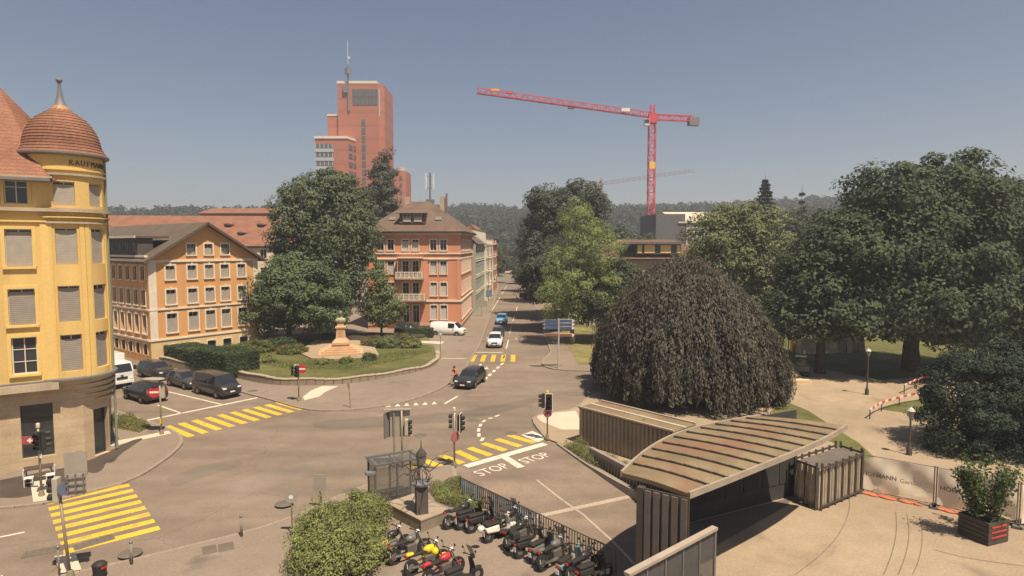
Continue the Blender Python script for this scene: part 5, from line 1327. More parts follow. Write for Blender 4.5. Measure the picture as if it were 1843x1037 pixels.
# ramp railing with painted bars
rl = tag(empty('ramp_railing', (0, 0, 0)), 'steel railing with partly painted blue and red bars along the ramp', 'railing')
ra_, rb_ = Vector(G(829, 893, .1)), Vector(G(1110, 1035, .1))
RLN = (rb_ - ra_).length; NB = 66
bar_cols = [mat('bar_steel', (.16, .12, .09), rough=.6), mat('bar_blue', (.36, .46, .5), rough=.6), mat('bar_red', (.55, .36, .28), rough=.6), mat('bar_pale', (.6, .54, .46), rough=.6)]
bms = [MB().box(0, 0, .5, .028, .028, .95).mesh('bar', m) for m in bar_cols]
bwide = [MB().box(0, 0, .5, .09, .02, .9).mesh('bar', m) for m in bar_cols]
angR = math.atan2((rb_ - ra_).y, (rb_ - ra_).x)
for i in range(NB):
    p = ra_.lerp(rb_, (i + .5) / NB)
    obj('bar', bms[0], rl, (p.x, p.y, .12), angR)
    if i < 36: obj('painted_slat', bwide[(1, 3, 2, 1, 2, 1, 3, 1, 2)[(i * 5 + i // 3) % 9]], rl, (*ra_.lerp(rb_, (i + 1) / NB), .12), angR + .7)
for z in (.18, 1.1): MB().bar((*ra_, z), (*rb_, z), .05, .04).build('rail', bar_cols[0], rl)
for i in range(8): MB().box(0, 0, .5, .06, .06, 1.1).build('post', bar_cols[0], rl, (*ra_.lerp(rb_, i / 7), .05), angR)
# tall steel and glass screen in the foreground
sc_ = tag(empty('glass_screen', (0, 0, 0)), 'steel framed glass screen with broad pale top rail at the bottom of the picture', 'screen')
s0, s1 = Vector(G(1128, 1034, 3.4)), Vector(G(1287, 950, 3.4))
MB().bar((*s0, 3.4), (*s1, 3.4), .22, .1).build('top_rail', mat('pale_rail', (.36, .3, .24), var=.15), sc_)
for i in range(6):
    p = s0.lerp(s1, i / 5); MB().box(0, 0, 0, .06 if i < 5 else .1, .07, 3.25).build('post', steel_g, sc_, (*p, 1.73), math.atan2((s1 - s0).y, (s1 - s0).x))
    if i < 5:
        q = s0.lerp(s1, (i + .5) / 5); MB().box(0, 0, 0, (s1 - s0).length / 5 - .08, .015, 3.1).build('glass_pane', clear_glass('screen_glass', (.55, .55, .55), .3), sc_, (*q, 1.72), math.atan2((s1 - s0).y, (s1 - s0).x))
# banner fence
ban = mat('grey_banner_cloth', (.76, .66, .52), var=.1, scale=.8, fine=.04)
ban2 = mat('banner_print', (.16, .13, .11), rough=.8); ban3 = mat('banner_print_faded', (.38, .32, .25), rough=.8)
orm = mat('orange_mesh', (.5, .15, .07), var=.2, scale=4)
fp = [G(1547, 886, .1), G(1682, 914, .1), G(1832, 950, .1), (28.6, 27.6)]
labs = ('grey banner with HOFMANN lettering on the site fence, nearest the bin store', 'second grey HOFMANN banner on the site fence, behind the potted tree', 'site fence panel at the right edge beyond the potted tree')
for i in range(3):
    a, b = Vector(fp[i]), Vector(fp[i + 1]); d = b - a; L = d.length; ang = math.atan2(d.y, d.x)
    f = tag(empty('fence_panel', (*a, .1), ang), labs[i], 'fence', 'site fence panels with banners')
    for u in (.04, L - .06): MB().tube((u, 0, 0), (u, 0, 2.1), .03, n=8).box(u, 0, .07, .25, .6, .14).build('post', steel_g, f)
    MB().tube((0, 0, 2.05), (L, 0, 2.05), .025).tube((0, 0, .18), (L, 0, .18), .025).build('rail', steel_g, f)
    c = MB(); nx, nz = 26, 9
    for ix in range(nx + 1):
        for iz in range(nz + 1):
            u = ix / nx; v = iz / nz
            x = .1 + (L - .2) * u; z = .32 + 1.7 * v - (.12 * (1 - v) * math.sin(u * 5 + i)); y = -.06 + .07 * math.sin(u * 9 + v * 3 + i) * math.sin(v * 3.1) + .03 * math.sin(u * 23 - v * 5)
            if i == 0 and v > .6: z -= .5 * max(0, .14 - u) / .14 * (v - .6)
            c.v.append((x, y, z))
    for ix in range(nx):
        for iz in range(nz): p = ix * (nz + 1) + iz; c.f.append((p, p + nz + 1, p + nz + 2, p + 1))
    cl = c.build('banner', ban, f, smooth=True)
    if i < 2:
        text_obj('lettering', 'HOFMANN', .3, ban2, cl, (L * (.27 if i == 0 else .3), -.2, 1.12), (math.pi / 2, 0, 0), .003, bold=.008)
        text_obj('lettering', 'Gartenbau', .3, ban3, cl, (L * (.74 if i == 0 else .78), -.2, 1.08), (math.pi / 2, 0, 0), .003, bold=.005)
    m_ = MB()
    for k in range(12):
        x = .3 + (L - .7) * (k / 11) ** 1.2
        if k % 4 == 3: continue
        m_.ball((x, -.12 + .08 * math.sin(k * 2.3), .05), .17 + .05 * math.sin(k * 1.7), 7, 5, 1.7, .7, .42)
    m_.build('orange_mesh_roll', orm, f, smooth=True)
# potted tree
pt = tag(empty('potted_tree', (*G(1768, 968, .1), .1), .35), 'leafy young trees in a dark crate planter with red and white tape', 'planter')
wood_d = mat('dark_wood', (.075, .06, .05), var=.25, scale=3)
for z in range(5):
    for s in (-1, 1):
        MB().box(0, s * .62, .12 + .2 * z, 1.3, .05, .17).build('crate_slat', wood_d, pt); MB().box(s * .62, 0, .12 + .2 * z, .05, 1.19, .17).build('crate_slat', wood_d, pt)
MB().box(0, 0, .45, 1.18, 1.18, .85).build('soil', ground_mat('dark_soil', (.05, .042, .03), patch=.3), pt)
redp = mat('barrier_red', (.5, .06, .05), rough=.6); whp = mat('barrier_white', (.68, .62, .54), rough=.6)
for z in (.35, .58, .8): MB().box(0, -.66, z, .95, .02, .07).build('tape', redp, pt)
rng = np.random.default_rng(15); P = []; st = MB()
for k in range(15):
    a = rng.uniform(0, 6.28); r = rng.uniform(.1, .45); h = rng.uniform(1.9, 3.0); e = Vector((math.cos(a) * (r + .75), math.sin(a) * (r + .6), .85 + h))
    b_ = Vector((math.cos(a) * r, math.sin(a) * r, .8)); mm = b_.lerp(e, .5) + Vector((0, 0, .2)); st.path([b_, mm, e], [.025, .017, .006], 5)
    for j in range(240):
        t = rng.random() ** .8; p = b_.lerp(mm, t * 2) if t < .5 else mm.lerp(e, t * 2 - 1); P.append(np.array(p) + rng.normal(size=3) * .17)
P = np.array(P); N_ = unit(rng, len(P)) + np.array([0, 0, .4]); N_ /= np.linalg.norm(N_, axis=1)[:, None]
st.build('stems', bark, pt); obj('foliage', leaves_mesh('foliage', P, N_, .075, .55, rng, leaf_mat('potted_leaves', (.085, .1, .036))), pt)
# ---------------------------------------------------------------- vehicles
tyre_m = mat('tyre_rubber', (.025, .024, .023), rough=.9); rim_m = mat('alloy_rim', (.35, .34, .33), rough=.35, metal=.7)
carglass = mat('car_glass', (.02, .022, .025), rough=.05, spec=.8, var=.1)
chrome = mat('chrome', (.6, .58, .55), rough=.2, metal=.9); lamp_w = mat('headlamp', (.75, .73, .7), rough=.15); lamp_r = mat('tail_lamp', (.45, .03, .02), rough=.2); plate_m = mat('number_plate', (.7, .68, .62), rough=.5)
blackpl = mat('black_plastic', (.03, .029, .028), rough=.6)
def car_paint(name, c): return mat(name, c, rough=.32, var=.04, scale=.5, spec=.5, coat=.5)
HATCH = [(2.1, .38, .6, .64, .6, .5), (2.0, .24, .68, .74, .78, .64), (1.5, .2, .79, .86, .87, .72), (.85, .2, .88, .94, .9, .76), (.15, .2, .92, 1.4, .9, .63), (-.42, .2, .94, 1.46, .9, .66), (-.52, .2, .94, 1.465, .9, .66), (-1.45, .2, .96, 1.43, .89, .64), (-1.55, .2, .96, 1.41, .89, .63), (-1.98, .24, .95, 1.02, .87, .68), (-2.1, .34, .8, .86, .78, .6)]
SUV = [(2.25, .42, .78, .84, .66, .56), (2.15, .28, .88, .95, .84, .7), (1.55, .26, .98, 1.06, .92, .78), (.95, .26, 1.06, 1.12, .94, .8), (.3, .26, 1.08, 1.6, .94, .7), (-.4, .26, 1.1, 1.68, .94, .72), (-.5, .26, 1.1, 1.685, .94, .72), (-1.7, .26, 1.12, 1.64, .93, .7), (-1.8, .26, 1.12, 1.62, .93, .7), (-2.15, .3, 1.08, 1.15, .9, .74), (-2.25, .42, .9, .95, .82, .66)]
VAN = [(2.5, .4, .76, .82, .72, .6), (2.4, .28, .98, 1.06, .9, .76), (1.95, .26, 1.1, 1.18, .95, .82), (1.25, .26, 1.14, 1.9, .96, .8), (.25, .26, 1.15, 1.96, .96, .82), (.15, .26, 1.15, 1.96, .96, .82), (-1.1, .26, 1.15, 1.97, .96, .82), (-1.2, .26, 1.15, 1.97, .96, .82), (-2.3, .26, 1.15, 1.95, .96, .82), (-2.42, .26, 1.15, 1.9, .95, .81), (-2.5, .34, 1.1, 1.8, .93, .78)]
def car(name, label, loc, head, st, paint, glass_iv=(4, 6), wind=3, rear=8, sx=1.0, sy=1.0, sz=1.0, wheel_x=(1.32, -1.3), wr=.33, group=None, face='front'):
    root = tag(empty(name, (*loc, 0), head), label, 'car' if 'van' not in name and 'truck' not in name else name.split('_')[-1], group)
    def ring(s):
        x, zb, be, zt, w, wt = s; x *= sx; w *= sy; wt *= sy; zb *= sz; be *= sz; zt *= sz
        h = [(0, zb), (w * .88, zb), (w, zb + .32 * (be - zb)), (w * 1.0, be - .1), (w * .95, be), (wt, zt - .05), (wt * .72, zt), (0, zt + .02)]
        return [(x, y, z) for y, z in h] + [(x, -y, z) for y, z in h[-2:0:-1]]
    RG = [ring(s) for s in st]; n = len(RG[0])
    body, side_l, side_r, wsc, rwd = MB(), MB(), MB(), MB(), MB()
    off = [(0, 0)]
    for i in range(len(RG) - 1):
        for j in range(n):
            k = (j + 1) % n; q = [RG[i][j], RG[i + 1][j], RG[i + 1][k], RG[i][k]]
            tgt = body
            if i in glass_iv and j == 4: tgt = side_l
            elif i in glass_iv and j == n - 5: tgt = side_r
            elif i == wind and j in (5, 6, n - 7, n - 6): tgt = wsc
            elif i == rear and j in (5, 6, n - 7, n - 6): tgt = rwd
            tgt.add(q, [(0, 1, 2, 3)])
    body.add(RG[0], [tuple(range(n - 1, -1, -1))]); body.add(RG[-1], [tuple(range(n))])
    bo = body.mesh('body', paint, True)
    bm_ = bmesh.new(); bm_.from_mesh(bo); bmesh.ops.remove_doubles(bm_, verts=bm_.verts, dist=.0005); bmesh.ops.recalc_face_normals(bm_, faces=bm_.faces); bm_.to_mesh(bo); bm_.free()
    b = obj('body', bo, root)
    for nm, g in (('side_window', side_l), ('side_window', side_r), ('windscreen', wsc), ('rear_window', rwd)):
        if g.v: g.build(nm, carglass, root, smooth=True)
    L0, L1 = st[0][0] * sx, st[-1][0] * sx; wmx = max(s[4] for s in st) * sy
    wme = MB().lathe([(.16, -.1), (wr, -.1), (wr + .01, -.05), (wr + .01, .06), (wr - .03, .1), (.2, .1)], 18).mesh('tyre', tyre_m)
    rme = MB().lathe([(.001, .085), (.07, .1), (.21, .085), (.22, .06), (.22, -.09)], 12).mesh('rim', rim_m)
    arc = MB().lathe([(.001, .0), (wr + .06, .0)], 18).mesh('wheel_arch', blackpl)
    for x in wheel_x:
        for s in (1, -1):
            w = obj('wheel', wme, root, (x * sx, s * (wmx - .06), wr + .005)); w.rotation_euler = (-math.pi / 2 * s, 0, 0)
            obj('rim', rme, w)
            a = obj('wheel_arch', arc, root, (x * sx, s * (wmx + .002), wr + .03)); a.rotation_euler = (-math.pi / 2 * s, 0, 0)
    zf = st[1][2] * sz; yf = st[1][4] * sy
    for s in (1, -1):
        MB().box(0, 0, 0, .22, .3, .13).build('headlight', lamp_w, root, (L0 - .1, s * yf * .72, zf - .06), bevel=.03)
        MB().box(0, 0, 0, .12, .24, .2).build('taillight', lamp_r, root, (L1 + .07, s * st[-2][4] * sy * .82, st[-2][2] * sz - .12), bevel=.03)
        MB().box(0, 0, 0, .1, .18, .13).build('mirror', paint, root, (st[3][0] * sx - .12, s * (wmx + .06), st[3][2] * sz + .08), bevel=.03)
    MB().box(0, 0, 0, .06, yf * .9, .16).build('grille', blackpl, root, (L0 - .0, 0, zf - .16)); MB().box(0, 0, 0, .03, .42, .11).build('number_plate', plate_m, root, (L0 + .04, 0, zf - .36))
    MB().box(0, 0, 0, .03, .5, .11).build('number_plate', plate_m, root, (L1 - .02, 0, st[-1][2] * sz - .05))
    MB().box(0, 0, 0, .08, yf * 1.5, .14).build('bumper', blackpl, root, (L0 - .02, 0, st[0][1] * sz + .02), bevel=.03)
    return root
blk, wht, blu, gry = car_paint('black_car_paint', (.028, .028, .03)), car_paint('white_car_paint', (.72, .7, .66)), car_paint('light_blue_car_paint', (.12, .36, .58)), car_paint('dark_grey_car_paint', (.05, .05, .052))
f_ = Vector(G(826, 707)); r_ = Vector(G(861, 684)); hv_ = f_ - r_
car('estate_car', 'black estate car turning at the junction beside the cyclist', tuple((f_ + r_) / 2 + Vector((0.1, .6))), math.atan2(hv_.y, hv_.x), SUV, blk, sz=.92)
car('sport_utility_car', 'white SUV waiting first in line at the far crossing', (-2.2, 79.2), R(-91), SUV, wht, sy=1.02)
car('queueing_car', 'dark grey car behind the white SUV in the queue', (-2.05, 86.5), R(-90), HATCH, gry)
car('hatchback_car', 'light blue hatchback last in the queue on the street', (-1.75, 102.4), R(-92), SUV, blu, sz=.95)
car('delivery_van', 'white delivery van parked across the drive by the pink house', (-9.3, 88.6), R(-14), VAN, wht, glass_iv=(3,), wind=2, wheel_x=(1.6, -1.6), rear=99)
car('parked_car', 'dark car parked against the pink house, left of the white van', (-15.4, 91.0), R(8), HATCH, blk)
hd_ = math.atan2(-1.6, 2.3)
car('people_carrier_van', 'black people carrier first at the stop line beside the hedge', (-25.9, 52.9), hd_, VAN, blk, glass_iv=(3, 5, 7), wind=2, wheel_x=(1.55, -1.5), rear=99, sx=.98)
car('waiting_car', 'dark car second in line behind the black people carrier', (-30.3, 56.1), hd_, HATCH, gry)
car('last_car', 'dark car furthest back in the line near the orange building', (-35.2, 59.8), hd_, SUV, blk)
car('left_lane_car', 'black SUV seen from behind next to the no entry post', (-31.2, 51.2), hd_ + math.pi, SUV, blk)
tk = tag(empty('box_truck', (-37.4, 56.3, 0), hd_), 'white truck with dark windscreen half hidden behind the yellow building', 'truck')
MB().prism([(.6, -1.0), (2.3, -1.0), (2.3, 1.0), (.6, 1.0)], .55, 1.5).build('cab_lower', wht, tk, bevel=.08)
tc = MB(); tc.add([(.6, -1, 1.5), (2.3, -1, 1.5), (1.95, -.95, 2.35), (.6, -.95, 2.4), (.6, 1, 1.5), (2.3, 1, 1.5), (1.95, .95, 2.35), (.6, .95, 2.4)], [(0, 1, 2, 3), (4, 7, 6, 5), (3, 2, 6, 7), (0, 3, 7, 4), (1, 5, 6, 2)]); tc.build('cab_upper', wht, tk)
tw2 = MB(); tw2.add([(2.29, -.88, 1.56), (2.29, .88, 1.56), (2.01, .84, 2.24), (2.01, -.84, 2.24)], [(0, 1, 2, 3)]); tw2.build('windscreen', carglass, tk, (.03, 0, .0))
for s in (-1, 1): MB().box(1.35, s * .985, 1.95, .9, .03, .55).build('side_window', carglass, tk); MB().box(2.31, s * .75, .95, .06, .3, .2).build('headlight', lamp_w, tk); MB().box(2.1, s * 1.2, 1.8, .12, .22, .4).build('mirror', blackpl, tk)
MB().box(2.32, 0, 1.0, .05, .9, .22).build('grille', blackpl, tk); MB().box(2.33, 0, .62, .1, 1.9, .22).build('bumper', wht, tk)
MB().lathe([(.001, 0), (.13, 0), (.13, .03), (.001, .03)], 14).build('emblem', blackpl, tk).location = (2.33, 0, 1.25)
MB().box(-1.4, 0, 1.95, 3.8, 2.1, 2.1).build('box_body', wht, tk, bevel=.04); MB().box(-.6, 0, .62, 5.4, .9, .2).build('chassis', blackpl, tk)
for x in (1.5, -2.2):
    for s in (-1, 1):
        w = MB().lathe([(.15, -.12), (.38, -.12), (.38, .12), (.15, .12)], 16).build('wheel', tyre_m, tk, (x, s * .88, .39)); w.rotation_euler = (math.pi / 2, 0, 0)

# motorbikes and scooters
def wheel_mb(r, w): return MB().lathe([(r * .55, -w / 2), (r, -w / 2), (r + .01, 0), (r, w / 2), (r * .55, w / 2)], 16)
seat_m = mat('black_seat', (.03, .027, .025), rough=.7); engine_m = mat('engine_metal', (.22, .2, .18), rough=.4, metal=.6)
def two_wheeler(kind, label, loc, head, body_m, accent, extra=None, lean=R(-9)):
    root = tag(empty('scooter' if kind == 's' else 'motorcycle', (*loc, .11), head), label, 'scooter' if kind == 's' else 'motorcycle', 'two-wheelers parked on the foreground square')
    root.rotation_euler = (lean, 0, head)
    r = .26 if kind == 's' else .31; wb = .64 if kind == 's' else .7
    for x, nm in ((wb, 'wheel'), (-wb, 'wheel')):
        w = wheel_mb(r, .12).build(nm, tyre_m, root, (x, 0, r)); w.rotation_euler = (math.pi / 2, 0, 0)
        MB().lathe([(.001, .04), (r * .5, .03), (r * .5, -.03), (.001, -.04)], 10).build('rim', rim_m if accent is not chrome else chrome, w)
    if kind == 's':
        b = MB().add([(-.75, -.16, .42), (-.1, -.17, .36), (-.1, .17, .36), (-.75, .16, .42), (-.85, -.13, .68), (-.1, -.16, .68), (-.1, .16, .68), (-.85, .13, .68)], [(3, 2, 1, 0), (4, 5, 6, 7), (0, 1, 5, 4), (1, 2, 6, 5), (2, 3, 7, 6), (3, 0, 4, 7)])
        b.build('body', body_m, root, bevel=.07)
        MB().box(.1, 0, .3, .5, .34, .08).build('footboard', blackpl, root, bevel=.02)
        sh = MB(); pr = [(.42, .3), (.5, .55), (.46, .8), (.4, .98)]; wd = [.17, .21, .2, .12]
        for (x, z), w in zip(pr, wd): sh.v += [(x - .05, -w, z), (x + .05, 0, z), (x - .05, w, z), (x - .1, 0, z)]
        for i in range(3):
            for j in range(4): k = (j + 1) % 4; sh.f.append((i * 4 + j, i * 4 + k, i * 4 + 4 + k, i * 4 + 4 + j))
        sh.f += [(3, 2, 1, 0), (12, 13, 14, 15)]
        sh.build('leg_shield', body_m, root, bevel=.02)
        MB().ball((wb - .02, 0, .46), .2, 10, 6, 1.3, .45, .55).build('front_mudguard', body_m, root, smooth=True)
        MB().tube((.36, 0, .98), (wb, 0, r), .035, n=8).build('fork', engine_m, root)
        MB().box(-.42, 0, .75, .74, .3, .14).build('seat', seat_m, root, bevel=.05)
        hbz, hbx = 1.04, .36
    else:
        MB().ball((.16, 0, .8), .26, 12, 8, 1.15, .6, .62).build('tank', body_m, root, smooth=True)
        MB().box(-.32, 0, .76, .66, .26, .12).build('seat', seat_m, root, bevel=.05); MB().box(-.72, 0, .82, .32, .18, .12).build('tail_unit', body_m, root, bevel=.05)
        MB().box(.08, 0, .44, .46, .32, .36).build('engine', engine_m, root, bevel=.05)
        MB().tube((-.75, -.17, .36), (.0, -.16, .28), .055, n=8).build('exhaust', chrome, root)
        MB().bar((-wb, .1, r), (-.1, .12, .5), .05, .07).bar((.35, 0, .85), (-.2, 0, .6), .07).build('frame', body_m, root)
        MB().tube((.38, -.09, 1.0), (wb, -.09, r), .03, n=8).tube((.38, .09, 1.0), (wb, .09, r), .03, n=8).build('fork', engine_m, root)
        MB().ball((wb, 0, r + .14), .22, 10, 6, 1.2, .4, .4).build('front_mudguard', body_m, root, smooth=True)
        hbz, hbx = 1.06, .34
    MB().tube((hbx, -.36, hbz + .02), (hbx, .36, hbz + .02), .02, n=6).tube((hbx - .03, -.38, hbz + .02), (hbx - .02, -.25, hbz + .02), .03).tube((hbx - .03, .38, hbz + .02), (hbx - .02, .25, hbz + .02), .03).build('handlebar', blackpl, root)
    MB().ball((hbx + .12, 0, hbz - .08), .1, 10, 7).build('headlight', lamp_w if kind == 'm' else body_m, root, smooth=True)
    for s in (-1, 1):
        mi = MB().tube((hbx, s * .28, hbz), (hbx + .02, s * .4, hbz + .2), .01).ball((hbx, s * .42, hbz + .23), .07, 8, 6, .3, 1, .7).build('mirror', blackpl, root)
    MB().box(-.87 if kind == 's' else -.9, 0, .62 if kind == 's' else .78, .06, .16, .08).build('taillight', lamp_r, root); MB().box(-.9, 0, .42, .02, .16, .18).build('number_plate', plate_m, root)
    MB().tube((-.05, .14, .3), (.02, .34, .02), .018).build('side_stand', engine_m, root)
    if extra == 'screen': MB().add([(.5, -.16, 1.0), (.5, .16, 1.0), (.36, .2, 1.42), (.36, -.2, 1.42)], [(0, 1, 2, 3)]).build('windscreen', clear_glass('bike_screen', (.4, .4, .42), .5), root)
    if extra == 'box': MB().box(-.82, 0, .98, .36, .38, .3).build('top_case', blackpl, root, bevel=.06)
    return root
def helmet(label, loc, z, m, rz=0):
    root = tag(empty('helmet', (*loc, z), rz), label, 'helmet')
    MB().ball((0, 0, .13), .155, 14, 10, 1.08, .92, 1.0).build('shell', m, root, smooth=True); MB().ball((.06, 0, .13), .135, 12, 8, .95, .98, .45).build('visor', carglass, root, smooth=True)
P_ = lambda n, c: mat(n, c, rough=.35, var=.06, coat=.3)
sb_, sw_, st_, sr_, sy_ = P_('black_bike_paint', (.03, .029, .029)), P_('cream_bike_paint', (.68, .63, .54)), P_('teal_bike_paint', (.16, .27, .26)), P_('red_bike_paint', (.45, .04, .05)), P_('yellow_bike_paint', (.75, .5, .02))
sg_ = P_('grey_bike_paint', (.14, .13, .125))
H1 = R(38)
for k, lab, (x, y), m, ac, ex in (
    ('m', 'black motorcycle with red tail, nearest the stone planter wall', (833, 938), sb_, chrome, None),
    ('s', 'black scooter with tall windscreen, second from the stone planter wall', (872, 946), sb_, None, 'screen'),
    ('s', 'cream scooter with a white helmet on its seat', (902, 962), sw_, chrome, None),
    ('m', 'black motorcycle right of the cream scooter', (938, 972), sb_, chrome, None),
    ('s', 'black scooter with dark top case in the row along the railing', (960, 990), sb_, None, 'box'),
    ('m', 'dark grey motorcycle in the row along the railing, left of the teal scooter', (1000, 1008), sg_, chrome, 'screen'),
    ('s', 'teal and white scooter near the lower end of the railing', (1032, 1026), st_, chrome, None),
    ('s', 'black scooter squeezed between the first motorcycle and the scooter with windscreen', (852, 940), sb_, None, None),
    ('m', 'black motorcycle behind the cream scooter, close to the railing', (918, 950), sb_, None, 'screen'),
    ('s', 'grey scooter between the black top case scooter and the dark grey motorcycle', (982, 996), sg_, None, None),
    ('m', 'black motorcycle right of the teal scooter', (1052, 1030), sb_, chrome, None),
    ('s', 'black scooter lowest in the row, cut off by the bottom edge', (1072, 1040), sb_, None, None)):
    two_wheeler(k, lab, G(x, y, .3), H1 + .12 * math.sin(x), m, ac, ex)
for k, lab, (x, y), m, ac, ex in (
    ('m', 'black motorcycle with red rear light at the edge of the bush', (704, 990), sb_, None, None),
    ('m', 'grey motorcycle second from the bush', (738, 998), sg_, chrome, None),
    ('m', 'yellow motorcycle in the near row', (770, 1018), sy_, None, None),
    ('m', 'red and black motorcycle right of the yellow one', (800, 1034), sr_, None, None),
    ('s', 'black scooter at the right end of the near row', (836, 1046), sb_, None, 'screen')):
    two_wheeler(k, lab, G(x, y, .3), H1 + .1 * math.sin(x), m, ac, ex)
helmet('white helmet lying on the seat of the cream scooter', G(866, 957, .95), .92, sw_)
helmet('yellow helmet hanging on the grey motorcycle', G(783, 997, 1.0), .98, sy_, 2)
ct = tag(empty('seat_cover', (*G(682, 980, .95), .93), .3), 'orange tan cover lying over a bike seat at the edge of the bush', 'cover')
MB().add([(-.4, -.2, -.1), (.4, -.2, -.06), (.4, .2, -.04), (-.4, .2, -.12), (-.36, -.1, .06), (.36, -.1, .12), (.36, .12, .12), (-.36, .12, .04)], [(0, 1, 5, 4), (1, 2, 6, 5), (2, 3, 7, 6), (3, 0, 4, 7), (4, 5, 6, 7), (3, 2, 1, 0)]).build('cloth', mat('tan_cover', (.6, .36, .14)), ct, bevel=.03)

# ---------------------------------------------------------------- people
skin = mat('skin', (.5, .3, .2), rough=.6, var=.05)
def person(name, label, loc, rz, J, rad, cloth, parts, z=0.1):
    root = tag(empty(name, (*loc, z), rz), label, 'person')
    edges = [('hip', 'waist'), ('waist', 'chest'), ('chest', 'neck'), ('neck', 'head'), ('head', 'crown')]
    for s in 'lr': edges += [('chest', 'sh' + s), ('sh' + s, 'el' + s), ('el' + s, 'ha' + s), ('hip', 'th' + s), ('th' + s, 'kn' + s), ('kn' + s, 'an' + s), ('an' + s, 'to' + s)]
    names = list(J); me = bpy.data.meshes.new('body'); me.from_pydata([J[k] for k in names], [(names.index(a), names.index(b)) for a, b in edges], [])
    o = obj('body', me, root)
    o.modifiers.new('skin', 'SKIN'); me.skin_vertices.new() if not me.skin_vertices else None
    for k, v in zip(names, me.skin_vertices[0].data): v.radius = (rad[k], rad[k]); v.use_root = (k == 'hip')
    sd = o.modifiers.new('sub', 'SUBSURF'); sd.levels = 1; sd.render_levels = 1
    # freeze the grown surface and colour it by height bands (skin, top, trousers, shoes)
    dg = bpy.context.evaluated_depsgraph_get(); me2 = bpy.data.meshes.new_from_object(o.evaluated_get(dg)); o.modifiers.clear(); o.data = me2
    for m in cloth: me2.materials.append(m)
    for p in me2.polygons: p.material_index = parts(p.center); p.use_smooth = True
    return root
def std_rad():
    r = dict(hip=.15, waist=.13, chest=.16, neck=.055, head=.095, crown=.08)
    for s in 'lr': r.update({'sh' + s: .07, 'el' + s: .05, 'ha' + s: .035, 'th' + s: .1, 'kn' + s: .065, 'an' + s: .045, 'to' + s: .04})
    return r
top_o = mat('orange_jersey', (.55, .15, .06), var=.1); dkc = mat('dark_trousers', (.05, .045, .05)); drk = mat('dark_jacket', (.045, .042, .045)); shoe = mat('dark_shoes', (.03, .03, .03)); hairm = mat('dark_hair', (.04, .03, .025))
# cyclist (x forward)
J = dict(hip=(-.12, 0, .98), waist=(-.04, 0, 1.14), chest=(.12, 0, 1.4), neck=(.18, 0, 1.56), head=(.22, 0, 1.68), crown=(.22, 0, 1.8),
         shl=(.14, .2, 1.46), ell=(.32, .24, 1.24), hal=(.5, .22, 1.08), shr=(.14, -.2, 1.46), elr=(.32, -.24, 1.24), har=(.5, -.22, 1.08),
         thl=(-.08, .1, .94), knl=(.26, .11, .74), anl=(.06, .1, .4), tol=(.2, .1, .34), thr=(-.08, -.1, .94), knr=(.22, -.11, .55), anr=(.02, -.1, .18), tor=(.16, -.1, .13))
cyc = person('person', 'cyclist in orange top riding beside the black estate car', G(820, 694), R(-120), J, std_rad(), (top_o, dkc, skin, shoe), lambda c: 2 if c.z > 1.58 or (c.z < 1.16 and c.x > .36 and abs(c.y) > .15) else 0 if c.z > 1.02 else 3 if c.z < .26 else 1, 0)
MB().ball((.2, 0, 1.79), .13, 10, 7, 1.15, .9, .75).build('cycle_helmet', drk, cyc, smooth=True)
bk_ = tag(empty('bicycle', (*G(820, 694), 0), R(-120)), 'bicycle ridden by the cyclist in orange', 'bicycle')
for x in (.56, -.5):
    w = MB().lathe([(.3, -.012), (.34, -.015), (.35, 0), (.34, .015), (.3, .012), (.3, -.012)], 20).build('wheel', tyre_m, bk_, (x, 0, .35)); w.rotation_euler = (math.pi / 2, 0, 0)
MB().tube((-.5, 0, .35), (0, 0, .32), .015).tube((0, 0, .32), (.4, 0, .85), .018).tube((0, 0, .32), (-.14, 0, .86), .018).tube((-.12, 0, .82), (.4, 0, .82), .018).tube((-.5, 0, .35), (-.12, 0, .8), .012).tube((.4, 0, .95), (.56, 0, .35), .016).build('frame', sg_, bk_)
MB().tube((.46, -.26, 1.04), (.46, .26, 1.04), .015).tube((.41, 0, .9), (.46, 0, 1.04), .015).build('handlebar', blackpl, bk_); MB().box(-.15, 0, .9, .26, .14, .06).build('saddle', seat_m, bk_, bevel=.02)
MB().box(.0, 0, .32, .04, .3, .04).build('pedals', blackpl, bk_)
def stand_joints():
    return dict(hip=(0, 0, .95), waist=(0, 0, 1.1), chest=(.01, 0, 1.36), neck=(.02, 0, 1.52), head=(.04, 0, 1.63), crown=(.03, 0, 1.74), shl=(0, .19, 1.44), ell=(-.04, .25, 1.16), hal=(.05, .25, .9), shr=(0, -.19, 1.44), elr=(.04, -.25, 1.16), har=(.12, -.24, .92), thl=(0, .1, .9), knl=(.12, .1, .5), anl=(.02, .1, .08), tol=(.16, .11, .04), thr=(0, -.1, .9), knr=(.02, -.1, .5), anr=(-.18, -.1, .1), tor=(-.04, -.11, .04))
pdn = person('person', 'pedestrian in dark clothes walking at the far end of the street', G(924, 503), R(-100), stand_joints(), std_rad(), (drk, dkc, skin, shoe), lambda c: 2 if c.z > 1.52 or c.z < 1.0 and abs(c.y) > .2 else 0 if c.z > .95 else 3 if c.z < .1 else 1, 0.1)
MB().ball((.02, 0, 1.68), .12, 10, 7, 1, .95, .9).build('hair', hairm, pdn, smooth=True)

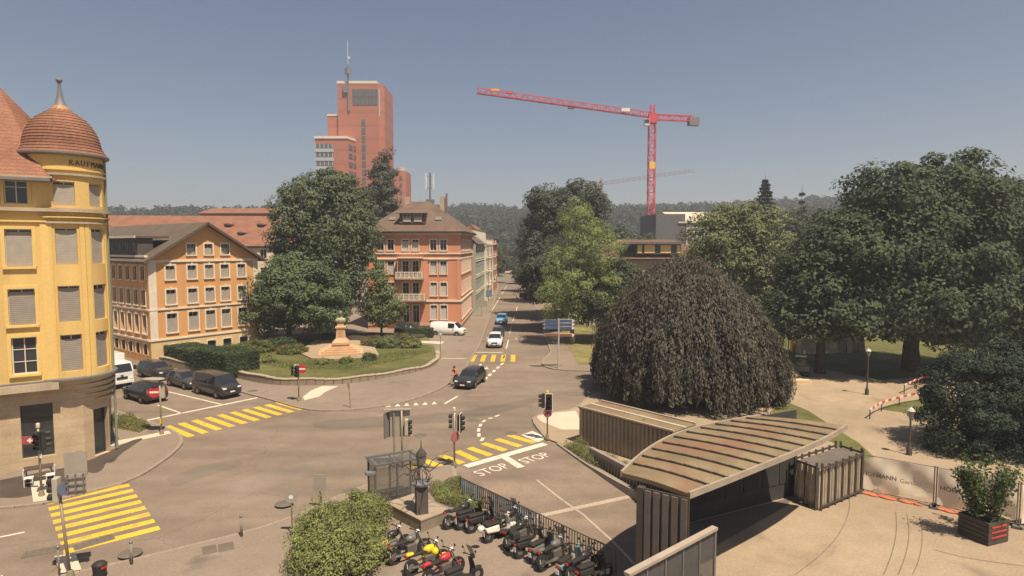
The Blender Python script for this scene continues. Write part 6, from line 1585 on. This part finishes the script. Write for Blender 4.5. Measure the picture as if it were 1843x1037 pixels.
# ---------------------------------------------------------------- signals, signs, lamps, bollards
pole_m = mat('galvanised_pole', (.3, .25, .17), rough=.5, var=.2, metal=.3)
sig_b = mat('signal_black', (.03, .03, .03), rough=.5); sig_back = mat('signal_back_grey', (.42, .37, .29), rough=.6, var=.1)
no_red = mat('sign_red', (.5, .04, .05), rough=.4); no_wh = mat('sign_white', (.75, .7, .64), rough=.4); sgn_back = mat('sign_back_metal', (.36, .32, .265), rough=.5, var=.12, metal=.2)
lensr, lensy, lensg = mat('lens_red', (.12, .02, .015), rough=.2), mat('lens_amber', (.14, .08, .01), rough=.2), mat('lens_green', (.01, .07, .04), rough=.2)
capy = mat('yellow_cap', (.75, .5, .04), rough=.5)
def sig_head(root, z, ang, off, back=None, border=False, hgt=.95):
    """three lamp signal head facing ang"""
    c, s = math.cos(ang), math.sin(ang)
    h = MB().box(0, 0, 0, .2, .3, hgt).build('signal_head', back or sig_b, root, (off[0], off[1], z), ang, bevel=.03)
    if border: MB().box(.08, 0, 0, .03, .5, hgt + .22).build('backing_board', no_wh, h); MB().box(.1, 0, 0, .03, .42, hgt + .14).build('board_face', sig_b, h)
    for i, m in enumerate((lensr, lensy, lensg)):
        zz = (1 - i) * hgt / 3.1
        l = MB().lathe([(.001, .0), (.1, .0), (.1, .02), (.001, .035)], 12).build('lens', m, h, (.12, 0, zz)); l.rotation_euler = (0, math.pi / 2, 0)
        v = MB().lathe([(.115, 0), (.12, .2)], 12, a0=R(20), a1=R(340)).build('visor', sig_b, h, (.11, 0, zz)); v.rotation_euler = (0, math.pi / 2, 0)
    return h
def disc_sign(root, z, ang, off, r=.32, back=False):
    d = MB().lathe([(.001, -.015), (r, -.015), (r, .015), (.001, .015)], 24).build('sign_disc', no_red, root, (off[0], off[1], z)); d.rotation_euler = (0, math.pi / 2, ang)
    b = MB().box(0, 0, .02, .13, r * 1.5, .014).build('white_bar', no_wh, d)
    e = MB().lathe([(.001, -.022), (r * .97, -.022), (r * .97, -.017), (.001, -.017)], 24).build('sign_back', mat('rosy_sign_back', (.34, .12, .12)), d)
    return d
def signal(label, loc, h, heads, signs=(), cap=None, lean=(0, 0), base=True, extra=None, z=0.1):
    root = tag(empty('traffic_signal', (*loc, z)), label, 'traffic light', 'traffic signals round the junction')
    MB().tube((0, 0, -.05), (lean[0], lean[1], h), .055, n=10).build('pole', pole_m, root, smooth=True)
    if base: MB().lathe([(.14, -.02), (.14, .1), (.1, .3), (.06, .32)], 10).build('pole_foot', pole_m, root)
    if cap: MB().lathe([(.07, h - .02), (.09, h + .02), (.09, h + .2), (.03, h + .26)], 10).build('pole_cap', cap, root)
    for hh in heads: sig_head(root, *hh)
    for s in signs: disc_sign(root, *s)
    if extra: extra(root)
    return root
CAMD = R(-90)
signal('traffic light with yellow cap at the right end of the stop line', G(985, 790, .1), 3.05, [(2.55, R(-95), (.1, -.12), None, True), (2.6, R(170), (-.28, 0))], [(1.82, R(110), (.02, -.12))], capy)
signal('traffic light with red disc at the left end of the stop line', G(818, 838, .1), 3.25, [(2.55, R(-10), (.3, .0), None, True), (2.6, R(175), (-.02, .16), sig_back)], [(1.75, R(140), (.05, -.12))], mat('cream_cap', (.62, .52, .36)))
signal('traffic light with no entry sign in front of the round garden', G(538, 722, .1), 3.1, [(2.6, R(178), (-.22, 0), sig_back), (2.55, R(-95), (-.04, -.16))], [(2.72, R(-92), (.36, -.05), .36)], None, extra=lambda r: MB().box(-.5, 0, 2.55, .05, .4, .8).build('side_board', sig_b, r))
def dext(r):
    MB().tube((0, 0, 3.55), (-1.0, .1, 3.62), .04).build('arm', pole_m, r)
    MB().ball((-.45, .05, 3.85), .8, 16, 6, 1.05, .5, .12).build('lamp_hood', sgn_back, r, smooth=True); MB().box(0, -.07, .95, .1, .05, .34).build('push_button', capy, r)
    MB().tube((0, 0, 3.3), (-.5, 0, 3.3), .03).build('arm', pole_m, r)
signal('traffic light with no entry sign by the parking bays at the left crossing', G(291, 782, .1), 3.7, [(2.95, R(95), (.05, .2), sig_back)], [(2.95, R(-80), (-.36, -.05), .38)], None, extra=dext)
signal('thin traffic light seen from behind next to the large sign back', G(724, 838, .1), 3.3, [(2.3, R(0), (.28, 0), sig_back)], (), None, base=False)
def lext(r):
    s = MB().box(-.62, .1, 2.9, .6, .05, .4).build('flag_sign', mat('faded_red_sign', (.36, .07, .065)), r); MB().box(-.5, .06, 2.9, .26, .03, .09).box(-.5, .06, 2.9, .09, .032, .24).build('white_cross', no_wh, s)
    MB().box(.12, -.1, 2.15, .14, .05, .2).build('plate', no_wh, r)
signal('traffic light beside the shop window of the yellow building', G(75, 893, .1), 3.6, [(3.0, R(35), (.28, -.05)), (2.98, R(-70), (.1, -.22))], (), mat('cream_cap', (.62, .52, .36)), extra=lext)
def fext(r):
    MB().tube((0, .0, 3.6), (.25, .1, 4.55), .03).build('bracket', steel_g, r)
    b = MB().box(.35, .1, 4.5, .75, .05, .95, .35).build('sign_panel', sgn_back, r)
    c = MB().box(.42, .0, 3.75, .62, .05, .8, .35).build('sign_panel', sgn_back, r)
    for i in range(3): MB().box(.18 + .24 * i, -.14 + .085 * i, 3.75, .05, .05, .82).build('stiffener', steel_g, c)
    for zz in (3.5, 3.75, 4.0): MB().box(.42, -.06, zz, .64, .05, .04, .35).build('stiffener', steel_g, c)
    d = MB().lathe([(.001, -.02), (.26, -.02), (.26, .02), (.001, .02)], 16).build('round_sign', mat('round_sign_back', (.12, .13, .2)), r, (.04, -.1, 3.6)); d.rotation_euler = (math.pi / 2, 0, .6)
signal('traffic light with sign frames in the lower left foreground', G(127, 1040, .1), 3.6, [(3.55, R(185), (-.32, -.05), sig_back)], (), None, lean=(-.28, 0), extra=fext)
bs = tag(empty('sign_board', (*G(710, 838, .1), .1), R(6)), 'large blank back of a traffic sign on a tall post by the shelter', 'sign')
MB().tube((0, 0, -.05), (0, 0, 3.3), .06).build('post', pole_m, bs); pb = MB().box(.35, .1, 2.5, 1.15, .06, 1.6).build('sign_panel', sgn_back, bs); MB().box(-.42, .1, 2.4, .5, .06, 1.5, R(55)).build('side_panel', mat('sign_side_dark', (.16, .15, .14)), bs)
MB().box(.2, .05, 3.34, 1.6, .3, .06).build('hood', sgn_back, bs)
def post_sign(name, label, loc, h, w, hh, shape, rz, m):
    r = tag(empty(name, (*loc, .1), rz), label, 'sign'); MB().tube((0, 0, -.05), (0, 0, h), .04, n=8).build('post', pole_m, r)
    if shape == 'disc':
        d = MB().lathe([(.001, -.012), (w / 2, -.012), (w / 2, .012), (.001, .012)], 22).build('sign_disc', m, r, (0, -.06, h)); d.rotation_euler = (math.pi / 2, 0, 0)
        MB().lathe([(.001, 0), (w * .17, 0), (w * .17, .01), (.001, .01)], 14).build('mounting', no_wh, d, (0, 0, .014))
    else: MB().box(0, -.06, h - hh / 2, w, .03, hh).build('sign_panel', m, r)
    return r
post_sign('round_sign', 'round sign seen from behind on a pole at the left of the bush', G(526, 962, .1), 1.75, .55, 0, 'disc', .1, sgn_back)
post_sign('square_sign', 'blank square sign back on a short post behind the bush', G(577, 912, .1), 1.65, .62, .85, 'sq', -.1, sgn_back)
post_sign('mirror_post', 'thin post with small round mirror at the garden corner near the van', G(793, 646, .1), 2.9, .6, 0, 'disc', 0, mat('mirror_grey', (.3, .3, .29), rough=.3))
post_sign('warning_post', 'thin leaning post with foot plate on the pavement below the garden wall', G(631, 734, .1), 2.0, .2, .35, 'sq', 0, pole_m).rotation_euler = (0, R(-4), 0)
post_sign('street_sign', 'pale street sign panel on a post along the far left pavement', (-5.6, 112), 2.9, 2.0, 1.1, 'sq', 0, sgn_back)
post_sign('shop_sign', 'blue sign on the left pavement at the far end of the street', (-5.2, 135), 3.2, 1.2, 1.6, 'sq', 0, mat('blue_shop_sign', (.16, .2, .3)))
# finger post
fpz = tag(empty('direction_signpost', (*G(1005, 663, .1), .1)), 'tall signpost with blue and brown direction arrows at the street corner', 'sign')
MB().tube((0, 0, -.05), (0, 0, 5.3), .09, n=10).build('post', mat('pale_pole', (.48, .44, .38), rough=.5), fpz)
blue_s, brown_s = mat('sign_blue', (.07, .1, .2), rough=.5), mat('sign_brown', (.25, .11, .07), rough=.5)
for i, (z, m) in enumerate(((5.05, blue_s), (4.68, blue_s), (4.3, blue_s), (3.55, brown_s))):
    for s in (1, -1):
        w = 1.7; a = MB(); pts = [(.12, -.16), (w - .2, -.16), (w, 0), (w - .2, .16), (.12, .16)]
        a.add([(s * x, -.03, z + y) for x, y in pts] + [(s * x, .0, z + y) for x, y in pts], [(0, 1, 2, 3, 4) if s > 0 else (4, 3, 2, 1, 0), (9, 8, 7, 6, 5) if s > 0 else (5, 6, 7, 8, 9)] + [(k, (k + 1) % 5, 5 + (k + 1) % 5, 5 + k) for k in range(5)])
        ar = a.build('arrow_sign', no_wh if s > 0 else mat('arrow_shade_white', (.2, .2, .22)), fpz)  # left arms: sign white greyed, shade put into the colour
        MB().box(s * (.12 + (w - .4) / 2), -.036, z, w - .42, .012, .26).build('arrow_face', m, ar)
for i, (x, y, h, lab) in enumerate(((435, 966, .95, 'slim grey bollard on the kerb in the middle of the foreground'), (237, 1016, .95, 'slim grey bollard on the kerb at the lower left'), (211, 768, .9, 'bollard with white top beside the weeds by the yellow building'), (107, 1037, 1.2, 'thin post at the foot of the foreground traffic light'))):
    r = tag(empty('bollard', (*G(x, y, .1), .1)), lab, 'bollard', 'bollards along the kerbs'); MB().tube((0, 0, -.05), (0, 0, h), .06 if i != 3 else .035, n=10).build('shaft', mat('bollard_grey', (.24, .2, .16)), r, smooth=True)
    MB().lathe([(.065, h - .06), (.07, h), (.03, h + .04), (.001, h + .05)], 10).build('cap', no_wh if i == 2 else steel_g, r)
for x, y in ((118, 1010), (80, 905)): pass
struct(MB().sheet(ccw(px((98, 1006), (136, 1000), (147, 1030), (108, 1037))), .117).build('foundation_slab', pale_m)); struct(MB().sheet(ccw(px((54, 866), (84, 858), (88, 904), (60, 908))), .122).build('foundation_slab', pale_m))
# lamps of the park
for x, y, h, lab in ((1560, 711, 3.9, 'dark park lantern beside the trampled gravel'), (1636, 822, 2.9, 'dark park lantern in front of the evergreen by the curved path'), (1418, 664, 4.0, 'grey park lantern behind the right edge of the copper beech')):
    r = tag(empty('park_lamp', (*G(x, y), 0)), lab, 'lamp', 'park lanterns')
    MB().lathe([(.16, -.05), (.16, .5), (.1, .6), (.06, .8), (.05, h - .5)], 10).build('post', corr_d if x > 1500 else steel_g, r, smooth=True)
    ln = MB().lathe([(.09, h - .5), (.2, h - .05), (.2, h), (.09, h - .5)], 8).build('lantern', clear_glass('lantern_glass', (.8, .78, .7), .6), r)
    MB().lathe([(.24, h - .02), (.12, h + .14), (.03, h + .2), (.02, h + .3)], 8).build('lantern_roof', mat('lantern_white', (.5, .48, .44)), ln)
# red and white barrier planks on short stands
def barrier(lab, pts, z=.8):
    r = tag(empty('barrier_tape', (0, 0, 0)), lab, 'barrier'); P = [Vector(G(x, y, z)) for x, y in pts]; Q = resample([tuple(p) for p in P], max(4, int(sum((b - a).length for a, b in zip(P, P[1:])) / .55)))
    for i, (a, b) in enumerate(zip(Q, Q[1:])):
        MB().bar((*a, z), (*b, z), .04, .17).build('red_stripe' if i % 2 else 'white_stripe', redp if i % 2 else whp, r)
        if i % 5 == 0: MB().box(0, 0, 0, .06, .06, z).build('stake', wood_d, r, (*a, z / 2))
barrier('red and white barrier plank curving along the edge of the right lawn', ((1566, 738), (1582, 727), (1600, 720), (1640, 710), (1690, 703)))
barrier('second red and white barrier plank further back on the grass', ((1628, 693), (1648, 684), (1665, 678), (1700, 688)))
# building site bits in the shade of the park
ts = tag(empty('timber_stack', (*G(1428, 689), 0), .1), 'stack of pale timber beside the copper beech', 'timber')
for i in range(7): MB().box(.2 * (i % 3), -.5 + .28 * (i % 4), .1 + .18 * (i // 4), 3.0 - .2 * i, .24, .16).build('plank', mat('pale_timber', (.6, .46, .28)), ts)
ex = tag(empty('mini_excavator', (*G(1442, 676), 0), 2.6), 'small dark excavator behind the timber stack', 'excavator')
for s in (-1, 1): MB().box(0, s * .5, .2, 1.5, .26, .4).build('track', blackpl, ex, bevel=.12)
MB().box(-.1, 0, .75, 1.3, 1.0, .6).build('housing', sg_, ex, bevel=.08); MB().box(.05, 0, 1.5, .9, .8, .9).build('cab', carglass, ex, bevel=.05); MB().box(.05, 0, 2.0, 1.0, .9, .08).build('cab_roof', whp, ex)
MB().bar((.6, 0, .9), (1.6, 0, 1.7), .16).bar((1.6, 0, 1.7), (2.3, 0, .7), .13).build('boom', capy, ex); MB().box(2.3, 0, .45, .4, .5, .4).build('bucket', steel_g, ex)
sh_ = tag(empty('sand_heap', (*G(1412, 676), 0)), 'heap of pale earth beside the park lantern', 'earth heap'); MB().lathe([(1.7, -.05), (1.3, .4), (.6, .9), (.05, 1.05)], 12).build('heap', sand_m, sh_, smooth=True)
sl = tag(empty('site_container', (*G(1478, 634), 0), .1), 'pale low site container in the shade of the park trees', 'container'); MB().box(0, 0, .9, 6.5, 2.2, 1.7).build('shell', mat('pale_container', (.5, .44, .32)), sl); MB().box(2.0, -1.12, .9, .9, .05, 1.6).build('door', mat('container_door', (.3, .27, .2)), sl)
bx = tag(empty('site_locker', (*G(1429, 634), 0)), 'yellow site locker next to the park lantern', 'locker'); MB().box(0, 0, 1.0, .7, .6, 1.9).build('shell', capy, bx); MB().box(0, -.32, 1.0, .6, .03, 1.7).build('door', mat('locker_door', (.6, .4, .05)), bx)
bb = tag(empty('site_barrier', (*G(1503, 636), 0)), 'red and white board barrier under the huge park tree', 'barrier')
for i in range(6): MB().box(-1.2 + .48 * i, 0, 1.0, .48, .05, .26).build('board', redp if i % 2 else whp, bb)
for s in (-1.3, 1.3): MB().box(s, 0, .55, .08, .3, 1.1).build('foot', corr_d, bb)
tp = tag(empty('tarpaulin_tent', (*G(1537, 634), 0)), 'pale tarpaulin hanging in folds under the huge park tree', 'tarpaulin')
t_ = MB()
for i in range(25):
    a = i / 24; x = -1.3 + 2.6 * a; y = .22 * math.sin(a * 30); hh = 2.5 + .3 * math.sin(a * 5); t_.v += [(x, y, .05), (x * .8, y * .6, hh)]
    if i: t_.f.append((2 * i - 2, 2 * i, 2 * i + 1, 2 * i - 1))
t_.build('cloth', mat('tarpaulin', (.6, .5, .38)), tp)
# shop front things
ab = tag(empty('sandwich_board', (*G(137, 846, .1), .1), R(35)), 'black sandwich board on the pavement in front of the yellow building', 'sign')
for s in (-1, 1):
    q = MB().box(0, 0, .55, .65, .04, 1.1).build('board', blackpl, ab, (0, s * .2, 0)); q.rotation_euler = (s * R(14), 0, 0)
    MB().box(0, s * .025, .6, .4, .01, .5).build('poster', mat('faded_poster', (.25, .25, .27)), q)
ns = tag(empty('bench_table', (*G(70, 866, .1), .1), phiY), 'dark table with bench in front of the shop window', 'table')
MB().box(0, 0, .78, 1.3, .7, .06).build('table_top', wood_d, ns)
for x in (-.55, .55):
    for y in (-.28, .28): MB().box(x, y, .38, .06, .06, .76).build('leg', steel_g, ns)
for i, (x, y, lab) in enumerate(((52, 875, 'white folding chair left of the dark shop table'), (92, 868, 'white folding chair right of the dark shop table'))):
    ch = tag(empty('folding_chair', (*G(x, y, .1), .1), phiY + i * math.pi), lab, 'chair'); MB().box(0, 0, .45, .42, .42, .04).build('seat', no_wh, ch); MB().box(-.2, 0, .72, .03, .42, .4).build('backrest', no_wh, ch)
    for x_ in (-.18, .18):
        for y_ in (-.18, .18): MB().box(x_, y_, .22, .03, .03, .44).build('leg', no_wh, ch)
lb = tag(empty('litter_bin', (*G(180, 1040, .1), .1)), 'dark round bin with red stripe at the bottom left edge', 'bin'); MB().lathe([(.22, 0), (.25, .5), (.27, .55), (.2, .62), (.12, .66), (.001, .67)], 16).build('drum', blackpl, lb, smooth=True); MB().lathe([(.262, .42), (.272, .52)], 16, a0=-.8, a1=.6).build('stripe', no_red, lb)
# lantern sculpture on its pedestal, planter, shelter
pc = [(-4.1, 26.75), (-2.95, 27.85), (-4.85, 29.75), (-6.05, 28.65)]
pl = tag(empty('stone_planter', (0, 0, 0)), 'low rough stone block below the wrought iron lantern', 'plinth'); MB().prism(ccw(pc), .05, .62).build('block', mat('plinth_stone', (.23, .19, .14), var=.2, scale=1.2, fine=.12, bump=.2), pl); MB().prism(ccw([lerp(p, (-4.5, 28.25), -.02) for p in pc]), .62, .68).build('slab', mat('plinth_top', (.31, .25, .18), var=.15), pl)
lx, ly = G(759, 922, .68)
il = tag(empty('iron_lantern', (lx, ly, .68), .3), 'wrought iron lantern sculpture with twisted branches on a dark pedestal', 'lantern')
MB().lathe([(.38, 0), (.38, 1.25), (.34, 1.3)], 4).build('pedestal', mat('dark_pedestal', (.1, .085, .075), var=.15), il, None, R(45)); MB().lathe([(.34, 1.28), (.42, 1.34), (.44, 1.44), (.001, 1.46)], 16).build('bowl', lead, il)
wi = mat('wrought_iron', (.06, .052, .045), rough=.7)
cgm = MB()
for i in range(8):
    a = i * math.pi / 4; cgm.path([(.36 * math.cos(a), .36 * math.sin(a), 1.45), (.42 * math.cos(a), .42 * math.sin(a), 1.75), (.22 * math.cos(a), .22 * math.sin(a), 2.05), (.05 * math.cos(a), .05 * math.sin(a), 2.2)], .018, 5)
cgm.build('cage', wi, il)
MB().lathe([(.08, 2.2), (.2, 2.3), (.24, 2.7), (.2, 2.74)], 6).build('lantern_body', clear_glass('lantern_panes', (.5, .5, .48), .7), il); MB().lathe([(.27, 2.72), (.2, 2.86), (.08, 3.0), (.03, 3.08), (.015, 3.4)], 8).build('roof', wi, il)
rnd = random.Random(4)
for i in range(9):
    a = i * .7; p = Vector((.2 * math.cos(a), .2 * math.sin(a), 2.1)); b_ = MB(); pts = [p]
    for k in range(6): p = p + Vector((math.cos(a) * .24 + rnd.uniform(-.1, .1), math.sin(a) * .24 + rnd.uniform(-.1, .1), rnd.uniform(-.16, .26))); pts.append(p)
    b_.path(pts, [.03, .026, .024, .02, .017, .012, .006], 5); b_.build('branch', wi, il)
sh2 = tag(empty('glass_shelter', (*G(716, 912, .1), .1), R(28)), 'small glass shelter with dark steel frame next to the iron lantern', 'shelter')
W2, D2, H2 = 2.2, 1.3, 2.25
for x in (0, W2 / 2, W2):
    for y in (0, D2): MB().box(x - 1.1, y, H2 / 2, .08, .08, H2).build('post', mat('shelter_steel', (.09, .1, .11), rough=.5), sh2)
sg2 = clear_glass('shelter_glass', (.84, .83, .8), .13)
for x in (W2 * .25, W2 * .75):
    for y in (0, D2): MB().box(x - 1.1, y, 1.1, W2 / 2 - .1, .015, 2.0).build('glass_pane', sg2, sh2)
for x in (0, W2): MB().box(x - 1.1, D2 / 2, 1.1, .015, D2 - .1, 2.0).build('glass_pane', sg2, sh2)
MB().box(0, D2 / 2, H2 + .03, W2 + .3, D2 + .3, .06).build('roof_pane', clear_glass('shelter_roof_glass', (.86, .85, .82), .14), sh2)
MB().bar((-1.2, 0, H2), (1.2, 0, H2), .08).bar((-1.2, D2, H2), (1.2, D2, H2), .08).bar((-1.1, 0, H2), (-1.1, D2, H2), .08).bar((1.1, 0, H2), (1.1, D2, H2), .08).build('frame', mat('shelter_steel', (.09, .1, .11)), sh2); MB().box(-1.35, 0, 1.95, .45, .3, .12).build('lamp_box', lead, sh2)
MB().box(.2, D2 - .35, .45, 1.4, .35, .05).build('bench', wood_d, sh2)
# street wire with hanging lamp
sw2 = tag(empty('span_wire', (0, 0, 0)), 'thin span wire with a small hanging lamp across the street', 'street lamp')
A_, B_ = Vector((-7.0, 104, 8.6)), Vector((16.5, 104, 9.0)); wv = MB(); pts = [A_.lerp(B_, t / 12) - Vector((0, 0, .6 * math.sin(math.pi * t / 12))) for t in range(13)]; wv.path(pts, .025, 5); wv.build('wire', steel_g, sw2)
MB().ball((0, 0, 0), .3, 10, 6, 1.6, 1, .5).build('lamp', sgn_back, sw2, tuple(pts[8] - Vector((0, 0, .25))))
# ---------------------------------------------------------------- summer haze
hz = MB().box(0, 700, 64, 4100, 2100, 136).build('haze', None)
hm_ = bpy.data.materials.new('haze_air'); hm_.use_nodes = True
hm_.node_tree.nodes.remove(hm_.node_tree.nodes['Principled BSDF'])
pv = hm_.node_tree.nodes.new('ShaderNodeVolumePrincipled')
pv.inputs['Color'].default_value = (0.86, 0.9, 0.98, 1)
pv.inputs['Density'].default_value = 0.0007
pv.inputs['Anisotropy'].default_value = 0.2
hm_.node_tree.links.new(pv.outputs[0], hm_.node_tree.nodes['Material Output'].inputs['Volume'])
hz.data.materials.append(hm_)
tag(hz, 'thin summer haze over the town', 'haze', kind='stuff')
